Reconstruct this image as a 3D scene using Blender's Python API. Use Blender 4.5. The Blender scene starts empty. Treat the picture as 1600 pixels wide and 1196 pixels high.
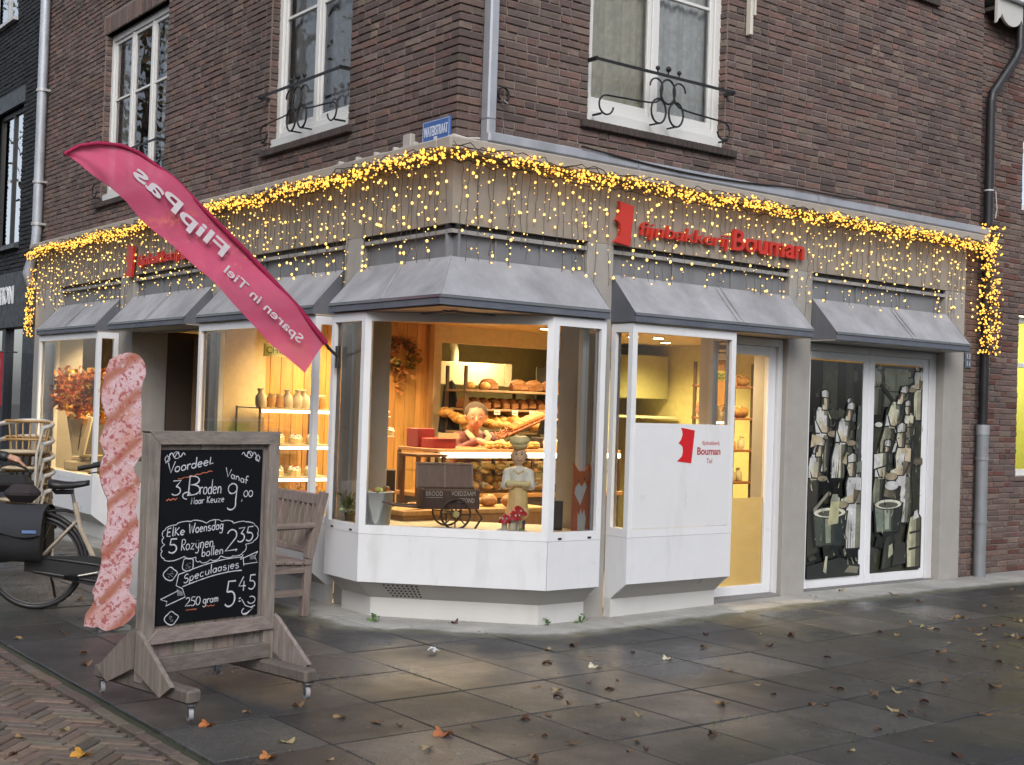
import bpy, bmesh, math, random
from mathutils import Vector, Matrix
rad = math.radians
sc = bpy.context.scene
COL = sc.collection

# ---------------------------------------------------------------- camera, sky, sun, exposure
cam_d = bpy.data.cameras.new("camera"); cam = bpy.data.objects.new("camera", cam_d); COL.objects.link(cam)
cam_d.sensor_width = 36.0; cam_d.lens = 44.986; cam_d.clip_start = 0.05; cam_d.clip_end = 400.0
Rm = Matrix(((0.79330853, -0.0367779, -0.60770796), (-0.60796044, 0.0051623, -0.79395053), (0.03233701, 0.99931013, -0.01826421)))
cam.matrix_world = Matrix.Translation((0, 0, 1.6)) @ Rm.to_4x4()
sc.camera = cam
SUN_EL, SUN_ROT = rad(38), rad(215)
world = bpy.data.worlds.new("World"); sc.world = world; world.use_nodes = True
wn = world.node_tree.nodes; wl = world.node_tree.links
sky = wn.new("ShaderNodeTexSky"); sky.sky_type = 'NISHITA'; sky.sun_disc = False
sky.sun_elevation = SUN_EL; sky.sun_rotation = SUN_ROT
sky.air_density = 0.8; sky.dust_density = 2.5; sky.ozone_density = 1.0; sky.altitude = 0
hs = wn.new("ShaderNodeHueSaturation"); hs.inputs['Saturation'].default_value = .5   # overcast: greyer than a clear sky
wl.new(sky.outputs[0], hs.inputs['Color']); wl.new(hs.outputs[0], wn["Background"].inputs[0]); wn["Background"].inputs[1].default_value = 0.11
sun_d = bpy.data.lights.new("sun", 'SUN'); sun_d.energy = 0.6; sun_d.angle = rad(35); sun_d.color = (1, .985, .97)
sun = bpy.data.objects.new("sun", sun_d); COL.objects.link(sun)
sdir = Vector((math.sin(SUN_ROT) * math.cos(SUN_EL), math.cos(SUN_ROT) * math.cos(SUN_EL), math.sin(SUN_EL)))
sun.rotation_euler = sdir.to_track_quat('Z', 'Y').to_euler()
sc.view_settings.view_transform = 'Standard'; sc.view_settings.look = 'None'; sc.view_settings.gamma = 1
sc.view_settings.exposure = 1.0
sc.render.engine = 'CYCLES'
sc.cycles.max_bounces = 6; sc.cycles.diffuse_bounces = 3; sc.cycles.glossy_bounces = 3; sc.cycles.transmission_bounces = 3
sc.cycles.transparent_max_bounces = 12; sc.cycles.sample_clamp_indirect = 4; sc.cycles.caustics_reflective = False
sc.cycles.use_denoising = True

# ---------------------------------------------------------------- helpers
def S(r, g, b):
    f = lambda c: (c / 255 / 12.92) if c / 255 <= .04045 else ((c / 255 + .055) / 1.055) ** 2.4
    return (f(r), f(g), f(b))
def mixc(a, b, t): return tuple(a[i] * (1 - t) + b[i] * t for i in range(3))
def jit(c, s, rng=random):
    k = 1 + rng.uniform(-s, s)
    return tuple(max(0, x * k * (1 + rng.uniform(-s, s) * .25)) for x in c)

def newmat(name):
    m = bpy.data.materials.new(name); m.use_nodes = True
    return m, m.node_tree.nodes, m.node_tree.links, m.node_tree.nodes["Principled BSDF"]
def tex_noise(n, l, scale, detail=4, rough=.6, vec=None, stretch=None):
    t = n.new("ShaderNodeTexNoise"); t.inputs['Scale'].default_value = scale; t.inputs['Detail'].default_value = detail
    t.inputs['Roughness'].default_value = rough
    tc = n.new("ShaderNodeTexCoord"); src = tc.outputs['Object']
    if stretch:
        mp = n.new("ShaderNodeMapping"); mp.inputs['Scale'].default_value = stretch
        l.new(src, mp.inputs[0]); src = mp.outputs[0]
    l.new(src, t.inputs['Vector'])
    return t
def ramp(n, l, src, a, b, ca, cb):
    r = n.new("ShaderNodeMapRange"); r.inputs[1].default_value = a; r.inputs[2].default_value = b
    r.inputs[3].default_value = ca; r.inputs[4].default_value = cb
    l.new(src, r.inputs[0]); return r
def colmat(name, rough=.6, metal=0., var=.15, scale=12., bump=.0, bscale=60., stretch=None, spec=.5, rvar=.1, dirt=None, trans=0., detail=5, seethru=0.):
    """material whose colour comes from the mesh's own colour attribute, broken up by noise"""
    m, n, l, p = newmat(name)
    at = n.new("ShaderNodeVertexColor"); at.layer_name = "Col"
    t = tex_noise(n, l, scale, detail, .6, stretch=stretch)
    mr = ramp(n, l, t.outputs[0], .25, .75, 1 - var, 1 + var)
    mu = n.new("ShaderNodeMix"); mu.data_type = 'RGBA'; mu.blend_type = 'MULTIPLY'; mu.inputs[0].default_value = 1
    l.new(at.outputs[0], mu.inputs[6]); l.new(mr.outputs[0], mu.inputs[7])
    out = mu.outputs[2]
    if dirt:
        dcol, dscale, lo, hi, amt = dirt
        dn = tex_noise(n, l, dscale, 6, .65, stretch=(1, 1, .25) if amt < 0 else None)
        dr = ramp(n, l, dn.outputs[0], lo, hi, 0, abs(amt))
        mx = n.new("ShaderNodeMix"); mx.data_type = 'RGBA'; l.new(dr.outputs[0], mx.inputs[0])
        l.new(out, mx.inputs[6]); mx.inputs[7].default_value = (*dcol, 1); out = mx.outputs[2]
    l.new(out, p.inputs['Base Color'])
    rr = ramp(n, l, t.outputs[0], .3, .7, max(0.02, rough - rvar), min(1, rough + rvar)); l.new(rr.outputs[0], p.inputs['Roughness'])
    p.inputs['Metallic'].default_value = metal; p.inputs['Specular IOR Level'].default_value = spec
    if bump:
        bt = tex_noise(n, l, bscale, 4, .6, stretch=stretch)
        b = n.new("ShaderNodeBump"); b.inputs['Strength'].default_value = bump; b.inputs['Distance'].default_value = .01
        l.new(bt.outputs[0], b.inputs['Height']); l.new(b.outputs[0], p.inputs['Normal'])
    if trans:
        tr = n.new("ShaderNodeBsdfTranslucent"); l.new(out, tr.inputs[0])
        ms = n.new("ShaderNodeMixShader"); ms.inputs[0].default_value = trans
        l.new(p.outputs[0], ms.inputs[1]); l.new(tr.outputs[0], ms.inputs[2])
        l.new(ms.outputs[0], n["Material Output"].inputs[0])
        if seethru:
            tp = n.new("ShaderNodeBsdfTransparent"); m2 = n.new("ShaderNodeMixShader"); m2.inputs[0].default_value = seethru
            l.new(ms.outputs[0], m2.inputs[1]); l.new(tp.outputs[0], m2.inputs[2]); l.new(m2.outputs[0], n["Material Output"].inputs[0])
    return m
def emitmat(name, col, strength):
    m, n, l, p = newmat(name)
    p.inputs['Base Color'].default_value = (*col, 1); p.inputs['Emission Color'].default_value = (*col, 1)
    p.inputs['Emission Strength'].default_value = strength
    return m
def glassmat(name, tint=(.93, .95, .95), boost=1.3, rough=.0, ior=1.5, wav=.0):
    m, n, l, p = newmat(name); n.remove(p)
    tr = n.new("ShaderNodeBsdfTransparent"); tr.inputs[0].default_value = (*tint, 1)
    gl = n.new("ShaderNodeBsdfGlossy"); gl.inputs['Roughness'].default_value = rough
    fr = n.new("ShaderNodeFresnel"); fr.inputs[0].default_value = ior
    mu = n.new("ShaderNodeMath"); mu.operation = 'MULTIPLY'; mu.inputs[1].default_value = boost; mu.use_clamp = True
    l.new(fr.outputs[0], mu.inputs[0])
    if wav:
        bt = tex_noise(n, l, 1.6, 2, .5); b = n.new("ShaderNodeBump"); b.inputs['Strength'].default_value = wav; b.inputs['Distance'].default_value = .02
        l.new(bt.outputs[0], b.inputs['Height']); l.new(b.outputs[0], gl.inputs['Normal'])
    ms = n.new("ShaderNodeMixShader"); l.new(mu.outputs[0], ms.inputs[0]); l.new(tr.outputs[0], ms.inputs[1]); l.new(gl.outputs[0], ms.inputs[2])
    l.new(ms.outputs[0], n["Material Output"].inputs[0])
    return m

M = {}
M['brick'] = colmat('brick', .85, var=.28, scale=35, bump=.5, bscale=110, dirt=((.04, .036, .033), 1.1, .5, .75, -.6))
M['mortar'] = colmat('mortar', .95, var=.2, scale=40, bump=.4, bscale=200)
M['paint'] = colmat('paint', .36, var=.025, scale=6, bump=.03, bscale=25, dirt=((.36, .35, .31), 4.5, .56, .8, -.3))
M['render'] = colmat('render', .85, var=.08, scale=9, bump=.25, bscale=160, dirt=((.16, .14, .11), 1.6, .5, .78, -.45))
M['matte'] = colmat('matte', .8, var=.12, scale=14, bump=.1, bscale=90)
M['satin'] = colmat('satin', .45, var=.08, scale=14)
M['gloss'] = colmat('gloss', .18, var=.05, scale=10)
M['metal'] = colmat('metal', .35, metal=.9, var=.12, scale=10)
M['zinc'] = colmat('zinc', .5, metal=.35, var=.14, scale=5, dirt=((.12, .12, .12), 3, .5, .75, -.4))
M['iron'] = colmat('iron', .5, metal=.2, var=.2, scale=40, bump=.15, bscale=120)
M['canvas'] = colmat('canvas', .85, var=.2, scale=3, bump=.3, bscale=300, dirt=((.17, .175, .19), 2.6, .4, .72, -.75))
M['flag'] = colmat('flag', .8, var=.09, scale=5, bump=.15, bscale=7, trans=.18, seethru=.06)
M['film'] = colmat('frosted film', .5, var=.04, trans=.65)
M['wood'] = colmat('weathered wood', .8, var=.38, scale=5, bump=.5, bscale=16, stretch=(9, 9, 1), dirt=((.05, .043, .04), 2.5, .55, .8, .6))
M['woodh'] = colmat('weathered wood lying', .8, var=.38, scale=5, bump=.5, bscale=16, stretch=(1, 9, 9), dirt=((.05, .043, .04), 2.5, .55, .8, .6))
M['plank'] = colmat('varnished plank', .45, var=.25, scale=4, bump=.1, bscale=14, stretch=(8, 8, .7))
M['board'] = colmat('blackboard', .75, var=.25, scale=3, dirt=((.03, .034, .04), 2.0, .58, .8, .3), spec=.15)
M['chalk'] = colmat('chalk', .95, var=.25, scale=60)
M['bread'] = colmat('crust', .6, var=.35, scale=22, bump=.6, bscale=45, dirt=((.75, .55, .3), 9, .58, .75, .5))
M['cloth'] = colmat('cloth', .9, var=.2, scale=18, bump=.3, bscale=140)
M['skin'] = colmat('skin', .5, var=.06, scale=30)
M['leafy'] = colmat('leaf', .6, var=.3, scale=25, trans=.2)
M['mural'] = colmat('mural print', .55, var=.45, scale=14, dirt=((.015, .016, .012), 7, .5, .72, .6))
M['glass'] = glassmat('window glass', boost=1.35, wav=.05)
M['glass_up'] = glassmat('upper window glass', (.92, .93, .92), boost=1.6, wav=.12)
M['glass_dark'] = glassmat('dark shop glass', (.35, .37, .4), boost=1.5)
M['glass_case'] = glassmat('case glass', (.96, .97, .95), boost=.7)
M['bulb_gold'] = emitmat('golden bulb', (1, .5, .075), .95)
M['bulb'] = emitmat('warm bulb', (1, .62, .16), 1.05)
M['lamp'] = emitmat('ceiling lamp', (1, .74, .38), 14.0)
M['tube'] = emitmat('counter tube', (1, .9, .62), 5.0)
M['litscreen'] = emitmat('lit green sign', (.35, 1, .45), 1.4)

class MB:
    """collects shapes (world coordinates unless built with local=True) and links them as ONE mesh object"""
    def __init__(s): s.v = []; s.f = []; s.c = []; s.m = []; s.sm = []
    def add(s, vs, fs, col, mi=0, smooth=False):
        o = len(s.v); s.v += [tuple(p) for p in vs]
        for f in fs:
            s.f.append([o + i for i in f]); s.c.append(col); s.m.append(mi); s.sm.append(smooth)
        return s
    def box(s, x0, x1, y0, y1, z0, z1, col, mi=0, bev=0.):
        return s.obox(((x0 + x1) / 2, (y0 + y1) / 2, (z0 + z1) / 2), (1, 0, 0), (0, 1, 0), (0, 0, 1), abs(x1 - x0), abs(y1 - y0), abs(z1 - z0), col, mi, bev)
    def obox(s, c, ax, ay, az, lx, ly, lz, col, mi=0, bev=0.):
        c = Vector(c); ax = Vector(ax).normalized(); ay = Vector(ay).normalized(); az = Vector(az).normalized()
        if bev <= 0 or min(lx, ly, lz) < 2.2 * bev:
            vs = [c + ax * (i * lx / 2) + ay * (j * ly / 2) + az * (k * lz / 2) for k in (-1, 1) for j in (-1, 1) for i in (-1, 1)]
            return s.add(vs, [(0, 2, 3, 1), (4, 5, 7, 6), (0, 1, 5, 4), (2, 6, 7, 3), (0, 4, 6, 2), (1, 3, 7, 5)], col, mi)
        vs = []; hx, hy, hz = lx / 2, ly / 2, lz / 2
        idx = {}
        for i in (-1, 1):
            for j in (-1, 1):
                for k in (-1, 1):
                    for a in range(3):
                        d = [hx - bev, hy - bev, hz - bev]; d[a] = (hx, hy, hz)[a]
                        idx[(i, j, k, a)] = len(vs); vs.append(c + ax * (i * d[0]) + ay * (j * d[1]) + az * (k * d[2]))
        fs = []
        for i in (-1, 1):
            fs.append([idx[(i, -1, -1, 0)], idx[(i, 1, -1, 0)], idx[(i, 1, 1, 0)], idx[(i, -1, 1, 0)]][::i])
            fs.append([idx[(-1, i, -1, 1)], idx[(-1, i, 1, 1)], idx[(1, i, 1, 1)], idx[(1, i, -1, 1)]][::i])
            fs.append([idx[(-1, -1, i, 2)], idx[(1, -1, i, 2)], idx[(1, 1, i, 2)], idx[(-1, 1, i, 2)]][::i])
        for i in (-1, 1):
            for j in (-1, 1):
                fs.append([idx[(i, j, -1, 0)], idx[(i, j, 1, 0)], idx[(i, j, 1, 1)], idx[(i, j, -1, 1)]][::-i * j])
                fs.append([idx[(i, -1, j, 0)], idx[(i, 1, j, 0)], idx[(i, 1, j, 2)], idx[(i, -1, j, 2)]][::i * j])
                fs.append([idx[(-1, i, j, 1)], idx[(1, i, j, 1)], idx[(1, i, j, 2)], idx[(-1, i, j, 2)]][::-i * j])
                for k in (-1, 1):
                    fs.append([idx[(i, j, k, 0)], idx[(i, j, k, 1)], idx[(i, j, k, 2)]][::i * j * k])
        return s.add(vs, fs, col, mi)
    def beam(s, p, q, w, h, col, mi=0, up=(0, 0, 1), bev=0.):
        p = Vector(p); q = Vector(q); d = q - p; L = d.length; d.normalize()
        u = Vector(up); sd = d.cross(u)
        if sd.length < 1e-4: sd = d.cross(Vector((1, 0, 0)))
        sd.normalize(); u = sd.cross(d)
        return s.obox((p + q) / 2, d, sd, u, L, w, h, col, mi, bev)
    def quad(s, a, b, c, d, col, mi=0): return s.add([a, b, c, d], [(0, 1, 2, 3)], col, mi)
    def prism(s, ring, off, col, mi=0):
        off = Vector(off); n = len(ring); r = [Vector(p) for p in ring]
        return s.add(r + [p + off for p in r], [list(range(n))[::-1], list(range(n, 2 * n))] + [(i, (i + 1) % n, n + (i + 1) % n, n + i) for i in range(n)], col, mi)
    def poly(s, ring, col, mi=0): return s.add(ring, [list(range(len(ring)))], col, mi)
    def tube(s, pts, r, col, mi=0, seg=8, closed=False, caps=True):
        P = [Vector(p) for p in pts]; n = len(P)
        if n < 2: return s
        rr = r if isinstance(r, (list, tuple)) else [r] * n
        vs = []; prev = None
        for i in range(n):
            t = (P[(i + 1) % n] - P[i - 1]) if closed else (P[min(i + 1, n - 1)] - P[max(i - 1, 0)])
            if t.length < 1e-9: t = Vector((0, 0, 1))
            t.normalize()
            if prev is None:
                a = Vector((0, 0, 1)) if abs(t.z) < .9 else Vector((1, 0, 0))
                u = t.cross(a).normalized()
            else:
                u = prev - t * prev.dot(t)
                u = u.normalized() if u.length > 1e-6 else t.orthogonal().normalized()
            prev = u; w = t.cross(u)
            for k in range(seg):
                an = 2 * math.pi * k / seg; vs.append(P[i] + u * (math.cos(an) * rr[i]) + w * (math.sin(an) * rr[i]))
        fs = []
        for i in range(n if closed else n - 1):
            j = (i + 1) % n
            for k in range(seg): fs.append((i * seg + k, i * seg + (k + 1) % seg, j * seg + (k + 1) % seg, j * seg + k))
        s.add(vs, fs, col, mi, seg > 4)
        if caps and not closed:
            s.add(vs[:seg], [list(range(seg))[::-1]], col, mi); s.add(vs[-seg:], [list(range(seg))], col, mi)
        return s
    def cyl(s, p, q, r, col, mi=0, seg=16, r2=None): return s.tube([p, q], [r, r if r2 is None else r2], col, mi, seg)
    def lathe(s, base, prof, col, mi=0, seg=20, axis=(0, 0, 1)):
        base = Vector(base); az = Vector(axis).normalized(); ax = az.orthogonal().normalized(); ay = az.cross(ax)
        vs = [base + az * z + (ax * math.cos(2 * math.pi * k / seg) + ay * math.sin(2 * math.pi * k / seg)) * r for r, z in prof for k in range(seg)]
        fs = [(i * seg + k, i * seg + (k + 1) % seg, (i + 1) * seg + (k + 1) % seg, (i + 1) * seg + k) for i in range(len(prof) - 1) for k in range(seg)]
        s.add(vs, fs, col, mi, True)
        if prof[0][0] > 1e-4: s.add(vs[:seg], [list(range(seg))[::-1]], col, mi)
        if prof[-1][0] > 1e-4: s.add(vs[-seg:], [list(range(seg))], col, mi)
        return s
    def ball(s, c, r, col, mi=0, seg=10, rings=7, sc3=(1, 1, 1), rot=None, jitter=0., rng=random):
        c = Vector(c); vs = []; R3 = rot or Matrix.Identity(3)
        for i in range(rings + 1):
            th = math.pi * i / rings
            for k in range(seg):
                ph = 2 * math.pi * k / seg; q = r * (1 + (rng.uniform(-jitter, jitter) if 0 < i < rings else 0))
                vs.append(c + R3 @ Vector((math.sin(th) * math.cos(ph) * q * sc3[0], math.sin(th) * math.sin(ph) * q * sc3[1], math.cos(th) * q * sc3[2])))
        fs = [(i * seg + k, (i + 1) * seg + k, (i + 1) * seg + (k + 1) % seg, i * seg + (k + 1) % seg) for i in range(rings) for k in range(seg)]
        return s.add(vs, fs, col, mi, True)
    def text(s, txt, origin, ax, ay, width=None, height=None, depth=.004, col=(1, 1, 1), mi=0, bold=0., shear=0., align='L'):
        cu = bpy.data.curves.new('t', 'FONT'); cu.body = txt; cu.size = 1; cu.extrude = .5; cu.offset = bold; cu.shear = shear; cu.resolution_u = 3
        ob = bpy.data.objects.new('t', cu); COL.objects.link(ob)
        dg = bpy.context.evaluated_depsgraph_get(); me = bpy.data.meshes.new_from_object(ob.evaluated_get(dg))
        xs = [v.co.x for v in me.vertices]; ys = [v.co.y for v in me.vertices]
        x0, x1, y0, y1 = min(xs), max(xs), min(ys), max(ys)
        ax = Vector(ax).normalized(); ay = Vector(ay).normalized(); az = ax.cross(ay)
        kx = width / (x1 - x0) if width else None; ky = height / (y1 - min(y0, 0)) if height else kx
        if height and not width: ky = height / (y1 - max(min(y0, 0), -.0)); kx = ky
        if kx is None: kx = ky
        o = Vector(origin)
        vs = [o + ax * ((v.co.x - x0) * kx) + ay * (v.co.y * ky) + az * (v.co.z * depth) for v in me.vertices]
        s.add(vs, [list(p.vertices) for p in me.polygons], col, mi)
        bpy.data.objects.remove(ob); bpy.data.curves.remove(cu); bpy.data.meshes.remove(me)
        return s
    def build(s, name, mats, parent=None, local=False):
        me = bpy.data.meshes.new(name)
        vs = s.v
        if parent is not None and not local:
            inv = world_of(parent).inverted(); vs = [tuple(inv @ Vector(p)) for p in s.v]
        me.from_pydata(vs, [], s.f)
        if not isinstance(mats, (list, tuple)): mats = [mats]
        for m in mats: me.materials.append(M[m] if isinstance(m, str) else m)
        me.polygons.foreach_set('material_index', s.m); me.polygons.foreach_set('use_smooth', s.sm)
        ca = me.color_attributes.new("Col", 'FLOAT_COLOR', 'CORNER')
        buf = []
        for f, c in zip(s.f, s.c): buf += [c[0], c[1], c[2], 1.0] * len(f)
        ca.data.foreach_set('color', buf)
        me.update()
        o = bpy.data.objects.new(name, me); COL.objects.link(o)
        if parent is not None: o.parent = parent
        return o
def world_of(o):
    m = Matrix.Translation(o.location) @ o.rotation_euler.to_matrix().to_4x4()
    return world_of(o.parent) @ m if o.parent else m
def tag(o, label=None, cat=None, group=None, kind=None):
    if label: o['label'] = label
    if cat: o['category'] = cat
    if group: o['group'] = group
    if kind: o['kind'] = kind
    return o
def thing(name, loc, label, cat, group=None, rz=0.):
    o = bpy.data.objects.new(name, None); COL.objects.link(o); o.location = loc; o.rotation_euler = (0, 0, rz)
    o.empty_display_size = .1
    return tag(o, label, cat, group)
def solo(name, mb, mats, loc, label, cat, group=None):
    """a thing that is one mesh, its origin at loc (mb in world coordinates)"""
    L = Vector(loc); mb.v = [tuple(Vector(p) - L) for p in mb.v]
    o = mb.build(name, mats); o.location = L
    return tag(o, label, cat, group)
def copy_tree(o, parent=None):
    c = o.copy(); COL.objects.link(c)
    if parent is not None: c.parent = parent
    for ch in list(o.children): copy_tree(ch, c)
    return c
def arc(cx, cy, rx, ry, a0, a1, n=10): return [(cx + rx * math.cos(rad(a0 + (a1 - a0) * i / n)), cy + ry * math.sin(rad(a0 + (a1 - a0) * i / n))) for i in range(n + 1)]
def smoothstep(a, b, x): t = max(0, min(1, (x - a) / (b - a))); return t * t * (3 - 2 * t)
def gz(x, y): return -.03 + .03 * smoothstep(6.3, 8.8, x)

def sculpt(name, prims, voxel, parent, mat, smooth=6, local=False):
    """one continuous body: tapered capsules / ellipsoids melted together, coloured by the nearest one"""
    mb = MB()
    for p in prims:
        if p[0] == 'cap':
            _, a, b, ra, rb, col = p
            a = Vector(a); b = Vector(b); n = 6
            for i in range(n + 1): mb.ball(a.lerp(b, i / n), ra + (rb - ra) * i / n, col, 0, 10, 7)
        else:
            _, c, r3, col = p
            mb.ball(c, 1, col, 0, 14, 10, r3)
    tmp = mb.build('tmp', 'matte')
    md = tmp.modifiers.new('r', 'REMESH'); md.mode = 'VOXEL'; md.voxel_size = voxel
    ms = tmp.modifiers.new('s', 'SMOOTH'); ms.iterations = smooth; ms.factor = .5
    dg = bpy.context.evaluated_depsgraph_get(); me = bpy.data.meshes.new_from_object(tmp.evaluated_get(dg))
    out = MB(); vs = [v.co.copy() for v in me.vertices]
    def near(q):
        best = None; bd = 1e9
        for p in prims:
            if p[0] == 'cap':
                a = Vector(p[1]); b = Vector(p[2]); ab = b - a; t = max(0, min(1, (q - a).dot(ab) / max(ab.length_squared, 1e-9)))
                d = (q - a - ab * t).length - (p[3] + (p[4] - p[3]) * t); c = p[5]
            else:
                v = q - Vector(p[1]); r = p[2]; k = math.sqrt((v.x / r[0]) ** 2 + (v.y / r[1]) ** 2 + (v.z / r[2]) ** 2); d = (k - 1) * min(r); c = p[3]
            if d < bd: bd = d; best = c
        return best
    out.v = [tuple(v) for v in vs]
    for pl in me.polygons:
        out.f.append(list(pl.vertices)); out.c.append(near(pl.center)); out.m.append(0); out.sm.append(True)
    bpy.data.objects.remove(tmp); bpy.data.meshes.remove(me)
    return out.build(name, mat, parent, local)

WHITE = (.77, .785, .81); CREAM = (.56, .5, .42); BEIGE = (.32, .28, .235); GREYM = (.33, .34, .37); LEAD = (.19, .2, .225)
BLACK = (.012, .012, .013)
# ---------------------------------------------------------------- ground
random.seed(5)
def ground_mats():
    m, n, l, p = newmat('pavement slab'); M['slab'] = m
    at = n.new("ShaderNodeVertexColor"); at.layer_name = "Col"
    gp = n.new("ShaderNodeNewGeometry"); sx = n.new("ShaderNodeSeparateXYZ"); l.new(gp.outputs['Position'], sx.inputs[0])
    def mth(op, a, b=None):
        q = n.new("ShaderNodeMath"); q.operation = op
        for i, v in enumerate((a, b)):
            if v is None: continue
            if isinstance(v, (int, float)): q.inputs[i].default_value = v
            else: l.new(v, q.inputs[i])
        return q.outputs[0]
    # dry, paler band kept from the rain by the awnings: distance from the shop front
    d1 = mth('SUBTRACT', sx.outputs[0], 4.66); d2 = mth('SUBTRACT', sx.outputs[1], 7.03)
    d3 = mth('MULTIPLY', mth('SUBTRACT', mth('ADD', sx.outputs[0], sx.outputs[1]), 12.72), .7)
    d = mth('MINIMUM', mth('MINIMUM', d1, d2), d3)
    nz = tex_noise(n, l, 2.2, 5, .6); d = mth('ADD', d, mth('MULTIPLY', mth('SUBTRACT', nz.outputs[0], .5), .22))
    dry = ramp(n, l, d, -.1, .12, 0, 1)
    fine = tex_noise(n, l, 75, 4, .8); fr = ramp(n, l, fine.outputs[0], .36, .66, .4, 1.75)
    big = tex_noise(n, l, 1.1, 6, .65); br = ramp(n, l, big.outputs[0], .3, .7, .6, 1.35)
    c = n.new("ShaderNodeMix"); c.data_type = 'RGBA'; c.blend_type = 'MULTIPLY'; c.inputs[0].default_value = 1
    l.new(at.outputs[0], c.inputs[6]); l.new(mth('MULTIPLY', fr.outputs[0], br.outputs[0]), c.inputs[7])
    gv = n.new('ShaderNodeTexVoronoi'); gv.inputs['Scale'].default_value = 5.5; gv.inputs['Randomness'].default_value = 1; l.new(gp.outputs['Position'], gv.inputs[0])
    gs = ramp(n, l, gv.outputs[0], .05, .085, .7, 0)      # flattened chewing gum
    gm = n.new('ShaderNodeMix'); gm.data_type = 'RGBA'; l.new(gs.outputs[0], gm.inputs[0]); l.new(c.outputs[2], gm.inputs[6]); gm.inputs[7].default_value = (.13, .13, .125, 1); c = gm
    mo = tex_noise(n, l, .75, 5, .7); mr = ramp(n, l, mo.outputs[0], .54, .72, 0, .55)
    mx = n.new("ShaderNodeMix"); mx.data_type = 'RGBA'; l.new(mr.outputs[0], mx.inputs[0]); l.new(c.outputs[2], mx.inputs[6]); mx.inputs[7].default_value = (.055, .056, .03, 1)
    my = n.new("ShaderNodeMix"); my.data_type = 'RGBA'; l.new(dry.outputs[0], my.inputs[0]); l.new(mx.outputs[2], my.inputs[6])
    cd = n.new("ShaderNodeMix"); cd.data_type = 'RGBA'; cd.blend_type = 'MULTIPLY'; cd.inputs[0].default_value = 1
    cd.inputs[6].default_value = (.36, .355, .335, 1); fd = ramp(n, l, fine.outputs[0], .3, .7, .8, 1.15); l.new(mth('MULTIPLY', fd.outputs[0], br.outputs[0]), cd.inputs[7]); l.new(cd.outputs[2], my.inputs[7])
    # moss and algae grow where the wet and the dry meet
    ed = mth('MULTIPLY', mth('MULTIPLY', dry.outputs[0], mth('SUBTRACT', 1.0, dry.outputs[0])), 3.2); mg = tex_noise(n, l, 5, 5, .7); eg = ramp(n, l, mg.outputs[0], .35, .6, .25, 1)
    mz = n.new("ShaderNodeMix"); mz.data_type = 'RGBA'; l.new(mth('MULTIPLY', ed, eg.outputs[0]), mz.inputs[0]); l.new(my.outputs[2], mz.inputs[6]); mz.inputs[7].default_value = (.075, .078, .035, 1)
    l.new(mz.outputs[2], p.inputs['Base Color'])
    wet = tex_noise(n, l, .8, 5, .6); wr = ramp(n, l, wet.outputs[0], .38, .62, .2, .58)
    ro = n.new("ShaderNodeMix"); ro.data_type = 'FLOAT'; l.new(dry.outputs[0], ro.inputs[0]); l.new(wr.outputs[0], ro.inputs[2]); ro.inputs[3].default_value = .9
    l.new(ro.outputs[0], p.inputs['Roughness']); p.inputs['Specular IOR Level'].default_value = .55
    b = n.new("ShaderNodeBump"); b.inputs['Strength'].default_value = .7; b.inputs['Distance'].default_value = .004
    l.new(fine.outputs[0], b.inputs['Height']); l.new(b.outputs[0], p.inputs['Normal'])
ground_mats()
M['clinker'] = colmat('street clinker', .72, var=.35, scale=30, bump=.4, bscale=120, rvar=.2, dirt=((.05, .05, .028), 1.3, .5, .75, .6))
M['soil'] = colmat('joint soil', .95, var=.4, scale=20, bump=.4, bscale=80)

g = MB(); g.quad((-150, -150, -.06), (150, -150, -.06), (150, 150, -.06), (-150, 150, -.06), (.055, .05, .04))
tag(g.build('ground', 'soil'), kind='structure')
# large concrete slabs in a grid that follows the two facades
mb = MB(); X0, Y0, PX, PY = 2.47, 4.06, .6, .63
for i in range(-1, 27):
    for j in range(-14, 30):
        x0 = X0 + i * PX; y0 = Y0 + j * PY
        if i == -1: continue
        if x0 > 6.2 and y0 > 8.0: continue
        if x0 > 18 or y0 > 24: continue
        base = (.04, .041, .042); r = random.random()
        if r < .12: base = (.068, .068, .067)
        elif r < .4: base = (.034, .035, .037)
        elif r < .5: base = (.044, .042, .04)
        base = jit(base, .12)
        jx = random.uniform(.003, .006); t = [random.uniform(-.003, .003) for _ in range(4)]
        cs = [(x0 + jx, y0 + jx), (x0 + PX - jx, y0 + jx), (x0 + PX - jx, y0 + PY - jx), (x0 + jx, y0 + PY - jx)]
        e = .004
        ins = [(x0 + jx + e, y0 + jx + e), (x0 + PX - jx - e, y0 + jx + e), (x0 + PX - jx - e, y0 + PY - jx - e), (x0 + jx + e, y0 + PY - jx - e)]
        vs = [(x, y, gz(x, y) - .025) for x, y in cs] + [(x, y, gz(x, y) - .004 + t[k]) for k, (x, y) in enumerate(cs)] + [(x, y, gz(x, y) + t[k]) for k, (x, y) in enumerate(ins)]
        fs = [(8, 9, 10, 11)] + [(k, (k + 1) % 4, 4 + (k + 1) % 4, 4 + k) for k in range(4)] + [(4 + k, 4 + (k + 1) % 4, 8 + (k + 1) % 4, 8 + k) for k in range(4)]
        mb.add(vs, fs, base)
# sand and moss in the joints
tag(mb.build('pavement', 'slab'), kind='structure')
mb = MB(); mb.quad((2.43, -5, -.0475), (9, -5, -.0475), (9, 24, -.0475), (2.43, 24, -.0475), (.04, .045, .025))
mb.quad((9, -5, -.02), (18.6, -5, -.02), (18.6, 8, -.02), (9, 8, -.02), (.04, .045, .025))
tag(mb.build('paving_joints', 'soil'), kind='structure')
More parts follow.
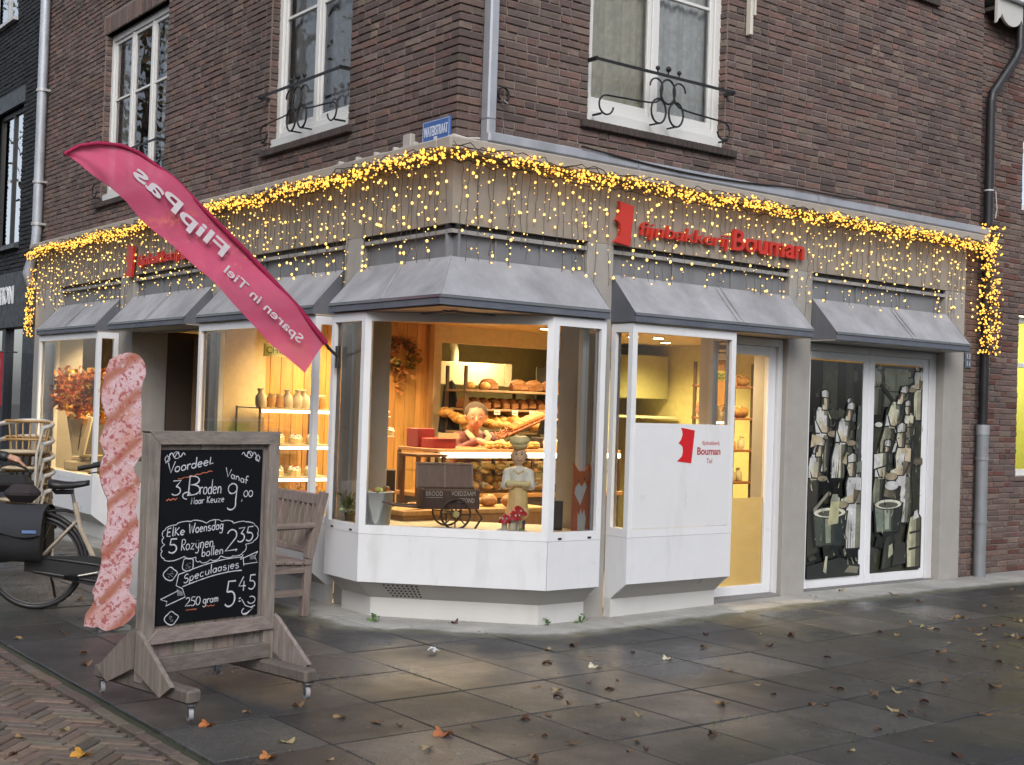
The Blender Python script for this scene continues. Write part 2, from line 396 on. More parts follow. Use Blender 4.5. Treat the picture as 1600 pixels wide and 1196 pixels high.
# herringbone clinker street with a border course
mb = MB()
def clinker(cx, cy, dx, dy, L, W):
    c = jit(random.choice([(.15, .105, .082), (.125, .095, .078), (.165, .12, .09), (.11, .088, .075), (.14, .115, .092)]), .2)
    d = Vector((dx, dy, 0)).normalized(); s_ = Vector((-d.y, d.x, 0)); z = -.036 + random.uniform(-.004, .003)
    tl = (d * random.uniform(-.015, .015) + s_ * random.uniform(-.015, .015) + Vector((0, 0, 1))).normalized()
    d2 = (d - tl * d.dot(tl)).normalized()
    mb.obox((cx, cy, z - .02), d2, tl.cross(d2), tl, L - .008, W - .008, .05, c, 0, .006)
BW = .068; BL = 3 * BW
a45 = math.sqrt(.5)
for i in range(-9, 9):
    for j in range(-48, 108):
        for k in (0, 1):
            # herringbone lattice, rotated 45 degrees to the kerb
            bx = j * BW; by = j * BW + i * 2 * BL
            px, py, dx, dy = (bx + BL / 2, by + BW / 2, 1, 0) if k == 0 else (bx + BW / 2, by + BW + BL / 2, 0, 1)
            X = .9 + (px - py) * a45; Y = 6.0 + (px + py) * a45
            if X > 2.33 or X < -.6 or Y < 3.6 or Y > 14: continue
            clinker(X, Y, (dx - dy) * a45, (dx + dy) * a45, BL, BW)
y = 3.0
while y < 24:
    clinker(2.39, y, random.uniform(-.03, .03), 1, .2, .072); y += .205
tag(mb.build('brick_street', 'clinker'), kind='structure')
mb = MB(); mb.quad((-18, -20, -.052), (2.43, -20, -.052), (2.43, 40, -.052), (-18, 40, -.052), (.075, .062, .05))
tag(mb.build('street_bed', 'soil'), kind='structure')

# ---------------------------------------------------------------- brickwork
BR = [(.15, .097, .083), (.135, .09, .079), (.155, .105, .089), (.118, .083, .074), (.15, .11, .094), (.17, .1, .083), (.135, .1, .089), (.1, .074, .067), (.18, .133, .11)]
COURSE = .06
def brickwall(mb, P0, U, N, u0, u1, z0, z1, holes=(), pal=BR, mortar=(.235, .19, .17), rng=None, corner=None, back=True, z_base=0.):
    rng = rng or random.Random(3); P0 = Vector(P0); U = Vector(U); N = Vector(N); Zv = Vector((0, 0, 1))
    P = lambda u, z, d: P0 + U * u + Zv * z + N * d
    if back:
        us = sorted({u0, u1, *[h[0] for h in holes], *[h[1] for h in holes]}); zs = sorted({z0, z1, *[h[2] for h in holes], *[h[3] for h in holes]})
        us = [u for u in us if u0 <= u <= u1]; zs = [z for z in zs if z0 <= z <= z1]
        for a, b in zip(us, us[1:]):
            for c, d in zip(zs, zs[1:]):
                mu, mz = (a + b) / 2, (c + d) / 2
                if any(h[0] < mu < h[1] and h[2] < mz < h[3] for h in holes): continue
                mb.quad(P(a, c, 0), P(b, c, 0), P(b, d, 0), P(a, d, 0), mortar, 1)
    J = .006; r0 = math.floor((z0 - z_base) / COURSE)
    r = r0
    while z_base + r * COURSE < z1:
        za = max(z0, z_base + r * COURSE) + J; zb = min(z1, z_base + (r + 1) * COURSE) - J; r += 1
        if zb - za < .015: continue
        iv = [(u0, u1)]
        for h in holes:
            if h[2] < zb - .012 and h[3] > za + .012:
                niv = []
                for a, b in iv:
                    if h[1] <= a or h[0] >= b: niv.append((a, b)); continue
                    if h[0] > a: niv.append((a, h[0]))
                    if h[1] < b: niv.append((h[1], b))
                iv = niv
        for a, b in iv:
            u = a
            if corner and abs(a - u0) < 1e-6: u = a + corner[r % 2]
            elif r % 2: u = a
            first = True
            while u < b - .02:
                L = .21 if rng.random() < .62 else .1
                if first and r % 2: L = .1
                first = False
                e = min(u + L, b)
                if b - e < .045: e = b
                x0, x1 = u + J, e - J
                if x1 - x0 > .015:
                    d = .0105 + rng.uniform(-.004, .0045); c = jit(rng.choice(pal), .13, rng); q = .0045
                    w = [rng.uniform(-.003, .003) for _ in range(6)]
                    o = [P(x0, za, 0), P(x1, za, 0), P(x1, zb, 0), P(x0, zb, 0)]
                    m_ = [P(x0, za + w[0], d - .004), P(x1, za + w[1], d - .004), P(x1, zb + w[2], d - .004), P(x0, zb + w[3], d - .004)]
                    f = [P(x0 + q, za + q + w[0], d), P(x1 - q, za + q + w[1], d + w[4] * .5), P(x1 - q, zb - q + w[2], d + w[5] * .5), P(x0 + q, zb - q + w[3], d)]
                    mb.add(o + m_ + f, [(8, 9, 10, 11)] + [(k, (k + 1) % 4, 4 + (k + 1) % 4, 4 + k) for k in range(4)] + [(4 + k, 4 + (k + 1) % 4, 8 + (k + 1) % 4, 8 + k) for k in range(4)], c, 0)
                u = e
BX, BY = 5.24, 7.60        # brick planes of the two facades
FX, FY = 5.19, 7.55        # shop front planes
TOP = 7.3
bld = thing('corner_building', (BX, BY, 0), 'brown brick corner house with a bakery shop front wrapped in fairy lights', 'building')
# windows: right facade u = x-BX ; left facade u = y-BY
WR = [(6.47 - BX, 8.02 - BX, 3.85, 5.82), (9.35 - BX, 10.95 - BX, 5.78, 7.2)]
WL = [(9.16 - BY, 10.62 - BY, 3.85, 5.82), (13.05 - BY, 14.95 - BY, 3.83, 5.82)]
mb = MB(); rngb = random.Random(11)
def soldier(mb, P0, U, N, h):
    P0 = Vector(P0); U = Vector(U); N = Vector(N); u = h[0] - .05
    while u < h[1] + .04:
        c = jit(rngb.choice(BR), .16, rngb)
        mb.obox(P0 + U * (u + .027) + Vector((0, 0, h[3] + .105)) + N * .0, U, N, (0, 0, 1), .049, .016 + rngb.uniform(0, .004), .2, c, 0, .004); u += .06
def holes_for(W): return W + [(h[0] - .05, h[1] + .05, h[3], h[3] + .21) for h in W]
def mort(mb, P0, U, N, W):
    for h in W: mb.quad(*[Vector(P0) + Vector(U) * u + Vector((0, 0, z)) + Vector(N) * -.0 for u, z in ((h[0] - .05, h[3]), (h[1] + .05, h[3]), (h[1] + .05, h[3] + .21), (h[0] - .05, h[3] + .21))], (.235, .19, .17), 1)
brickwall(mb, (BX, BY, 0), (1, 0, 0), (0, -1, 0), 0, 11.84 - BX, 3.4, TOP, holes_for(WR), rng=random.Random(21), corner=(.21, .1))
brickwall(mb, (BX, BY, 0), (1, 0, 0), (0, -1, 0), 11.56 - BX, 11.84 - BX, -.03, 3.4, rng=random.Random(23))
brickwall(mb, (BX, BY, 0), (0, 1, 0), (-1, 0, 0), 0, 17.08 - BY, 3.4, TOP, holes_for(WL), rng=random.Random(22), corner=(.1, .21))
for P0, U, N, W in (((BX, BY, 0), (1, 0, 0), (0, -1, 0), WR), ((BX, BY, 0), (0, 1, 0), (-1, 0, 0), WL)):
    mort(mb, P0, U, N, W)
    for h in W:
        soldier(mb, P0, U, N, h)
        for uu, s_ in ((h[0], 1), (h[1], -1)):
            q = Vector(P0) + Vector(U) * uu
            brickwall(mb, q, -Vector(N), Vector(U) * s_, 0.0, .12, h[2], h[3], rng=rngb)
# quoin bricks that turn the corner
for r in range(int(3.4 / COURSE), int(TOP / COURSE)):
    lx, ly = (.21, .1) if r % 2 == 0 else (.1, .21)
    lx, ly = ((.1, .21) if (r + 1) % 2 else (.21, .1))
    c = jit(rngb.choice(BR), .16, rngb)
    d = .0135 + rngb.uniform(-.002, .002)
    mb.box(BX - d, BX + lx - .0055, BY - d, BY + ly - .0055, r * COURSE + .0055, (r + 1) * COURSE - .0055, c, 0, .004)
mb.build('brick_wall', ['brick', 'mortar'], bld)
mb = MB(); mb.box(BX + .02, 11.83, BY + .02, 17.0, TOP - .05, TOP, (.1, .1, .1)); mb.build('roof', 'matte', bld)  # unseen top slab, added to block light from above
mb = MB()
mb.box(11.78, 11.82, 7.65, 17.05, -.05, TOP - .06, (.2, .18, .16)); mb.box(5.3, 11.78, 17.02, 17.06, -.05, TOP - .06, (.2, .18, .16))
mb.build('party_wall', 'matte', bld)

def window(P0, U, N, w, h, lights, curtain, glass='glass_up'):
    """white timber window set back in its brick opening; P0 = bottom left corner on the brick plane"""
    P0 = Vector(P0); U = Vector(U); N = Vector(N); Z = Vector((0, 0, 1))
    def blk(mb, u0, u1, z0, z1, d0, d1, c, bev=.004): mb.obox(P0 + U * ((u0 + u1) / 2) + Z * ((z0 + z1) / 2) + N * ((d0 + d1) / 2), U, N, Z, u1 - u0, abs(d1 - d0), z1 - z0, c, 0, bev)
    wc = (.68, .68, .66); fr = MB(); F = .075
    blk(fr, 0, F, .10, h, -.16, -.075, wc); blk(fr, w - F, w, .10, h, -.16, -.075, wc); blk(fr, F, w - F, h - F, h, -.16, -.077, wc)
    blk(fr, F, w - F, .10, .165, -.16, -.077, wc)
    lw = (w - 2 * F - (lights - 1) * .045) / lights
    panes = []
    for k in range(lights):
        a = F + k * (lw + .045); b = a + lw
        if k: blk(fr, a - .045, a, .165, h - F, -.15, -.085, wc)
        s_ = .042; z0, z1 = .165, h - F; zb = z0 + (z1 - z0) * .60
        blk(fr, a + .003, a + s_, z0 + .003, z1 - .003, -.14, -.095, wc); blk(fr, b - s_, b - .003, z0 + .003, z1 - .003, -.14, -.095, wc)
        blk(fr, a + s_, b - s_, z0 + .003, z0 + .06, -.14, -.097, wc); blk(fr, a + s_, b - s_, z1 - s_, z1 - .003, -.14, -.097, wc)
        blk(fr, a + s_, b - s_, zb - .014, zb + .014, -.135, -.1, wc)
        panes.append((a + s_, b - s_, z0 + .06, z1 - s_))
    o = fr.build('window', 'paint', bld)
    for a, b, z0, z1 in panes:
        pm = MB(); pm.quad(P0 + U * a + Z * z0 - N * .118, P0 + U * b + Z * z0 - N * .118, P0 + U * b + Z * z1 - N * .118, P0 + U * a + Z * z1 - N * .118, (1, 1, 1))
        pm.build('pane', glass, o)
    sm = MB(); blk(sm, .002, w - .002, .0, .098, -.17, -.02, (.7, .7, .68)); sm.build('sill', 'paint', o)
    bs = MB(); u = -.08
    while u < w + .06:
        c = jit((.06, .045, .042), .2, rngb); bs.obox(P0 + U * (u + .03) - Z * .032 + N * -.03, U, N, Z, .056, .17, .062, c, 0, .005); u += .06
    bs.build('brick_sill', 'brick', o)
    rg = random.Random(int(w * 100))
    for (c0, c1, col) in curtain:
        cm = MB(); n = 40; top = []; bot = []
        for i in range(n + 1):
            t = i / n; u = (c0 + (c1 - c0) * t) * w; d = -.2 + .012 * math.sin(t * 34 + rg.random() * .5) + .012 * math.sin(t * 71)
            top.append(P0 + U * u + Z * (h) + N * d); bot.append(P0 + U * (u + .01 * math.sin(t * 20)) + Z * .12 + N * d)
        cm.add(top + bot, [(i, i + 1, n + 2 + i, n + 1 + i) for i in range(n)], col, 0, True)
        cm.build('curtain', 'cloth', o)
    rm = MB(); q = lambda u, z, d: P0 + U * u + Z * z + N * d
    rm.quad(q(-.4, -.1, -1.2), q(w + .4, -.1, -1.2), q(w + .4, h + .2, -1.2), q(-.4, h + .2, -1.2), (.12, .11, .1))
    rm.quad(q(-.4, .09, -.17), q(w + .4, .09, -.17), q(w + .4, .09, -1.2), q(-.4, .09, -1.2), (.2, .19, .17))
    rm.quad(q(-.4, h + .2, -.17), q(w + .4, h + .2, -.17), q(w + .4, h + .2, -1.2), q(-.4, h + .2, -1.2), (.2, .19, .17))
    rm.quad(q(-.4, -.1, -.17), q(-.4, h + .2, -.17), q(-.4, h + .2, -1.2), q(-.4, -.1, -1.2), (.2, .19, .17))
    rm.quad(q(w + .4, -.1, -.17), q(w + .4, h + .2, -.17), q(w + .4, h + .2, -1.2), q(w + .4, -.1, -1.2), (.2, .19, .17))
    rm.build('room_lining', 'matte', o)
    return o
CUR = (.85, .79, .62); CURG = (.88, .88, .84)
window((6.47, BY, 3.85), (1, 0, 0), (0, -1, 0), 1.55, 1.97, 2, [(-.1, .55, CUR), (.5, 1.1, CURG)], 'glass')
window((9.35, BY, 5.78), (1, 0, 0), (0, -1, 0), 1.6, 1.42, 2, [(-.1, .4, CURG), (.62, 1.1, CURG)])
window((BX, 10.62, 3.85), (0, -1, 0), (-1, 0, 0), 1.46, 1.97, 2, [(-.1, .5, CURG), (.44, 1.1, CURG)])
window((BX, 14.95, 3.83), (0, -1, 0), (-1, 0, 0), 1.9, 1.99, 3, [(-.1, .2, CURG), (.7, 1.1, CURG)])

def railing(P0, U, N, w, name='window_railing'):
    """forged guard bar with scrolls and rings in front of a window; P0 = left end on the brick plane at sill height"""
    P0 = Vector(P0); U = Vector(U); N = Vector(N); c = (.014, .014, .015)
    q = lambda u, z, d=.1: P0 + U * u + Vector((0, 0, z)) + N * d
    mb = MB(); zt = .4; cx = w / 2
    mb.beam(q(-.03, zt), q(w + .03, zt), .012, .022, c)
    for u in (-.015, w + .015): mb.beam(q(u, zt, -.01), q(u, zt, .11), .016, .03, c)
    for du, z, r in ((-.12, zt + .045, .019), (0, zt + .055, .024), (.12, zt + .045, .019)):
        mb.ball(q(cx + du, z), r, c, 0, 10, 7); mb.cyl(q(cx + du, zt), q(cx + du, z), .006, c)
    def ring(u, z, r): mb.tube([q(u + r * .82 * math.cos(a * math.pi / 9), z + r * math.sin(a * math.pi / 9)) for a in range(18)], .0085, c, 0, 6, True)
    ring(cx, .27, .1); ring(cx - .098, .1, .1); ring(cx + .098, .1, .1)
    for s_ in (-1, 1):
        pts = [(cx + s_ * .19, .24)] + [(cx + s_ * (.12 - .075 * math.cos(rad(a))), .29 + .075 * math.sin(rad(a))) for a in range(180, -1, -20)][::-1]
        arcp = [(cx + s_ * (.13 + .07 * math.cos(rad(a))), .29 + .07 * math.sin(rad(a))) for a in range(0, 200, 20)]
        ec = w / 2 + s_ * (w / 2 - .1)
        tail = [(cx + s_ * .07, .235), (cx + s_ * .09, .19), (cx + s_ * .13, .165), (cx + s_ * .2, .152), (cx + s_ * .3, .145), (ec - s_ * .02, .132)] + [(ec + s_ * .075 * math.cos(rad(a)), .055 + .075 * math.sin(rad(a))) for a in range(80, -190, -18)]
        mb.tube([q(u, z) for u, z in arcp + tail], .0075, c, 0, 6)
        mb.beam(q(w / 2 + s_ * (w / 2 - .05), -.02, 0), q(w / 2 + s_ * (w / 2 - .05), -.02, .1), .014, .014, c)
        mb.beam(q(cx + s_ * .098, 0, 0), q(cx + s_ * .098, 0, .1), .012, .012, c)
    return mb.build(name, 'iron', bld)
railing((6.48, BY, 3.92), (1, 0, 0), (0, -1, 0), 1.52)
railing((BX, 10.61, 3.92), (0, -1, 0), (-1, 0, 0), 1.44)
railing((BX, 14.97, 3.90), (0, -1, 0), (-1, 0, 0), 1.94)

# ---------------------------------------------------------------- shop front: fascia, pillars, slots
SLR = [(6.74, 8.86), (9.17, 11.23)]           # awning bays on the right facade (x)
SLL = [(9.06, 11.33), (11.60, 13.64), (14.03, 16.10)]  # on the left facade (y)
mb = MB()
mb.box(FX, 11.56, FY, 7.70, 2.9, 3.4, BEIGE); mb.box(FX, 5.34, 7.70, 17.08, 2.9, 3.4, BEIGE)
mb.build('fascia', 'render', bld)
mb = MB()
mb.box(5.08, 11.80, 7.44, 7.62, 3.402, 3.5, (.36, .33, .29), 0, .012); mb.box(5.082, 5.26, 7.62, 17.08, 3.402, 3.499, (.36, .33, .29), 0, .012)
mb.build('cornice', 'render', bld)
def pillar(x0, x1, y0, y1, col=(.36, .345, .32)): MB().box(x0, x1, y0, y1, -.05, 2.9, col, 0, .006).build('pillar', 'render', bld)
pillar(6.482, 6.753, FY, 7.86); pillar(8.86, 9.17, FY, 7.95); pillar(11.23, 11.56, FY, 7.9)
pillar(FX, 5.5, 8.806, 9.06); pillar(FX, 5.5, 11.33, 11.60); pillar(FX, 5.6, 13.64, 14.03); pillar(FX, 5.5, 16.10, 17.08)
LEADC = (.27, .275, .29)
def slot(path, nrm):
    """recess above an awning: lead flashing with a light metal bar and a dark gap"""
    mb = MB()
    for (a, b), n in zip(zip(path, path[1:]), nrm):
        a = Vector((*a, 0)); b = Vector((*b, 0)); n = Vector((*n, 0)); d = (b - a).normalized(); L = (b - a).length
        c = (a + b) / 2
        mb.obox(c - n * .07 + Vector((0, 0, 2.56)), d, n, (0, 0, 1), L, .02, .6, LEADC)
        mb.obox(c - n * .035 + Vector((0, 0, 2.845)), d, n, (0, 0, 1), L - .004, .05, .03, (.4, .39, .37))
        mb.obox(c - n * .06 + Vector((0, 0, 2.88)), d, n, (0, 0, 1), L, .04, .035, (.03, .03, .03))  # near-black colour stands in for the shade inside the gap
        k = 1 if L < 1 else 2
        for i in range(1, k + 1):
            mb.obox(a + d * (L * i / (k + 1)) - n * .052 + Vector((0, 0, 2.745)), d, n, (0, 0, 1), .012, .02, .165, (.3, .3, .31))
    mb.build('flashing', 'zinc', bld)
slot([(FX, 8.806), (FX, FY), (6.48, FY)], [(-1, 0), (0, -1)])
for a, b in SLR: slot([(a, FY), (b, FY)], [(0, -1)])
for a, b in SLL: slot([(FX, b), (FX, a)], [(-1, 0)])
def awning(top, bot, seams=()):
    z0, z1, z2 = 2.66, 2.352, 2.283; mb = MB(); n = len(top); col = (.34, .35, .375)
    T = [Vector((x, y, z0)) for x, y in top]; B = [Vector((x, y, z1)) for x, y in bot]
    for i in range(n - 1):
        K, J = 16, 6; vs = []
        for k in range(K + 1):
            for j in range(J + 1):
                p = T[i].lerp(T[i + 1], k / K).lerp(B[i].lerp(B[i + 1], k / K), j / J)
                s_ = math.sin(math.pi * j / J) * (-.008 + .005 * math.sin(k * 1.7 + i)); vs.append(p + Vector((0, 0, s_)))
        mb.add(vs, [(k * (J + 1) + j, k * (J + 1) + j + 1, (k + 1) * (J + 1) + j + 1, (k + 1) * (J + 1) + j) for k in range(K) for j in range(J)], col, 0, True)
    dk = (.10, .11, .135)
    for i in (0, n - 1): mb.poly([T[i], B[i], Vector((B[i].x, B[i].y, z2)), Vector((T[i].x, T[i].y, z2))], dk)
    for t in seams:
        a = T[0].lerp(T[1], t); b = B[0].lerp(B[1], t)
        mb.beam(a + Vector((0, 0, .004)), b + Vector((0, 0, .004)), .02, .003, (.33, .335, .355))
    for i in range(1, n - 1): mb.beam(T[i], B[i], .012, .008, (.3, .3, .32))
    o = mb.build('awning', 'canvas', bld)
    v = MB()
    for i in range(n - 1):
        a, b = B[i], B[i + 1]; v.quad(Vector((a.x, a.y, z2)), Vector((b.x, b.y, z2)), b + Vector((0, 0, .002)), a + Vector((0, 0, .002)), (.105, .12, .155))
    v.build('valance', 'canvas', o)
    fr = MB()
    for i in range(n - 1): fr.beam(B[i] + Vector((0, 0, -.012)), B[i + 1] + Vector((0, 0, -.012)), .015, .015, (.3, .3, .3))
    fr.build('awning_frame', 'metal', o)
awning([(FX, 8.806), (FX, FY), (6.48, FY)], [(4.915, 8.806), (4.915, 7.265), (6.48, 7.265)], (.5,))
for a, b in SLR: awning([(a, FY), (b, FY)], [(a, 7.265), (b, 7.265)], (.55, .58))
for a, b in SLL: awning([(FX, b), (FX, a)], [(4.915, b), (4.915, a)], (.5, .53))

# ---------------------------------------------------------------- bay windows
def offpath(path, offs):
    segs = []
    for (a, b), o in zip(zip(path, path[1:]), offs):
        a = Vector(a); b = Vector(b); d = (b - a).normalized(); n = Vector((d.y, -d.x)); segs.append((a - n * o, d, b - n * o))
    out = [segs[0][0]]
    for (p, d, _), (q, e, _2) in zip(segs, segs[1:]):
        den = d.x * e.y - d.y * e.x
        t = ((q.x - p.x) * e.y - (q.y - p.y) * e.x) / den; out.append(p + d * t)
    return out + [segs[-1][2]]
def bay(path, kinds, vent=None, film=None):
    """kinds: per segment 'r' (return to the wall) or 'f' (front)"""
    ns = len(path) - 1; ZP0, ZP1, ZS, ZT0, ZT1 = .25, .607, .675, 2.205, 2.272
    V = lambda p, z: Vector((p[0], p[1], z))
    def ring(i, dep, u0=None, u1=None, inset=0.):
        """plan quad of segment i, depth dep, from inset .. along it; mitred at its ends"""
        po = offpath(path, [inset] * ns); pi_ = offpath(path, [dep] * ns)
        a, b = po[i], po[i + 1]; d = (b - a).normalized(); n = Vector((d.y, -d.x)); L = (b - a).length
        A, Bq = a, b; Ai, Bi = pi_[i], pi_[i + 1]
        if u0 is not None: A = a + d * u0; Ai = A - n * (dep - inset)
        if u1 is not None: Bq = a + d * (L - u1); Bi = Bq - n * (dep - inset)
        return [A, Bq, Bi, Ai]
    def pr(mb, r, z0, z1, c): mb.prism([V(p, z0) for p in r], (0, 0, z1 - z0), c)
    fr = MB()
    for i in range(ns):
        pr(fr, ring(i, .07), ZP1 + .002, ZS, WHITE); pr(fr, ring(i, .055), ZT0, ZT1, WHITE)
        L = (Vector(path[i + 1]) - Vector(path[i])).length
        pw = .05
        r = ring(i, .06); q = ring(i, .06, None, L - pw); pr(fr, q, ZS, ZT0, WHITE)
        q = ring(i, .06, L - pw, None); pr(fr, q, ZS, ZT0, WHITE)
    o = fr.build('bay_window', 'paint', bld)
    if len(kinds) == 5:
        ph = MB()
        for i in (1, 3):
            a, b = Vector(path[i]), Vector(path[i + 1]); d = (b - a).normalized(); n = Vector((d.y, -d.x))
            for t in (.22, .78): ph.obox(V(a.lerp(b, t) + n * .002, .628), V(d, 0), V(n, 0), (0, 0, 1), .032, .006, .014, (.02, .02, .022))
        ph.build('drain_slot', 'satin', o)
    for i in range(ns):
        gp = offpath(path, [.03] * ns); a, b = gp[i], gp[i + 1]; d = (b - a).normalized()
        m = MB(); m.quad(V(a + d * .02, ZS - .01), V(b - d * .02, ZS - .01), V(b - d * .02, ZT0 + .01), V(a + d * .02, ZT0 + .01), (1, 1, 1)); m.build('pane', 'glass', o)
    offs = [.17 if k == 'f' else 0. for k in kinds]; bp = offpath(path, offs); bp[0] = Vector(path[0]); bp[-1] = Vector(path[-1])
    for i in range(ns):
        a, b = Vector(path[i]), Vector(path[i + 1]); d = (b - a).normalized()
        m = MB()
        if kinds[i] == 'f':
            r = ring(i, .03); r[0] = r[0] + d * .002; r[1] = r[1] - d * .002; pr(m, r, ZP0, ZP1, (.74, .755, .78))
        else:
            n = Vector((d.y, -d.x)); far = path[i] if i == 0 else path[i + 1]; nr = path[i + 1] if i == 0 else path[i]; bn = bp[i + 1] if i == 0 else bp[i]
            e = (Vector(far) - Vector(nr)).normalized() * .002
            R = [V(far, ZP1), V(Vector(nr) + e, ZP1), V(Vector(nr) + e, ZP0), V(bn + e, .12), V(far, .12)]
            m.prism(R, V(-n * .02, 0), (.74, .755, .78))
        m.build('panel', 'paint', o)
    sm = MB(); pl = MB()
    oi = offpath(path, [.012] * ns)
    for i in range(ns):
        if kinds[i] == 'f':
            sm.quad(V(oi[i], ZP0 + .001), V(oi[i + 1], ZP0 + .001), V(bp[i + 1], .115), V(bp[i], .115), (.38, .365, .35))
        a, b = bp[i], bp[i + 1]; d = (b - a).normalized(); n = Vector((d.y, -d.x))
        pl.prism([V(a + d * .002, -.06), V(b - d * .002, -.06), V(b - d * .002 - n * .03, -.06), V(a + d * .002 - n * .03, -.06)], (0, 0, .18), (.6, .6, .59))
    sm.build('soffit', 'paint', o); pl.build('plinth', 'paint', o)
    if vent:
        i, t0, t1 = vent; vm = MB(); a0 = oi[i].lerp(oi[i + 1], t0); a1 = oi[i].lerp(oi[i + 1], t1); b0 = bp[i].lerp(bp[i + 1], t0 + .02); b1 = bp[i].lerp(bp[i + 1], t1)
        d = (oi[i + 1] - oi[i]).normalized(); n = Vector((d.y, -d.x)); nn = Vector((n.x * .6, n.y * .6, -.8))
        for r_ in range(5):
            for k in range(8):
                t = .15 + r_ * .17; p = V(a0.lerp(a1, k / 7).lerp(b0.lerp(b1, k / 7), t), ZP0 + (.115 - ZP0) * t) + nn * .002
                vm.cyl(p, p + nn * .002, .0085, (.01, .01, .01), 0, 8)
        vm.build('vent_grille', 'matte', o)
    # inner display ledge
    lg = MB(); ip = offpath(path, [.05] * ns); ring2 = [V(p, .66) for p in ip]
    if len(kinds) == 5: ring2 += [V((6.44, 7.95), .66), V((5.6, 8.78), .66)]
    lg.prism(ring2, (0, 0, -.03), (.52, .47, .37)); lg.build('display_ledge', 'satin', o)
    return o
CB = [(FX, 8.806), (4.95, 8.806), (4.95, 8.30), (5.965, 7.30), (6.48, 7.30), (6.48, FY)]
bay_c = bay(CB, 'rfffr', vent=(2, .13, .31))
bay_2 = bay([(6.755, FY), (6.755, 7.30), (7.92, 7.30), (7.92, FY)], 'rfr')
bay_3 = bay([(FX, 11.325), (4.95, 11.325), (4.95, 9.065), (FX, 9.065)], 'rfr')
bay_1 = bay([(FX, 16.095), (4.95, 16.095), (4.95, 14.035), (FX, 14.035)], 'rfr')
# soffit boards behind the awnings
mb = MB()
mb.box(4.96, 6.475, 7.31, 8.80, 2.275, 2.283, (.5, .4, .27)); mb.box(6.76, 8.86, 7.28, 7.9, 2.275, 2.285, (.5, .4, .27)); mb.box(9.17, 11.23, 7.28, 7.9, 2.275, 2.285, (.42, .4, .36))
mb.box(4.94, 5.5, 9.06, 11.33, 2.275, 2.285, (.5, .4, .27)); mb.box(4.94, 5.5, 11.6, 13.64, 2.275, 2.285, (.4, .36, .3)); mb.box(4.94, 5.5, 14.03, 16.1, 2.275, 2.285, (.4, .36, .3))
mb.build('soffit_board', 'satin', bld)
# printed sheet with the shop's mark in the lower half of the second bay
RED = (.62, .008, .015)
fm = MB(); fm.box(6.80, 7.875, 7.296, 7.3015, .677, 1.5, (.74, .75, .77)); film = fm.build('printed_sheet', 'paint', bay_2)
def mark(mb, q, w, h, col=RED, dep=.002):
    R = [(.18, 1), (1, .93), (.84, 0), (0, .055), (.28, .2), (.33, .34), (.30, .46), (.2, .52), (.05, .56), (.2, .66), (.28, .8), (.26, .9)]
    mb.prism([q(x * w, z * h, 0) for x, z in R], q(0, 0, dep) - q(0, 0, 0), col)
mb = MB(); qf = lambda u, z, d: Vector((7.265 + u, 7.2955 - d, 1.185 + z)); mark(mb, qf, .19, .285)
mb.text('fijnbakkerij', (7.545, 7.2955, 1.335), (1, 0, 0), (0, 0, 1), width=.2, height=.042, depth=.002, col=(.45, .03, .05))
mb.text('Bouman', (7.49, 7.2955, 1.255), (1, 0, 0), (0, 0, 1), width=.27, height=.062, depth=.002, col=(.4, .015, .03), bold=.02)
mb.text('Tiel', (7.6, 7.2955, 1.185), (1, 0, 0), (0, 0, 1), width=.065, height=.04, depth=.002, col=(.4, .06, .08))
mb.build('printed_mark', 'satin', bay_2)
# ---------------------------------------------------------------- doors
def door(x0, x1, y, z1, fw, handle=None):
    d = MB(); L, R = x0, x1
    for a, b, c, e in ((L, L + fw, -.0, z1), (R - fw, R, -.0, z1), (L + fw, R - fw, z1 - fw, z1), (L + fw, R - fw, .0, .1)): d.box(a, b, y, y + .05, c + .012, e, WHITE, 0, .004)
    o = d.build('door', 'paint', bld); return o
jm = MB()
for a, b in ((7.925, 7.96), (8.80, 8.858)): jm.box(a, b, 7.60, 7.72, .0, 2.27, (.66, .665, .68), 0, .004)
jm.box(7.96, 8.80, 7.60, 7.72, 2.2, 2.27, (.66, .665, .68), 0, .004)
jm.box(9.172, 9.22, 7.64, 7.74, .0, 2.272, (.66, .665, .68), 0, .004); jm.box(11.12, 11.228, 7.64, 7.74, .0, 2.272, (.66, .665, .68), 0, .004); jm.box(9.22, 11.12, 7.64, 7.74, 2.2, 2.272, (.66, .665, .68), 0, .004)
jm.build('door_frame', 'paint', bld)
d1 = door(7.962, 8.798, 7.63, 2.198, .095)
p = MB(); p.quad((8.05, 7.655, .1), (8.71, 7.655, .1), (8.71, 7.655, 2.11), (8.05, 7.655, 2.11), (1, 1, 1)); p.build('pane', 'glass', d1)
p = MB(); p.quad((8.05, 7.66, .1), (8.71, 7.66, .1), (8.71, 7.66, .86), (8.05, 7.66, .86), (.46, .42, .27)); p.build('frosted_film', 'film', d1)
p = MB(); p.cyl((8.015, 7.6, 1.0), (8.015, 7.6, 1.25), .012, (.5, .5, .5)); p.cyl((8.015, 7.6, 1.03), (8.015, 7.635, 1.03), .008, (.5, .5, .5)); p.cyl((8.015, 7.6, 1.22), (8.015, 7.635, 1.22), .008, (.5, .5, .5)); p.build('handle', 'metal', d1)
p = MB(); p.box(7.93, 8.8, 7.5, 7.72, -.04, .022, (.2, .2, .2), 0, .006); p.box(9.19, 11.2, 7.6, 7.74, -.04, .012, (.16, .16, .16), 0, .004); p.build('doorstep', 'render', bld)
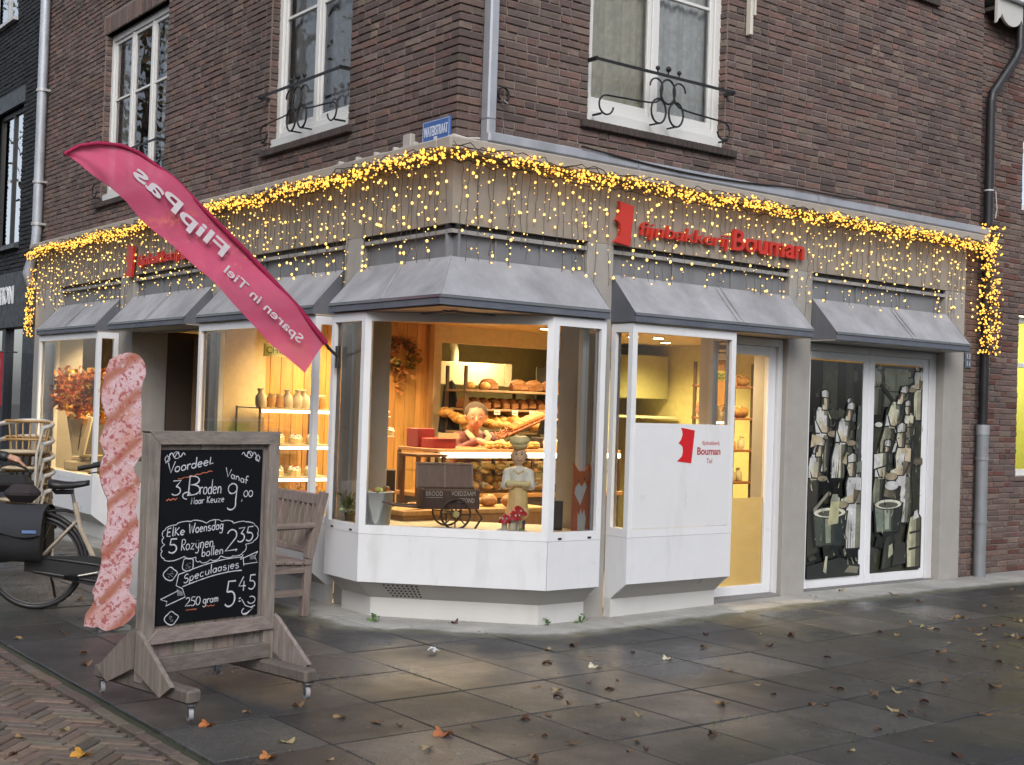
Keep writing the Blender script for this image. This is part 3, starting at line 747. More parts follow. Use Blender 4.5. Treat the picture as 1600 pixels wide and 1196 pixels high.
# ---------------------------------------------------------------- shop interior (fixed parts of the building)
WOOD = (.5, .25, .07); WOODD = (.2, .1, .04); YEL = (.62, .5, .2); CRM = (.66, .55, .36)
mb = MB(); mb.prism([(x, y, -.04) for x, y in ((5.3, 8.85), (6.5, 7.66), (11.78, 7.72), (11.78, 17.0), (5.3, 17.0))], (0, 0, .055), (.2, .16, .12)); mb.build('shop_floor', 'satin', bld)
mb = MB()
mb.box(5.2, 11.8, 7.65, 17.0, 2.44, 2.47, (.62, .44, .22)); mb.build('ceiling', 'matte', bld)
mb = MB(); mb.box(7.62, 9.6, 11.4, 11.5, 2.26, 2.44, CRM); mb.box(7.62, 7.76, 11.4, 11.5, 0, 2.26, CRM)
mb.box(9.42, 9.6, 11.4, 11.5, 0, 2.26, YEL); mb.box(9.6, 10.0, 11.4, 11.5, 0, 2.44, YEL)
mb.box(7.3, 11.75, 13.3, 13.36, 0, 2.44, (.42, .38, .27)); mb.box(7.3, 7.36, 11.5, 13.3, 0, 2.44, (.3, .28, .2))
mb.box(11.7, 11.76, 7.75, 13.3, 0, 2.44, (.6, .52, .25)); mb.box(9.05, 9.11, 7.78, 8.08, 0, 2.44, (.6, .5, .27))
mb.build('interior_wall', 'matte', bld)
mb = MB(); x = 5.5; rg = random.Random(4)
while x < 7.6:
    w = rg.choice([.1, .115, .13]); mb.box(x + .003, min(x + w, 7.6), 11.385, 11.41 + rg.uniform(-.003, .002), 0, 2.44, jit((.5, .27, .085), .16, rg), 0, .004); x += w
mb.box(5.5, 7.6, 11.42, 11.44, 0, 2.44, (.05, .03, .015)); mb.box(7.56, 7.62, 11.33, 11.42, 0, 2.44, (.36, .19, .07), 0, .005)
mb.build('plank_wall', 'plank', bld)
mb = MB(); mb.box(5.5, 6.0, 11.45, 11.55, 0, 2.44, CRM); mb.box(5.2, 5.63, 11.28, 11.328, .0, 2.27, (.7, .57, .34)); mb.box(5.54, 5.62, 13.7, 17, 0, .02, CRM)
mb.box(6.3, 6.36, 11.5, 17, 0, 2.44, (.4, .36, .2)); mb.build('partition', 'matte', bld)
# recessed side entrance on the left facade
mb = MB(); mb.box(5.6, 6.35, 13.66, 13.72, 0, 2.3, (.07, .05, .035)); mb.build('entry_side', 'matte', bld)
mb = MB(); dk = (.3, .19, .1)
for a, b in ((11.62, 11.68), (12.35, 12.43), (12.95, 13.03), (13.58, 13.63)): mb.box(5.9, 5.97, a, b, 0, 2.26, dk, 0, .004)
mb.box(5.9, 5.97, 11.68, 13.58, 2.16, 2.26, dk, 0, .004); mb.box(5.9, 5.97, 11.68, 12.35, .0, .12, dk); mb.box(5.9, 5.97, 12.43, 12.95, 0, .12, dk); mb.box(5.9, 5.97, 13.03, 13.58, 0, .12, dk)
ent = mb.build('entry_door', 'plank', bld)
p = MB(); p.quad((5.935, 11.66, .1), (5.935, 13.6, .1), (5.935, 13.6, 2.18), (5.935, 11.66, 2.18), (1, 1, 1)); p.build('pane', 'glass', ent)

# ceiling lamps, discs plus light; some are fills added to brighten dark spots
LAMPS = [(6.55, 9.75), (6.75, 10.75), (7.0, 8.95), (7.6, 9.95), (8.5, 10.55), (8.6, 9.4), (6.2, 10.9), (6.0, 9.6), (9.6, 9.4), (10.4, 8.9), (10.2, 10.6), (5.9, 14.6), (5.9, 15.6), (6.2, 12.6), (8.6, 11.72), (10.2, 11.9), (6.0, 8.55), (8.35, 8.3), (5.55, 10.6), (5.57, 14.5), (5.57, 15.5), (9.9, 10.7), (10.9, 11.2)]
for i, (x, y) in enumerate(LAMPS):
    o = MB().cyl((x, y, 2.44), (x, y, 2.425), .075, (.6, .6, .6), 0, 18).build('ceiling_and_fill_lamp', 'metal', bld)
    MB().cyl((x, y, 2.424), (x, y, 2.42), .055, (1, 1, 1), 0, 16).build('lamp_lens', 'lamp', o)
    ld = bpy.data.lights.new('spot', 'SPOT'); ld.energy = 28 if x < 5.56 else 44 if (6.6 < x < 8.2 and 9 < y < 10.9) else 88 if y < 11.3 else 70; ld.spot_size = rad(150); ld.spot_blend = .8; ld.shadow_soft_size = .06; ld.color = (1, .7, .35) if x < 9.2 else (1, .8, .36)
    lo = bpy.data.objects.new('ceiling_and_fill_light', ld); COL.objects.link(lo); lo.location = (x, y, 2.40)

# ---------------------------------------------------------------- shop interior: furniture and goods
def case(name, x0, x1, y0, y1, label):
    t = thing(name, ((x0 + x1) / 2, (y0 + y1) / 2, .015), label, 'counter')
    m = MB(); m.box(x0, x1, y0 + .05, y1, .02, .14, BLACK); m.box(x0, x1, y0, y1, .14, .76, (.10, .075, .06), 0, .006); m.box(x0 - .02, x1 + .02, y0 - .03, y1, .76, .80, WOOD, 0, .004); m.build('base', 'satin', t)
    m = MB(); m.box(x0, x1, y0 + .03, y1 - .05, .985, .995, (.5, .5, .45)); m.build('shelf', 'glass_case', t)
    m = MB(); m.box(x0, x1, y0 - .01, y1, 1.17, 1.2, (.35, .16, .07), 0, .004); m.build('counter_top', 'satin', t)
    m = MB(); m.box(x0 + .03, x1 - .02, y0 - .035, y0 - .011, 1.125, 1.168, (1, 1, 1), 0, .008); m.build('light_tube', 'tube', t)
    m = MB()
    for x in (x0 + .01, (x0 + x1) / 2, x1 - .01): m.box(x - .012, x + .012, y0 - .008, y0 + .016, .8, 1.17, (.1, .05, .03)); m.box(x - .012, x + .012, y1 - .03, y1, .8, 1.17, (.1, .05, .03))
    m.build('frame', 'satin', t)
    m = MB(); m.quad((x0, y0 - .003, .8), (x1, y0 - .003, .8), (x1, y0 - .003, 1.17), (x0, y0 - .003, 1.17), (1, 1, 1)); m.build('front_glass', 'glass_case', t)
case('display_counter', 6.32, 8.5, 9.32, 9.95, 'glass bakery counter with a bright strip light under its top')
def shelf(name, x0, x1, y0, y1, zs, label, col=(.3, .2, .12), z0=0.015, back=None):
    t = thing(name, ((x0 + x1) / 2, (y0 + y1) / 2, z0), label, 'shelf')
    for z in zs: MB().box(x0 + .002, x1 - .002, y0, y1, z - .025, z, col, 0, .004).build('shelf_board', 'plank', t)
    m = MB()
    for x in (x0, x1 - .03):
        for y in (y0 + .02, y1 - .05): m.box(x, x + .03, y, y + .03, z0, zs[-1] + .25, (.12, .08, .05))
    m.box((x0 + x1) / 2 + .1, (x0 + x1) / 2 + .13, y1 - .05, y1 - .02, z0, zs[-1] - .025, (.16, .1, .05))
    if back: m.box(x0 + .03, x1 - .03, y1 - .012, y1 - .004, z0 + .2, zs[-1], back)
    m.build('shelf_frame', 'satin', t)
    return t
shelf('bread_shelf', 7.78, 9.4, 10.95, 11.36, (.7, 1.0, 1.32, 1.56, 1.76), 'tall open rack of loaves and rolls behind the counter')
rb = random.Random(9)
PROTO = {}
def good(kind, loc, rz, label, cat, group, scale=1.):
    """bread and pastry: one of each kind is modelled, the rest are copies of it"""
    if kind not in PROTO:
        m = MB(); r = random.Random(len(PROTO))
        if kind == 'bread_roll': m.ball((0, 0, .036), .05, (.5, .25, .06), 0, 12, 8, (1, 1, .75), None, .04, r); m.tube([(-.035, 0, .072), (0, .004, .076), (.035, 0, .072)], .006, (.75, .5, .2), 0, 5)
        elif kind == 'pale_roll': m.ball((0, 0, .036), .052, (.62, .38, .13), 0, 12, 8, (1.1, .95, .75), None, .05, r)
        elif kind == 'tin_loaf':
            m.box(-.1, .1, -.05, .05, 0, .075, (.2, .085, .03), 0, .012)
            m.ball((0, 0, .075), .1, (.24, .1, .03), 0, 14, 8, (1.02, .55, .5), None, .02, r)
        elif kind == 'round_loaf':
            m.ball((0, 0, .06), .11, (.36, .17, .05), 0, 14, 9, (1, .9, .65), None, .03, r)
            for a in (-.04, 0, .04): m.tube([(a, -.06, .117), (a + .01, 0, .13), (a, .06, .117)], .006, (.7, .5, .25), 0, 5)
        elif kind == 'baguette':
            m.tube([(-.27, 0, .03), (-.2, 0, .035), (0, .01, .038), (.2, 0, .035), (.27, 0, .03)], [.012, .03, .036, .03, .012], (.46, .2, .05), 0, 10)
            for k in range(5): m.tube([(-.18 + k * .09, -.018, .067), (-.14 + k * .09, .018, .067)], .006, (.72, .5, .24), 0, 5)
        elif kind == 'croissant':
            P = arc(0, 0, .07, .055, 20, 160, 12); m.tube([(x, y, .03) for x, y in P], [.01 + .026 * math.sin(math.pi * i / 12) + (.004 if i % 2 else 0) for i in range(13)], (.6, .32, .08), 0, 10)
        elif kind == 'cream_cake':
            m.cyl((0, 0, 0), (0, 0, .06), .06, (.75, .6, .3), 0, 18); m.lathe((0, 0, .06), [(.06, 0), (.055, .012), (.0, .016)], (.85, .8, .65), 0, 16)
            for k in range(6): m.ball((.042 * math.cos(k * 1.05), .042 * math.sin(k * 1.05), .08), .013, (.85, .82, .7), 0, 8, 5)
            m.ball((0, 0, .085), .014, (.6, .02, .01), 0, 8, 6)
        elif kind == 'glass_jar':
            m.lathe((0, 0, 0), [(.035, 0), (.038, .02), (.038, .075), (.03, .09)], (.55, .3, .1), 0, 12); m.cyl((0, 0, .09), (0, 0, .11), .033, (.75, .6, .3), 0, 12)
        elif kind == 'pastry_bag':
            m.lathe((0, 0, 0), [(.04, 0), (.05, .03), (.045, .09), (.018, .12), (.03, .15)], (.7, .6, .42), 0, 10)
        elif kind == 'filled_roll':
            m.ball((0, 0, .03), .06, (.62, .4, .14), 0, 12, 7, (1.35, .75, .5), None, .04, r); m.box(-.07, .07, -.04, .04, .026, .036, (.2, .3, .05)); m.ball((0, 0, .05), .06, (.58, .34, .1), 0, 12, 7, (1.3, .7, .5), None, .04, r)
        o = m.build(kind, 'bread' if kind not in ('glass_jar', 'pastry_bag') else 'satin'); PROTO[kind] = [o, False]
    o, used = PROTO[kind]
    if used: o = o.copy(); COL.objects.link(o)
    PROTO[kind][1] = True
    o.location = loc; o.rotation_euler = (rb.uniform(-.15, .15), rb.uniform(-.15, .15), rz); o.scale = (scale,) * 3
    return tag(o, label, cat, group)
R_ = rb.uniform
# top board, second board, and the sloping heap of rolls behind the counter
for k in range(7):
    if k in (0, 2): good('pale_roll', (7.92 + k * .1, 11.08, 1.765), 0, 'pale floury roll on the top board of the bread rack', 'bread', 'pale rolls on the top board', 1.1)
    else: good('tin_loaf', (8.0 + k * .21, 11.15 + R_(-.02, .02), 1.762), R_(-.1, .1), 'dark tin loaf on the top board of the bread rack', 'bread', 'tin loaves on the top board', 1.05)
for k in range(12): good('tin_loaf', (7.88 + k * .125, 11.12, 1.562), 1.57 + R_(-.1, .1), 'brown tin loaf standing in the row on the second board of the bread rack', 'bread', 'tin loaves on the second board', .95)
for k in range(90):
    x = 7.74 + (k % 18) * .094 + R_(-.02, .02); r = k // 18
    good('bread_roll' if R_(0, 1) < .55 else 'pale_roll', (x, 10.93 + r * .085 + R_(-.01, .01), 1.325 + r * .03 + R_(0, .06)), R_(0, 3), 'golden round roll in the heap behind the clerk', 'bread', 'rolls heaped behind the clerk', R_(1.0, 1.5))
for k in range(14): good('round_loaf', (7.9 + (k % 7) * .22, 11.05 + (k // 7) * .2, 1.003), R_(0, 3), 'round scored loaf on the lower board of the bread rack', 'bread', 'round loaves on the lower board', R_(.85, 1.0))
# basket of red-brown baguettes leaning at the right end
t = thing('baguette_basket', (8.15, 10.35, 1.2), 'slanted red brown wicker basket of long loaves right of the clerk', 'basket')
m = MB(); A = Vector((7.85, 10.3, 1.30)); B = Vector((8.55, 10.3, 1.56))
for k in range(7): m.tube([A + Vector((0, k * .035, -.03 * math.sin(k / 6 * 3.14))), B + Vector((0, k * .035, -.03 * math.sin(k / 6 * 3.14)))], .013, (.3, .09, .03), 0, 6)
for s_ in range(12):
    q = A.lerp(B, s_ / 11); m.tube([q + Vector((0, -.01, .03)), q + Vector((0, .04, -.025)), q + Vector((0, .16, -.035)), q + Vector((0, .22, .03))], .007, (.36, .12, .04), 0, 5)
m.build('wicker', 'plank', t); MB().box(8.0, 8.3, 10.3, 10.5, 1.2, 1.25, WOODD).build('stand', 'plank', t)
for k in range(4):
    o = good('baguette', tuple(A.lerp(B, .45 + .02 * k) + Vector((0, .03 + k * .045, .0))), 0, 'long crusty baguette lying in the slanted wicker basket', 'bread', 'baguettes in the slanted basket', .85); o.rotation_euler = (0, -math.atan2(.26, .7), 0)
# pastries inside and on the counter
for k in range(33): good(rb.choice(['croissant', 'filled_roll', 'pale_roll']), (6.42 + (k % 11) * .185 + R_(-.03, .03), 9.39 + (k // 11) * .13, .802 + R_(0, .03)), R_(0, 6), 'golden pastry behind the counter glass', 'pastry', 'pastries in the counter', R_(.9, 1.25))
for k in range(12): good(rb.choice(['croissant', 'bread_roll', 'filled_roll']), (6.9 + (k % 6) * .1 + R_(-.03, .03), 9.5 + (k // 6) * .13, .85 + R_(0, .06)), R_(0, 6), 'golden pastry behind the counter glass', 'pastry', 'pastries in the counter', R_(.9, 1.2))
for k in range(16): good(rb.choice(['croissant', 'bread_roll', 'filled_roll']), (6.5 + (k % 8) * .16 + R_(-.03, .03), 9.45 + (k // 8) * .2, 1.0), R_(0, 6), 'golden pastry on the glass shelf of the counter', 'pastry', 'pastries on the glass shelf', R_(.8, 1.0))
for k in range(8): good('filled_roll', (7.0 + k * .075, 9.42 + R_(-.02, .02), 1.202), R_(0, 6), 'filled roll on the counter top in front of the clerk', 'pastry', 'filled rolls on the counter top', R_(.8, .95))
for k in range(5): good('cream_cake', (7.72 + k * .15, 9.45, 1.202), 0, 'small cream cake with a red cherry on the counter top', 'cake', 'cream cakes on the counter', 1.15)
# boxes on the counter
solo('carton', MB().box(6.36, 6.6, 9.42, 9.62, 1.202, 1.29, (.26, .02, .018), 0, .004).box(6.4, 6.62, 9.405, 9.415, 1.292, 1.34, (.6, .5, .3)), 'satin', (6.48, 9.5, 1.202), 'flat red and cream cake box on the left end of the counter', 'box')
solo('carton', MB().box(6.35, 6.53, 9.66, 9.85, 1.202, 1.37, (.2, .015, .02), 0, .004), 'satin', (6.44, 9.75, 1.202), 'dark red paper box behind the flat cake box', 'box')
# side table with nuts and cake stand
t = thing('side_table', (6.14, 9.25, .015), 'small dark wooden table left of the counter with baubles on it', 'table'); m = MB(); m.box(5.98, 6.3, 9.1, 9.4, 1.14, 1.165, (.16, .07, .03), 0, .004); m.build('table_top', 'plank', t)
for x, y in ((6.0, 9.12), (6.26, 9.12), (6.0, 9.36), (6.26, 9.36)): MB().box(x, x + .03, y, y + .03, .02, 1.14, (.14, .06, .03)).build('leg', 'plank', t)
for k in range(14): solo('bauble', MB().ball((0, 0, 0), .03, rb.choice([(.3, .16, .05), (.5, .4, .2), (.16, .1, .04)]), 0, 10, 7), 'gloss', (6.03 + (k % 5) * .055, 9.15 + (k // 5) * .08, 1.194), 'shiny brown bauble on the small dark table', 'bauble', 'baubles on the side table')
t = thing('cake_stand', (5.98, 9.75, .015), 'tall dark pedestal with tiers of white cakes beside the plank wall', 'stand')
m = MB(); m.box(5.85, 6.12, 9.65, 9.9, .02, 1.0, (.03, .022, .02), 0, .005); m.cyl((5.98, 9.77, 1.0), (5.98, 9.77, 1.45), .02, (.15, .07, .03)); m.build('pedestal', 'satin', t)
for z, r in ((1.28, .16), (1.45, .12)): MB().lathe((5.98, 9.77, z), [(.02, 0), (r, .008), (r, .02), (0, .02)], (.6, .5, .4), 0, 20).build('tier', 'satin', t)
for z, r, n in ((1.302, .11, 7), (1.472, .06, 4)):
    for k in range(n): good('cream_cake', (5.98 + r * math.cos(k * 6.28 / n), 9.77 + r * math.sin(k * 6.28 / n), z), 0, 'little white cake on the tiered pedestal', 'cake', 'cakes on the tiered pedestal', .8)
# cake cabinet seen through the left window
t = thing('cake_cabinet', (5.62, 10.9, .015), 'glass cake cabinet full of lit shelves by the plank wall', 'cabinet')
m = MB(); m.box(5.32, 6.1, 10.75, 11.25, .02, .5, (.3, .17, .08)); m.box(5.32, 6.1, 10.75, 11.25, .5, .56, (.5, .4, .2)); m.build('base', 'plank', t)
for z in (.86, 1.16, 1.5): MB().box(5.33, 6.09, 10.77, 11.24, z, z + .012, (.6, .55, .4)).build('shelf_board', 'satin', t)
for z in (.84, 1.14, 1.48): MB().box(5.36, 6.06, 10.772, 10.788, z - .012, z + .012, (1, 1, 1)).build('light_tube', 'tube', t)
m = MB()
for x in (5.315, 6.09):
    for y in (10.745, 11.235): m.box(x, x + .015, y, y + .015, .56, 1.52, (.1, .06, .04))
m.build('frame', 'satin', t)
for z in (.562, .874, 1.174):
    for k in range(8): good('cream_cake', (5.38 + k * .09, 10.85 + (k % 2) * .14, z), 0, 'cream cake on a lit shelf of the cake cabinet', 'cake', 'cakes in the cabinet', .95)
for k in range(8): good(rb.choice(['glass_jar', 'pastry_bag']), (5.38 + k * .09, 10.84, 1.514), 0, 'small jar or bag on top of the cake cabinet', 'jar', 'jars and bags on the cabinet', 1.15)
solo('hanging_sign', MB().box(5.32, 5.9, 10.7, 10.72, 1.98, 2.1, (.62, .6, .2), 0, .003).text('CHOCOLADE', (5.34, 10.698, 2.015), (1, 0, 0), (0, 0, 1), width=.54, height=.06, depth=.003, col=(.12, .2, .03)), 'satin', (5.9, 10.71, 1.98), 'long yellow green sign with green capitals above the cake cabinet', 'sign')
# bakery behind: extractor hood, pipe, coat, menu board, cabinets
t = thing('extractor_hood', (8.45, 12.2, 1.78), 'cream coloured extractor box with a bent white pipe above the bread rack', 'hood')
MB().box(8.05, 9.0, 11.9, 12.5, 1.82, 2.08, (.7, .66, .45), 0, .006).build('hood_box', 'satin', t); MB().box(9.003, 9.1, 11.9, 12.5, 1.82, 2.085, (.72, .7, .5)).build('hood_end', 'satin', t)
MB().tube([(8.42, 12.1, 2.08), (8.42, 12.1, 2.2), (8.4, 12.1, 2.28), (8.36, 12.1, 2.44)], .045, (.72, .72, .6), 0, 12).build('pipe', 'satin', t)
solo('coat', MB().add([(7.78, 11.36, 1.8), (7.86, 11.33, 1.86), (7.93, 11.36, 1.8), (7.99, 11.34, 1.3), (7.86, 11.28, 1.26), (7.7, 11.34, 1.3), (7.86, 11.39, 1.3), (7.86, 11.39, 1.82)], [(0, 1, 4, 5), (1, 2, 3, 4), (0, 5, 6, 7), (2, 7, 6, 3), (0, 7, 1), (1, 7, 2), (5, 4, 6), (4, 3, 6)], (.015, .015, .02)), 'cloth', (7.86, 11.36, 1.5), 'black coat hanging on the wall left of the bread rack', 'coat')
solo('menu_board', MB().box(9.05, 9.5, 11.36, 11.385, 1.55, 2.05, (.05, .05, .045), 0, .004).text('2,00', (9.28, 11.358, 1.85), (1, 0, 0), (0, 0, 1), width=.16, depth=.002, col=(.3, .3, .25)), 'satin', (9.28, 11.38, 1.55), 'square dark price board on the yellow wall behind the second bay', 'sign')
t = thing('refrigerator', (10.6, 12.6, .015), 'tall pale green lit refrigerator behind the second bay window', 'refrigerator')
MB().box(10.35, 10.95, 12.2, 12.9, .02, 2.1, (.55, .55, .4), 0, .01).build('cabinet', 'satin', t); MB().box(10.38, 10.92, 12.17, 12.197, .1, 1.35, (.5, .52, .4), 0, .006).build('door', 'satin', t); MB().box(10.86, 10.88, 12.14, 12.168, .8, 1.2, (.6, .6, .6)).build('handle', 'metal', t)
t = thing('wall_cupboard', (11.3, 12.2, 1.5), 'olive coloured wall cupboard above a worktop at the back of the bakery', 'cupboard')
MB().box(11.05, 11.65, 11.9, 12.9, 1.75, 2.3, (.45, .42, .2), 0, .006).build('cupboard', 'satin', t); MB().box(11.0, 11.65, 11.7, 12.9, 1.5, 1.53, (.7, .68, .5)).build('shelf_board', 'satin', t)
shelf('goods_rack', 10.1, 10.75, 9.6, 9.95, (.5, .85, 1.2, 1.55, 1.9), 'narrow rack of packed goods seen through the glass door', (.3, .12, .05))
for z in (.5, .85, 1.2, 1.55, 1.9):
    for k in range(5): good(rb.choice(['pastry_bag', 'glass_jar', 'round_loaf']), (10.2 + k * .11, 9.72, z + .003), 0, 'packed goods on the narrow rack inside the glass door', 'goods', 'goods on the rack by the door', .95)
for i, z in enumerate((.82, 1.17, 1.52)): pass

# ---------------------------------------------------------------- people inside
def face(parent, c, fwd, r, hair, skin, beard=None):
    fwd = Vector(fwd).normalized(); sd = fwd.cross(Vector((0, 0, 1))).normalized(); c = Vector(c); up = Vector((0, 0, 1))
    m = MB()
    for s_ in (-1, 1):
        e = c + fwd * r * .86 + sd * (s_ * r * .36) + up * r * .08
        m.ball(e - fwd * r * .03, r * .11, (.4, .38, .36), 0, 8, 6); m.ball(e + fwd * r * .035, r * .06, (.03, .02, .015), 0, 6, 5)
        m.tube([e + up * r * .24 - sd * r * .16 + fwd * r * .1, e + up * r * .29 + fwd * r * .14, e + up * r * .24 + sd * r * .16 + fwd * r * .1], r * .035, mixc(hair, (0, 0, 0), .3), 0, 5)
    m.tube([c + fwd * r * .84 - up * r * .5 - sd * r * .22, c + fwd * r * .93 - up * r * .53, c + fwd * r * .84 - up * r * .5 + sd * r * .22], r * .05, (.3, .06, .05), 0, 5)
    m.build('face_features', 'satin', parent)
def head_prims(c, fwd, r, skin):
    fwd = Vector(fwd).normalized(); sd = fwd.cross(Vector((0, 0, 1))).normalized(); c = Vector(c); up = Vector((0, 0, 1))
    return [('ell', c + up * r * .12, (r * .92, r * .92, r * 1.05), skin), ('ell', c - up * r * .42 + fwd * r * .22, (r * .66, r * .66, r * .7), skin),
            ('cap', c + fwd * r * .85 + up * r * .08, c + fwd * r * 1.04 - up * r * .2, r * .11, r * .17, skin)] + [('ell', c + sd * (s_ * r * .93), (r * .16, r * .16, r * .27), skin) for s_ in (-1, 1)]
def hand_prims(w, d, palm_n, skin, thumb_side):
    """palm, four unequal bent fingers and a thumb from the side of the palm"""
    w = Vector(w); d = Vector(d).normalized(); n = Vector(palm_n).normalized(); s_ = d.cross(n).normalized()
    P = [('cap', w, w + d * .075, .03, .034, skin)]
    for k, L in enumerate((.062, .075, .07, .052)):
        b = w + d * .088 + s_ * ((k - 1.5) * .021); q = b + d * L * .55 + n * .008; P += [('cap', b, q, .0095, .009, skin), ('cap', q, q + d * L * .42 + n * .02, .009, .0075, skin)]
    b = w + d * .03 + s_ * (thumb_side * .034); q = b + d * .035 + s_ * (thumb_side * .022); P += [('cap', b, q, .0125, .011, skin), ('cap', q, q + d * .032, .011, .009, skin)]
    return P
SKIN = (.42, .2, .13)
# clerk leaning over the counter
t = thing('person', (7.3, 10.3, .015), 'clerk in a dusky red jacket and pale scarf bending over the counter', 'person')
hc = Vector((7.18, 9.93, 1.485)); fw = (-.5, -.8, -.15); JK = (.13, .04, .04)
body = head_prims(hc, fw, .105, SKIN) + [('cap', hc - Vector((0, -.04, .08)), (7.25, 10.06, 1.27), .055, .065, SKIN),
    ('cap', (7.10, 10.10, 1.255), (7.44, 10.06, 1.255), .088, .088, JK), ('cap', (7.27, 10.10, 1.23), (7.34, 10.34, .95), .15, .155, JK),
    ('cap', (7.34, 10.34, .95), (7.34, 10.36, .8), .16, .165, (.05, .05, .07)), ('cap', (7.06, 10.08, 1.24), (7.04, 10.06, 1.14), .066, .056, JK), ('cap', (7.04, 10.06, 1.14), (7.14, 9.86, 1.25), .052, .042, JK),
    ('cap', (7.48, 10.05, 1.24), (7.58, 10.04, 1.12), .066, .056, JK), ('cap', (7.58, 10.04, 1.12), (7.44, 9.86, 1.24), .052, .042, JK)]
for x in (7.25, 7.43): body += [('cap', (x, 10.36, .8), (x, 10.34, .48), .085, .065, (.05, .05, .07)), ('cap', (x, 10.34, .48), (x, 10.36, .1), .062, .045, (.05, .05, .07)), ('cap', (x, 10.38, .06), (x, 10.24, .05), .045, .04, (.03, .03, .03))]
body += hand_prims((7.15, 9.84, 1.26), (.5, -.7, -.25), (0, .2, -1), SKIN, 1) + hand_prims((7.43, 9.84, 1.25), (-.4, -.75, -.25), (0, .2, -1), SKIN, -1)
sculpt('body', body, .0075, t, 'skin', 3)
HR = (.07, .05, .04)
m = MB(); R3 = Matrix.Identity(3); m.ball(hc + Vector((.015, .025, .035)), .112, HR, 0, 20, 14, (1, 1, .98), None, .03, rb)
m2 = MB(); keep = [i for i, f in enumerate(m.f) if (sum((Vector(m.v[k]) for k in f), Vector()) / len(f) - hc).dot(Vector(fw).normalized()) < .045 or (sum((Vector(m.v[k]) for k in f), Vector()) / len(f)).z > hc.z + .075]
m.f = [m.f[i] for i in keep]; m.c = [m.c[i] for i in keep]; m.m = [0] * len(keep); m.sm = [True] * len(keep); m.build('hair', 'cloth', t)
face(t, hc, fw, .105, HR, SKIN)
m = MB(); m.tube([(7.15, 10.02, 1.335), (7.14, 9.95, 1.3), (7.2, 9.94, 1.24), (7.25, 9.94, 1.17)], [.025, .028, .03, .02], (.5, .42, .3), 0, 8); m.tube([(7.36, 10.01, 1.335), (7.35, 9.94, 1.3), (7.3, 9.94, 1.23), (7.27, 9.94, 1.16)], [.025, .028, .03, .02], (.5, .42, .3), 0, 8); m.build('scarf', 'cloth', t)
# second woman behind the second bay
t = thing('person', (9.35, 9.0, .015), 'woman with reddish blond hair in a pink top standing inside behind the white printed bay', 'person')
hc = Vector((9.35, 9.0, 1.62)); fw = (-.75, -.5, -.05); PK = (.5, .2, .16)
body = head_prims(hc, fw, .1, SKIN) + [('cap', hc - Vector((0, 0, .1)), (9.36, 9.02, 1.42), .05, .06, SKIN), ('cap', (9.25, 9.12, 1.37), (9.47, 8.92, 1.37), .075, .075, PK), ('cap', (9.36, 9.02, 1.35), (9.36, 9.02, .95), .14, .13, PK), ('cap', (9.36, 9.02, .95), (9.36, 9.02, .82), .14, .15, (.06, .06, .09)),
    ('cap', (9.21, 9.16, 1.36), (9.18, 9.17, 1.1), .055, .046, PK), ('cap', (9.18, 9.17, 1.1), (9.02, 9.0, 1.02), .044, .034, PK), ('cap', (9.5, 8.88, 1.36), (9.5, 8.84, 1.1), .055, .046, PK), ('cap', (9.5, 8.84, 1.1), (9.34, 8.72, 1.0), .044, .034, PK)]
for s_ in (-1, 1):
    q = Vector((9.36, 9.02, 0)) + Vector((-.06, .06, 0)) * s_; body += [('cap', q + Vector((0, 0, .8)), q + Vector((0, 0, .45)), .08, .06, (.06, .06, .09)), ('cap', q + Vector((0, 0, .45)), q + Vector((0, 0, .08)), .058, .042, (.06, .06, .09)), ('cap', q + Vector((0, 0, .05)), q + Vector((-.1, -.08, .045)), .04, .035, (.03, .03, .03))]
body += hand_prims((9.01, 8.99, 1.02), (-.7, -.5, 0), (0, 0, -1), SKIN, 1) + hand_prims((9.33, 8.71, 1.0), (-.7, -.5, 0), (0, 0, -1), SKIN, -1)
sculpt('body', body, .009, t, 'skin', 3)
m = MB(); m.ball(hc + Vector((.035, .02, .02)), .112, (.4, .19, .07), 0, 16, 12, (1, 1, 1.05), None, .04, rb); m.tube([hc + Vector((.06, .04, .04)), hc + Vector((.09, .06, -.12)), hc + Vector((.08, .05, -.26))], [.08, .075, .03], (.38, .18, .07), 0, 10); m.build('hair', 'cloth', t); face(t, hc, fw, .1, (.4, .2, .1), SKIN)

# ---------------------------------------------------------------- window display of the corner bay
t = thing('zinc_bucket', (4.98, 8.28 + .12, .66), 'grey zinc bucket of flowers at the left of the corner window display', 'bucket'); bx, by = 5.12, 8.30; t.location = (bx, by, .66)
MB().lathe((bx, by, .662), [(.085, 0), (.1, .13), (.112, .25), (.118, .256), (.112, .262), (.108, .25), (.09, .02)], (.42, .43, .42), 0, 24).build('bucket', 'zinc', t)
MB().tube([(bx + .115 * math.cos(a), by + .115 * math.sin(a), .9 - .04 * math.sin(a * 1)) for a in [k * math.pi / 10 - .3 for k in range(11)]], .006, (.3, .3, .3), 0, 6).build('handle', 'metal', t)
m = MB()
for k in range(26): m.ball((bx + R_(-.085, .085), by + R_(-.085, .085), .915 + R_(-.02, .03)), R_(.014, .026), rb.choice([(.6, .12, .06), (.65, .55, .2), (.25, .3, .06), (.7, .65, .5)]), 0, 7, 5)
m.build('dried_flowers', 'leafy', t)
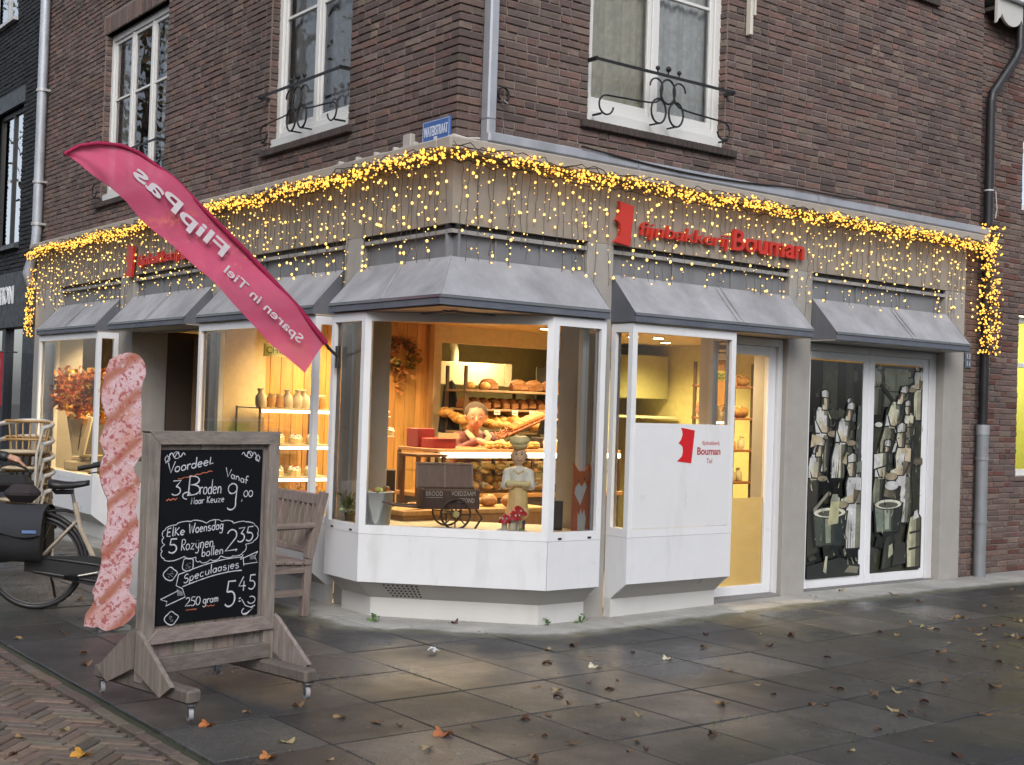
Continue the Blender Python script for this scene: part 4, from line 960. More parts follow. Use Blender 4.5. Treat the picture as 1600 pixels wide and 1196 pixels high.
# bread cart with lettering
cx, cy = 5.56, 8.02; t = thing('bread_cart', (cx, cy, .66), 'old brown bread cart with open lid and spoked wheel in the corner window', 'cart')
ux = Vector((.93, -.37, 0)); uy = Vector((.37, .93, 0)); q = lambda u, v, z: Vector((cx, cy, .66)) + ux * u + uy * v + Vector((0, 0, z)); CB_ = (.09, .05, .04)
m = MB()
m.obox(q(0, -.11, .225), ux, uy, (0, 0, 1), .44, .012, .15, CB_, 0, .003); m.obox(q(0, .11, .225), ux, uy, (0, 0, 1), .44, .012, .15, CB_, 0, .003)
for u in (-.214, .214): m.obox(q(u, 0, .225), ux, uy, (0, 0, 1), .012, .208, .15, CB_, 0, .003)
m.obox(q(0, 0, .152), ux, uy, (0, 0, 1), .416, .208, .008, CB_)
for v in (-.117, .117): m.obox(q(0, v, .293), ux, uy, (0, 0, 1), .45, .008, .012, (.2, .13, .09))
m.build('cart_box', 'plank', t)
m = MB(); n2 = (uy * .35 + Vector((0, 0, 1))).normalized(); m.obox(q(-.0, .135, .385), ux, (Vector((0, 0, 1)) + uy * .25).normalized(), uy, .44, .18, .012, (.17, .11, .09), 0, .003); m.obox(q(0, .157, .478), ux, uy, (0, 0, 1), .45, .03, .014, (.26, .19, .15))
for u in (-.218, 0, .218): m.obox(q(u, .128, .385), ux, (Vector((0, 0, 1)) + uy * .25).normalized(), uy, .012, .18, .01, (.26, .19, .15))
m.build('lid', 'plank', t)
def wheel(center, ax, r, col, hubcol):
    m = MB(); az = Vector(ax).normalized(); a = az.orthogonal().normalized(); b = az.cross(a); c = Vector(center)
    m.tube([c + (a * math.cos(k * math.pi / 14) + b * math.sin(k * math.pi / 14)) * r for k in range(28)], .009, col, 0, 6, True)
    for k in range(8): m.tube([c, c + (a * math.cos(k * math.pi / 4) + b * math.sin(k * math.pi / 4)) * r], .0055, col, 0, 5)
    m.cyl(c - az * .02, c + az * .02, .024, hubcol, 0, 12); return m
wheel(q(.03, -.15, .115), uy, .112, (.06, .035, .025), (.6, .5, .2)).build('wheel', 'plank', t); wheel(q(.03, .15, .115), uy, .112, (.06, .035, .025), (.6, .5, .2)).build('wheel', 'plank', t)
m = MB(); m.cyl(q(.03, -.15, .115), q(.03, .15, .115), .009, (.05, .04, .03)); m.tube([q(.2, -.08, .15), q(.25, -.08, .08), q(.2, -.08, .0)], .009, (.05, .03, .02), 0, 6)
for v in (-.09, .09): m.tube([q(-.22, v, .16), q(-.4, v, .17), q(-.52, v, .2)], .009, (.07, .04, .03), 0, 6)
m.build('undercarriage', 'plank', t)
m = MB(); L_ = (.55, .52, .46)
m.text('BROOD', q(-.195, -.117, .248), ux, (0, 0, 1), width=.13, height=.035, depth=.002, col=L_); m.text('VOEDZAAM', q(0, -.117, .25), ux, (0, 0, 1), width=.185, height=.035, depth=.002, col=L_); m.text('GEZOND', q(.045, -.117, .198), ux, (0, 0, 1), width=.135, height=.035, depth=.002, col=L_); m.obox(q(-.13, -.1172, .236), ux, uy, (0, 0, 1), .13, .001, .003, L_)
m.build('lettering', 'satin', t)
# baker boy statue
sx_, sy_ = 6.0, 7.72; t = thing('baker_statue', (sx_, sy_, .66), 'painted baker boy statue with chef hat and apron in the corner window', 'statue')
Q = lambda x, y, z: Vector((sx_, sy_, .66)) + Vector((.79, -.61, 0)) * x + Vector((.61, .79, 0)) * y + Vector((0, 0, z))
SK = (.75, .5, .33); TAN = (.8, .58, .26); WS = (.8, .78, .7); HAT = (.8, .68, .36); JN = (.05, .1, .24)
pr_ = [('ell', Q(0, -.0, .565), (.058, .058, .07), SK), ('ell', Q(0, -.025, .535), (.045, .042, .045), SK), ('cap', Q(0, -.06, .56), Q(0, -.066, .55), .008, .011, SK), ('ell', Q(-.06, 0, .56), (.012, .012, .02), SK), ('ell', Q(.06, 0, .56), (.012, .012, .02), SK),
       ('ell', Q(0, .005, .635), (.062, .062, .02), HAT), ('ell', Q(-.02, 0, .675), (.062, .06, .04), HAT), ('ell', Q(.03, .01, .68), (.055, .055, .035), HAT), ('ell', Q(0, -.03, .67), (.05, .045, .03), HAT),
       ('cap', Q(0, 0, .5), Q(0, 0, .47), .028, .03, SK), ('cap', Q(-.05, .0, .435), Q(.05, 0, .435), .042, .042, WS), ('cap', Q(0, .0, .42), Q(0, 0, .3), .07, .072, WS),
       ('cap', Q(0, -.018, .33), Q(0, -.02, .14), .07, .085, TAN), ('cap', Q(-.035, -.02, .14), Q(.035, -.02, .14), .06, .06, TAN),
       ('cap', Q(-.085, 0, .43), Q(-.1, -.02, .33), .036, .032, WS), ('cap', Q(-.1, -.02, .33), Q(-.05, -.085, .335), .028, .022, WS), ('cap', Q(.085, 0, .43), Q(.1, -.02, .33), .036, .032, WS), ('cap', Q(.1, -.02, .33), Q(.05, -.085, .335), .028, .022, WS),
       ('cap', Q(-.075, -.1, .355), Q(.075, -.1, .355), .024, .024, HAT), ('ell', Q(-.05, -.098, .335), (.02, .018, .014), SK), ('ell', Q(.05, -.098, .335), (.02, .018, .014), SK),
       ('cap', Q(-.035, 0, .14), Q(-.04, 0, .04), .03, .026, JN), ('cap', Q(.035, 0, .14), Q(.04, 0, .04), .03, .026, JN), ('cap', Q(-.04, .0, .02), Q(-.045, -.05, .018), .02, .02, (.1, .05, .03)), ('cap', Q(.04, .0, .02), Q(.045, -.05, .018), .02, .02, (.1, .05, .03))]
sculpt('figure', pr_, .006, t, 'satin', 2)
m = MB()
for s_ in (-1, 1): m.ball(Q(s_ * .021, -.054, .575), .0065, (.03, .02, .02), 0, 7, 5); m.tube([Q(s_ * .013, -.057, .592), Q(s_ * .03, -.053, .592)], .0025, (.2, .1, .04), 0, 4)
m.tube([Q(-.02, -.063, .532), Q(0, -.068, .525), Q(.02, -.063, .532)], .003, (.35, .08, .06), 0, 5)
m.ball(Q(0, -.03, .615), .05, (.4, .24, .08), 0, 12, 5, (1, .6, .3)); m.tube([Q(-.04, -.045, .45), Q(0, -.075, .43), Q(.04, -.045, .45)], .008, TAN, 0, 5); m.build('painted_details', 'satin', t)
# little toadstool cottage, picture, fox cutout, books
t = thing('toadstool_cottage', (5.82, 7.62, .66), 'small toadstool cottage ornament with red roofs at the feet of the baker statue', 'ornament')
for dx, dy, h, r in ((0, 0, .11, .05), (.07, .03, .15, .055), (-.06, .02, .08, .035)):
    MB().lathe((5.85 + dx, 7.58 + dy, .662), [(r * .7, 0), (r * .62, h * .6), (r * .55, h)], (.62, .56, .42), 0, 14).build('stem', 'satin', t)
    m = MB(); m.lathe((5.85 + dx, 7.58 + dy, .662 + h * .8), [(r * 1.35, 0), (r * 1.3, .012), (r * .9, .04), (r * .3, .065), (0, .07)], (.5, .02, .03), 0, 16)
    for k in range(7): m.ball((5.85 + dx + r * math.cos(k * .9), 7.58 + dy + r * math.sin(k * .9), .662 + h * .8 + .035), .009, (.7, .68, .6), 0, 6, 5)
    m.build('cap', 'satin', t)
MB().ball((5.76, 7.6, .67), .03, (.6, .6, .55), 0, 10, 6, (1.4, 1, .6)).ball((5.9, 7.54, .67), .02, (.15, .25, .05), 0, 9, 6).build('stones', 'satin', t)
m = MB(); m.obox((6.22, 7.56, .775), (.8, -.6, 0), (.6, .8, 0), (0, 0, 1), .15, .02, .225, (.03, .022, .02), 0, .004); m.obox((6.212, 7.548, .775), (.8, -.6, 0), (.6, .8, 0), (0, 0, 1), .12, .006, .19, (.05, .035, .03))
for k in range(14): m.ball((6.209 + R_(-.045, .045) * .8, 7.544 + R_(-.03, .03) * 0 - 0, .775 + R_(-.08, .08)), R_(.006, .012), rb.choice([(.5, .4, .25), (.3, .2, .1), (.6, .55, .4)]), 0, 6, 4, (1, .3, 1))
solo('framed_picture', m, 'satin', (6.22, 7.56, .662), 'dark framed picture leaning at the right of the baker statue', 'picture')
m = MB(); fo = (.6, .15, .04); qx = lambda x, z, d=0: Vector((6.29 + x, 7.42 - d, .66 + z))
m.prism([qx(x, z) for x, z in ((0, 0), (.17, 0), (.17, .3), (.15, .42), (.16, .52), (.115, .46), (.06, .46), (.0, .53), (.015, .4), (.0, .3))], (0, .008, 0), fo)
m.prism([qx(x, z, .002) for x, z in ((.02, .29), (.08, .2), (.11, .27), (.14, .34), (.12, .38), (.09, .34), (.06, .37), (.03, .34))], (0, .0015, 0), (.7, .68, .64)); m.prism([qx(x, z, .002) for x, z in ((.06, .01), (.13, .01), (.14, .1), (.12, .17), (.1, .12), (.09, .18), (.07, .12), (.055, .15))], (0, .0015, 0), (.7, .68, .64))
for x, z in ((.055, .39), (.115, .4)): m.prism([qx(x + .007 * math.cos(k), z + .007 * math.sin(k), .003) for k in range(0, 6)], (0, .001, 0), (.02, .02, .02))
solo('fox_cutout', m, 'satin', (6.37, 7.42, .66), 'flat orange and white fox cutout in the right pane of the corner window', 'cutout')
for k, (z0, c) in enumerate(((.662, (.3, .05, .03)), (.742, (.12, .05, .03)), (.822, (.5, .42, .3)), (.9, (.3, .05, .03)))):
    m = MB(); m.box(6.47, 6.57, 7.44, 7.52, z0, z0 + .078, c, 0, .003)
    for a in range(4):
        for b in range(3): m.box(6.478 + a * .024, 6.492 + a * .024, 7.4375, 7.44, z0 + .008 + b * .023, z0 + .022 + b * .023, rb.choice([(.6, .5, .3), (.55, .08, .04), (.08, .04, .03)]))
    solo('patterned_tin', m, 'satin', (6.52, 7.48, z0), ['red patterned tin at the bottom of the stack beside the fox', 'dark brown patterned tin second from the bottom beside the fox', 'pale patterned tin third from the bottom beside the fox', 'red patterned tin on top of the stack beside the fox'][k], 'tin')
t = thing('display_table', (6.0, 8.7, .015), 'low wooden display table with loaves behind the bread cart', 'table'); MB().box(5.5, 7.0, 8.55, 8.95, .70, .74, (.46, .26, .09), 0, .005).build('table_top', 'plank', t); MB().box(5.52, 6.98, 8.57, 8.93, .02, .70, (.33, .17, .06)).build('cabinet', 'plank', t)
for k in range(8): good(rb.choice(['round_loaf', 'croissant', 'baguette']), (5.75 + k * .15, 8.72 + R_(-.05, .05), .742), R_(0, 1), 'loaf lying on the low table behind the bread cart', 'bread', 'loaves on the low display table', .75)
# plant in the left pane of the corner bay
t = thing('potted_plant', (5.06, 8.62, .66), 'small green potted plant in the left pane of the corner window', 'plant'); MB().lathe((5.06, 8.62, .662), [(.035, 0), (.045, .07), (.047, .075), (.04, .07)], (.35, .3, .22), 0, 14).build('pot', 'satin', t)
def leaves(m, c, R3, n, size, cols, rng):
    for _ in range(n):
        p = Vector(c) + Vector((rng.gauss(0, R3[0]), rng.gauss(0, R3[1]), rng.gauss(0, R3[2]))); d = Vector((rng.uniform(-1, 1), rng.uniform(-1, 1), rng.uniform(-.6, 1))).normalized(); s_ = d.orthogonal().normalized(); L = size * rng.uniform(.6, 1.3); n_ = d.cross(s_)
        m.add([p, p + d * L * .5 + s_ * L * .28 + n_ * L * .06, p + d * L, p + d * L * .5 - s_ * L * .28 + n_ * L * .06], [(0, 1, 2, 3)], jit(rng.choice(cols), .25, rng))
m = MB(); leaves(m, (5.06, 8.62, .80), (.035, .035, .035), 90, .05, [(.12, .25, .05), (.2, .33, .1), (.3, .42, .2)], rb); m.build('foliage', 'leafy', t)
# flowers in the left bay near its right side, wreath on the plank wall
m = MB(); leaves(m, (5.25, 9.7, .78), (.16, .06, .04), 160, .06, [(.5, .2, .05), (.3, .12, .2), (.5, .35, .3), (.2, .25, .06)], rb); m.add([(5.05, 9.6, .665), (5.45, 9.6, .665), (5.45, 9.8, .665), (5.05, 9.8, .665)], [(0, 1, 2, 3)], (.2, .1, .05))
solo('flower_box', m, 'leafy', (5.25, 9.7, .665), 'box of mixed autumn flowers low in the left bay behind the bench', 'flowers')
m = MB()
for k in range(60): a = k / 60 * 6.283; leaves(m, (7.2 + .17 * math.cos(a), 11.33, 2.1 + .14 * math.sin(a)), (.03, .02, .03), 7, .07, [(.4, .12, .03), (.2, .08, .03), (.12, .13, .04), (.45, .22, .05)], rb)
leaves(m, (7.2, 11.33, 1.85), (.02, .02, .12), 40, .05, [(.3, .12, .04), (.45, .2, .05)], rb)
solo('autumn_wreath', m, 'leafy', (7.2, 11.35, 2.1), 'round autumn leaf wreath hanging on the plank wall', 'wreath')
m = MB()
for k in range(120): leaves(m, (5.14 + R_(-.05, .06), 14.12 + R_(0, 1.65), 1.58 + R_(-.19, .2)), (.03, .06, .05), 12, .1, [(.85, .26, .03), (.85, .42, .05), (.6, .16, .02), (.7, .5, .07)], rb)
solo('leaf_garland', m, 'leafy', (5.14, 15.0, 1.5), 'thick orange autumn leaf garland hanging in the far left window', 'garland')
m = MB(); leaves(m, (5.5, 14.12, 1.95), (.02, .02, .12), 70, .07, [(.6, .05, .02), (.6, .2, .03)], rb); solo('leaf_garland', m, 'leafy', (5.5, 14.12, 1.95), 'short red leaf spray behind the narrow side pane of the far left window', 'garland')
for k in range(9):
    x = 6.5 + k * .2; o = MB().box(x - .03, x + .03, 9.36, 9.364, .85, .895, (.75, .74, .68)).box(x - .02, x + .012, 9.3585, 9.36, .868, .874, (.1, .1, .1)).box(x - .02, x + .02, 9.3585, 9.36, .88, .884, (.1, .1, .1)); solo('price_card', o, 'satin', (x, 9.362, .805), 'small white price card among the pastries behind the counter glass', 'card', 'price cards in the counter')
for k in range(6): solo('price_card', MB().box(7.9 + k * .24, 7.98 + k * .24, 10.93, 10.934, 1.5, 1.552, (.7, .7, .66)).box(7.91 + k * .24, 7.96 + k * .24, 10.928, 10.93, 1.52, 1.527, (.1, .1, .1)), 'satin', (7.94 + k * .24, 10.932, 1.5), 'white price card on the edge of the bread rack', 'card', 'price cards on the bread rack')
t = thing('cash_register', (7.95, 9.72, 1.2), 'small dark cash register on the right end of the counter', 'register'); m = MB(); m.box(7.82, 8.1, 9.62, 9.9, 1.202, 1.3, (.03, .03, .032), 0, .01); m.build('till', 'satin', t); m = MB(); m.obox((7.96, 9.8, 1.40), (1, 0, 0), (0, .9, .4), (0, -.4, .9), .22, .02, .15, (.02, .02, .022), 0, .005); m.beam((7.96, 9.82, 1.3), (7.96, 9.82, 1.36), .03, .03, (.05, .05, .05)); m.build('screen', 'gloss', t)
for k in range(10): good('pastry_bag', (7.86 + k * .12, 11.2, .703), 0, 'packed paper bag on the lowest board of the bread rack', 'goods', 'bags on the lowest board', 1.3)
t = thing('weighing_scale', (5.22, 15.3, .662), 'old cream shop weighing scale with a fan shaped dial in the far left window', 'scale', None, rad(50))
CS = (.85, .8, .66)
m = MB(); fan = [(-.02, .5 * math.sin(rad(a)), .16 + .5 * math.cos(rad(a))) for a in range(-18, 19, 4)]; m.prism([(-.02, -.06, .16)] + fan + [(-.02, .06, .16)], (.05, 0, 0), CS); m.build('dial', 'satin', t, True)
m = MB(); m.prism([(-.022, .44 * math.sin(rad(a)), .2 + .42 * math.cos(rad(a))) for a in range(-15, 16, 5)] + [(-.022, .05, .4), (-.022, -.05, .4)], (.001, 0, 0), (.6, .57, .45)); m.beam((-.025, 0, .24), (-.025, -.04, .56), .01, .003, (.05, .03, .02), 0, (1, 0, 0)); m.build('scale_face', 'satin', t, True)
MB().box(-.1, .1, -.2, .14, .0, .12, CS, 0, .02).box(-.05, .05, -.07, .07, .12, .17, CS, 0, .01).build('scale_body', 'satin', t, True); MB().lathe((0, -.16, .16), [(.02, -.04), (.02, 0), (.12, .012), (.13, .03), (0, .014)], (.6, .55, .4), 0, 18).build('pan', 'metal', t, True)
solo('lit_sign', MB().box(6.22, 6.24, 14.6, 15.0, 1.72, 1.8, (.4, 1, .5), 0, .003).box(6.22, 6.24, 14.15, 14.3, 1.7, 1.82, (.4, 1, .5), 0, .003), 'litscreen', (6.23, 14.7, 1.75), 'pale green lit strip sign deep inside the far left window', 'sign')
# ---------------------------------------------------------------- fairy lights
bulb_me = None
def bulb_mesh(mat):
    m = MB(); m.ball((0, 0, 0), 1, (1, .8, .4), 0, 8, 6); o = m.build('bulb', mat); me = o.data; bpy.data.objects.remove(o); return me
bulb_me = {k: bulb_mesh(k) for k in ('bulb', 'bulb_gold')}
def light_thing(name, loc, label, cat, wires, bulbs, group=None, mat='bulb_gold'):
    """wire mesh, the 100 bulbs that show largest as parts of their own, the rest as one part"""
    t = thing(name, loc, label, cat, group); wires.build('wire', 'iron', t)
    L = Vector(loc); bulbs = sorted(bulbs, key=lambda b: -b[1] / (Vector(b[0]) - Vector((0, 0, 1.6))).length)
    for p, r in bulbs[:100]:
        o = bpy.data.objects.new('bulb', bulb_me[mat]); COL.objects.link(o); o.parent = t; o.location = Vector(p) - L; o.scale = (r, r, r * 1.15)
    if len(bulbs) > 100:
        m = MB()
        for p, r in bulbs[100:]: m.ball(p, r, (1, .8, .4), 0, 6, 4)
        tag(m.build('bulbs', mat, t), kind='stuff')
    return t
rl = random.Random(31)
WIRE = (.05, .035, .025)
def garland(path, n, name, loc, label, z0, z1, dep):
    w = MB(); b = []
    Ls = [(Vector(q) - Vector(p)).length for p, q in zip(path, path[1:])]; T = sum(Ls)
    def at(s):
        for (p, q), L in zip(zip(path, path[1:]), Ls):
            if s <= L: return Vector(p).lerp(Vector(q), s / L), Vector(q) - Vector(p)
            s -= L
        return Vector(path[-1]), Vector(path[-1]) - Vector(path[-2])
    for k in range(n):
        p, d = at(rl.uniform(0, T)); d = d.normalized(); nn = Vector((d.y, -d.x))
        sag = .015 * math.sin(p.x * 5 + p.y * 4); z = z0 + (z1 - z0) * min(1, max(0, rl.gauss(.5, .27))) + sag
        q = p + nn * (rl.uniform(.0, dep)); b.append(((q.x, q.y, z), rl.choice((.0055, .007, .0085, .0105))))
    for k in range(9):
        pts = []
        for i in range(int(T / .07)):
            p, d = at(i * .07); d = d.normalized(); nn = Vector((d.y, -d.x)); q = p + nn * rl.uniform(.0, dep * .9); pts.append((q.x, q.y, z0 + (z1 - z0) * (k / 8) + rl.uniform(-.025, .025)))
        w.tube(pts, .004, WIRE, 0, 4)
    return light_thing(name, loc, label, 'fairy lights', w, b, 'light garlands along the cornice')
garland([(5.08, 17.05), (5.08, 7.44)], 1500, 'light_garland', (5.08, 12.2, 3.3), 'dense garland of warm fairy lights along the top of the left shop front', 3.31, 3.43, .07)
garland([(5.07, 7.44), (11.85, 7.44)], 1250, 'light_garland', (8.4, 7.44, 3.3), 'dense garland of warm fairy lights along the top of the right shop front', 3.31, 3.43, .07)
def curtain(P0, U, N, L, n, name, loc, label, dens):
    w = MB(); b = []; P0 = Vector(P0); U = Vector(U); N = Vector(N)
    for k in range(n):
        u = (k + rl.uniform(.2, .8)) * L / n; ln = rl.choice((.35, .55, .65, .75, .82)) * rl.uniform(.85, 1.1); d = .015; pts = []; z = 3.34
        m_ = int(ln / .05); x = 0
        for i in range(m_ + 1):
            x += rl.uniform(-.011, .011); pts.append(P0 + U * (u + x) + N * (d + rl.uniform(0, .012)) + Vector((0, 0, z - ln * i / m_)))
        w.tube(pts, .0022, WIRE, 0, 4)
        cnt = max(2, int(ln / dens + rl.uniform(-.6, .9)))
        for i in range(cnt):
            p = pts[min(len(pts) - 1, int((i + rl.uniform(.25, 1)) / cnt * len(pts)))]
            o = U * rl.uniform(-.045, .045) + N * rl.uniform(.005, .02) + Vector((0, 0, rl.uniform(-.02, .03)))
            w.tube([p, p + o], .0018, WIRE, 0, 3); b.append((tuple(p + o), rl.choice((.004, .005, .007, .009, .0105))))
    return light_thing(name, loc, label, 'fairy lights', w, b, 'icicle lights on the fascia', 'bulb')
curtain((FX, 17.0, 0), (0, -1, 0), (-1, 0, 0), 9.4, 136, 'icicle_lights', (FX, 12.2, 3.34), 'hanging icicle lights with round warm bulbs over the left fascia', .09)
curtain((FX + .02, FY, 0), (1, 0, 0), (0, -1, 0), 6.4, 100, 'icicle_lights', (8.4, FY, 3.34), 'hanging icicle lights with round warm bulbs over the right fascia', .085)
def column(x0, x1, y0, y1, z0, z1, n, loc, label):
    w = MB(); b = []
    for k in range(n): b.append(((rl.uniform(x0, x1), rl.uniform(y0, y1), z0 + (z1 - z0) * rl.random()), rl.choice((.006, .008, .010))))
    for k in range(5): w.tube([(rl.uniform(x0, x1), rl.uniform(y0, y1), z0 + (z1 - z0) * i / 22) for i in range(23)], .004, WIRE, 0, 4)
    light_thing('light_garland', loc, label, 'fairy lights', w, b)
column(5.06, 5.15, 17.0, 17.14, 2.3, 3.42, 260, (5.1, 17.07, 2.3), 'upright bundle of fairy lights down the far left end of the shop front')
column(11.66, 11.98, 7.38, 7.5, 2.28, 3.62, 400, (11.82, 7.44, 2.25), 'upright bundle of fairy lights wound around the black downpipe on the right')

# ---------------------------------------------------------------- signs on the building
SR = (.55, .035, .02)
t = thing('shop_sign', (7.9, FY, 2.95), 'red raised letters with a bitten red emblem on the right fascia', 'sign')
m = MB(); mark(m, lambda u, z, d: Vector((6.70 + u, FY - .03 - d, 2.895 + z)), .2, .345, SR, .03); m.build('emblem', 'satin', t)
m = MB(); m.text('fijnbakkerij', (6.985, FY - .035, 3.0), (1, 0, .0), (0, 0, 1), width=1.03, height=.145, depth=.03, col=SR, shear=.1); m.build('letters', 'satin', t)
m = MB(); m.text('Bouman', (8.06, FY - .035, 2.99), (1, 0, 0), (0, 0, 1), width=.93, height=.18, depth=.03, col=SR, bold=.015, shear=.05); m.build('letters', 'satin', t)
t = thing('shop_sign', (FX, 12.5, 2.95), 'red raised letters with a red emblem on the left fascia behind the pink flag', 'sign')
m = MB(); mark(m, lambda u, z, d: Vector((FX - .03 - d, 13.78 - u, 2.87 + z)), .24, .36, SR, .03); m.build('emblem', 'satin', t)
m = MB(); m.text('fijnbakkerij', (FX - .035, 13.45, 2.98), (0, -1, 0), (0, 0, 1), width=1.1, height=.15, depth=.03, col=SR, bold=.012, shear=.1); m.text('Bouman', (FX - .035, 12.28, 2.97), (0, -1, 0), (0, 0, 1), width=.98, height=.17, depth=.03, col=SR, bold=.03); m.build('letters', 'satin', t)
t = thing('street_sign', (BX, 7.83, 3.52), 'blue enamel street name plate reading WATERSTRAAT on the brick corner', 'sign')
m = MB(); m.box(5.205, 5.224, 7.64, 8.0, 3.53, 3.69, (.045, .12, .36), 0, .004); m.build('plate', 'satin', t)
m = MB()
for a, b, c, d in ((7.648, 7.992, 3.537, 3.541), (7.648, 7.992, 3.679, 3.683), (7.648, 7.652, 3.537, 3.683), (7.988, 7.992, 3.537, 3.683)): m.box(5.2035, 5.2055, a, b, c, d, (.55, .6, .7))
m.text('WATERSTRAAT', (5.203, 7.975, 3.572), (0, -1, 0), (0, 0, 1), width=.31, height=.075, depth=.003, col=(.6, .64, .72), bold=.01); m.build('lettering', 'satin', t)
t = thing('house_number', (11.68, BY, 2.14), 'small grey house number plate under the last awning by the downpipe', 'sign')
MB().box(11.62, 11.73, 7.57, 7.586, 2.14, 2.3, (.1, .12, .16), 0, .003).build('plate', 'satin', t)
m = MB(); m.text('13', (11.645, 7.567, 2.235), (1, 0, 0), (0, 0, 1), width=.055, height=.05, depth=.002, col=(.6, .6, .6)); m.text('11', (11.645, 7.567, 2.16), (1, 0, 0), (0, 0, 1), width=.05, height=.05, depth=.002, col=(.6, .6, .6)); m.build('lettering', 'satin', t)

# ---------------------------------------------------------------- pipes and fittings
PG = (.40, .42, .46)
m = MB(); m.box(5.43, 5.51, 7.48, 7.578, 3.5, 7.4, PG, 0, .012); m.box(5.428, 5.512, 7.478, 7.585, 3.68, 3.686, (.2, .2, .2)); m.box(5.43, 11.86, 7.46, 7.58, 3.508, 3.585, PG, 0, .012)
for x in (6.9, 9.1): m.box(x, x + .012, 7.456, 7.585, 3.505, 3.59, (.3, .3, .33))
solo('cable_duct', m, 'zinc', (5.47, 7.53, 3.5), 'long pale grey cable duct running down the corner and along above the right cornice', 'duct')
m = MB(); P = [(6.3 + k * .35, 7.452 - .004 * (k % 2), 3.60 - .05 * math.sin(min(1, k / 7) * 3.14) + (k > 9) * .02) for k in range(15)]; m.tube(P, .008, BLACK, 0, 6)
solo('cable', m, 'satin', (8.5, 7.45, 3.58), 'thin black cable sagging across the grey duct on the right', 'cable')
m = MB(); P = [(5.225, 9.6, 3.50)] + [(5.215, 9.4 - k * .16, 3.53 + .008 * (k % 2)) for k in range(11)] + [(5.2, 7.57, 3.535), (5.3, 7.57, 3.525), (5.42, 7.565, 3.54)]; m.tube(P, .011, (.5, .47, .43), 0, 7)
for k in range(6): m.box(5.19, 5.235, 9.2 - k * .28, 9.23 - k * .28, 3.515, 3.56, (.5, .48, .45), 0, .004)
m.box(5.185, 5.232, 8.13, 8.24, 3.50, 3.63, (.42, .38, .35), 0, .006)
solo('conduit', m, 'satin', (5.2, 8.6, 3.53), 'thin beige electric conduit with a junction box under the street name plate', 'conduit')
m = MB(); m.tube([(5.62 + .05 * math.cos(rad(a)), 7.56, 3.9 + .05 * math.sin(rad(a))) for a in range(-60, 250, 20)], .008, BLACK, 0, 6); m.tube([(5.62, 7.59, 3.85), (5.62, 7.55, 3.85), (5.65, 7.54, 3.83)], .008, (.2, .2, .2), 0, 6)
solo('wall_ring', m, 'iron', (5.62, 7.58, 3.9), 'black iron ring fixed to the bricks beside the corner duct', 'ring')
m = MB(); m.box(8.23, 8.265, 7.53, 7.585, 4.87, 5.6, (.62, .58, .5), 0, .004); m.box(8.31, 8.335, 7.56, 7.585, 5.06, 5.6, (.6, .57, .5), 0, .004)
solo('wall_bracket', m, 'paint', (8.27, 7.58, 4.87), 'narrow cream bracket on the bricks right of the upper window', 'bracket')
m = MB(); m.cyl((11.9, 7.53, 1.55), (11.9, 7.53, 4.92), .047, (.014, .014, .016), 0, 14); m.tube([(11.9, 7.53, 4.9), (11.92, 7.53, 5.0), (12.3, 7.52, 5.42), (12.36, 7.5, 5.55), (12.36, 7.5, 6.0)], .047, (.014, .014, .016), 0, 14); m.cyl((11.9, 7.53, 3.98), (11.9, 7.53, 3.995), .05, (.55, .55, .55), 0, 14)
m.tube([(11.945, 7.48, 3.98), (11.96, 7.47, 3.8), (11.945, 7.475, 3.7)], .006, (.5, .5, .48), 0, 5)
dp = thing('downpipe', (11.9, 7.53, -.0), 'downpipe black above and grey below between the shop and its right neighbour', 'downpipe'); m.build('upper_pipe', 'satin', dp)
m = MB(); m.cyl((11.9, 7.53, -.02), (11.9, 7.53, 1.56), .062, (.27, .29, .31), 0, 16); m.cyl((11.9, 7.53, 1.46), (11.9, 7.53, 1.562), .068, (.36, .38, .4), 0, 16)
for z in (1.2, .55): m.cyl((11.9, 7.53, z), (11.9, 7.53, z + .03), .07, (.3, .31, .33), 0, 16); m.box(11.89, 11.91, 7.56, 7.6, z, z + .03, (.2, .2, .2))
m.build('lower_pipe', 'zinc', dp)
m = MB(); m.cyl((5.15, 17.02, 3.62), (5.15, 17.02, 7.6), .062, (.44, .47, .52), 0, 14); m.tube([(5.15, 17.02, 3.64), (5.14, 17.03, 3.45), (5.07, 17.08, 3.12), (5.1, 17.09, 3.0), (5.25, 17.09, 2.95)], .06, (.42, .45, .5), 0, 14)
for z in (5.5, 4.3, 3.75): m.cyl((5.15, 17.02, z), (5.15, 17.02, z + .035), .075, (.5, .5, .5), 0, 14); m.box(5.15, 5.24, 16.93, 16.95, z, z + .03, (.45, .45, .45))
solo('downpipe', m, 'zinc', (5.15, 17.02, 0), 'pale grey zinc downpipe at the far left end of the brick house', 'downpipe')

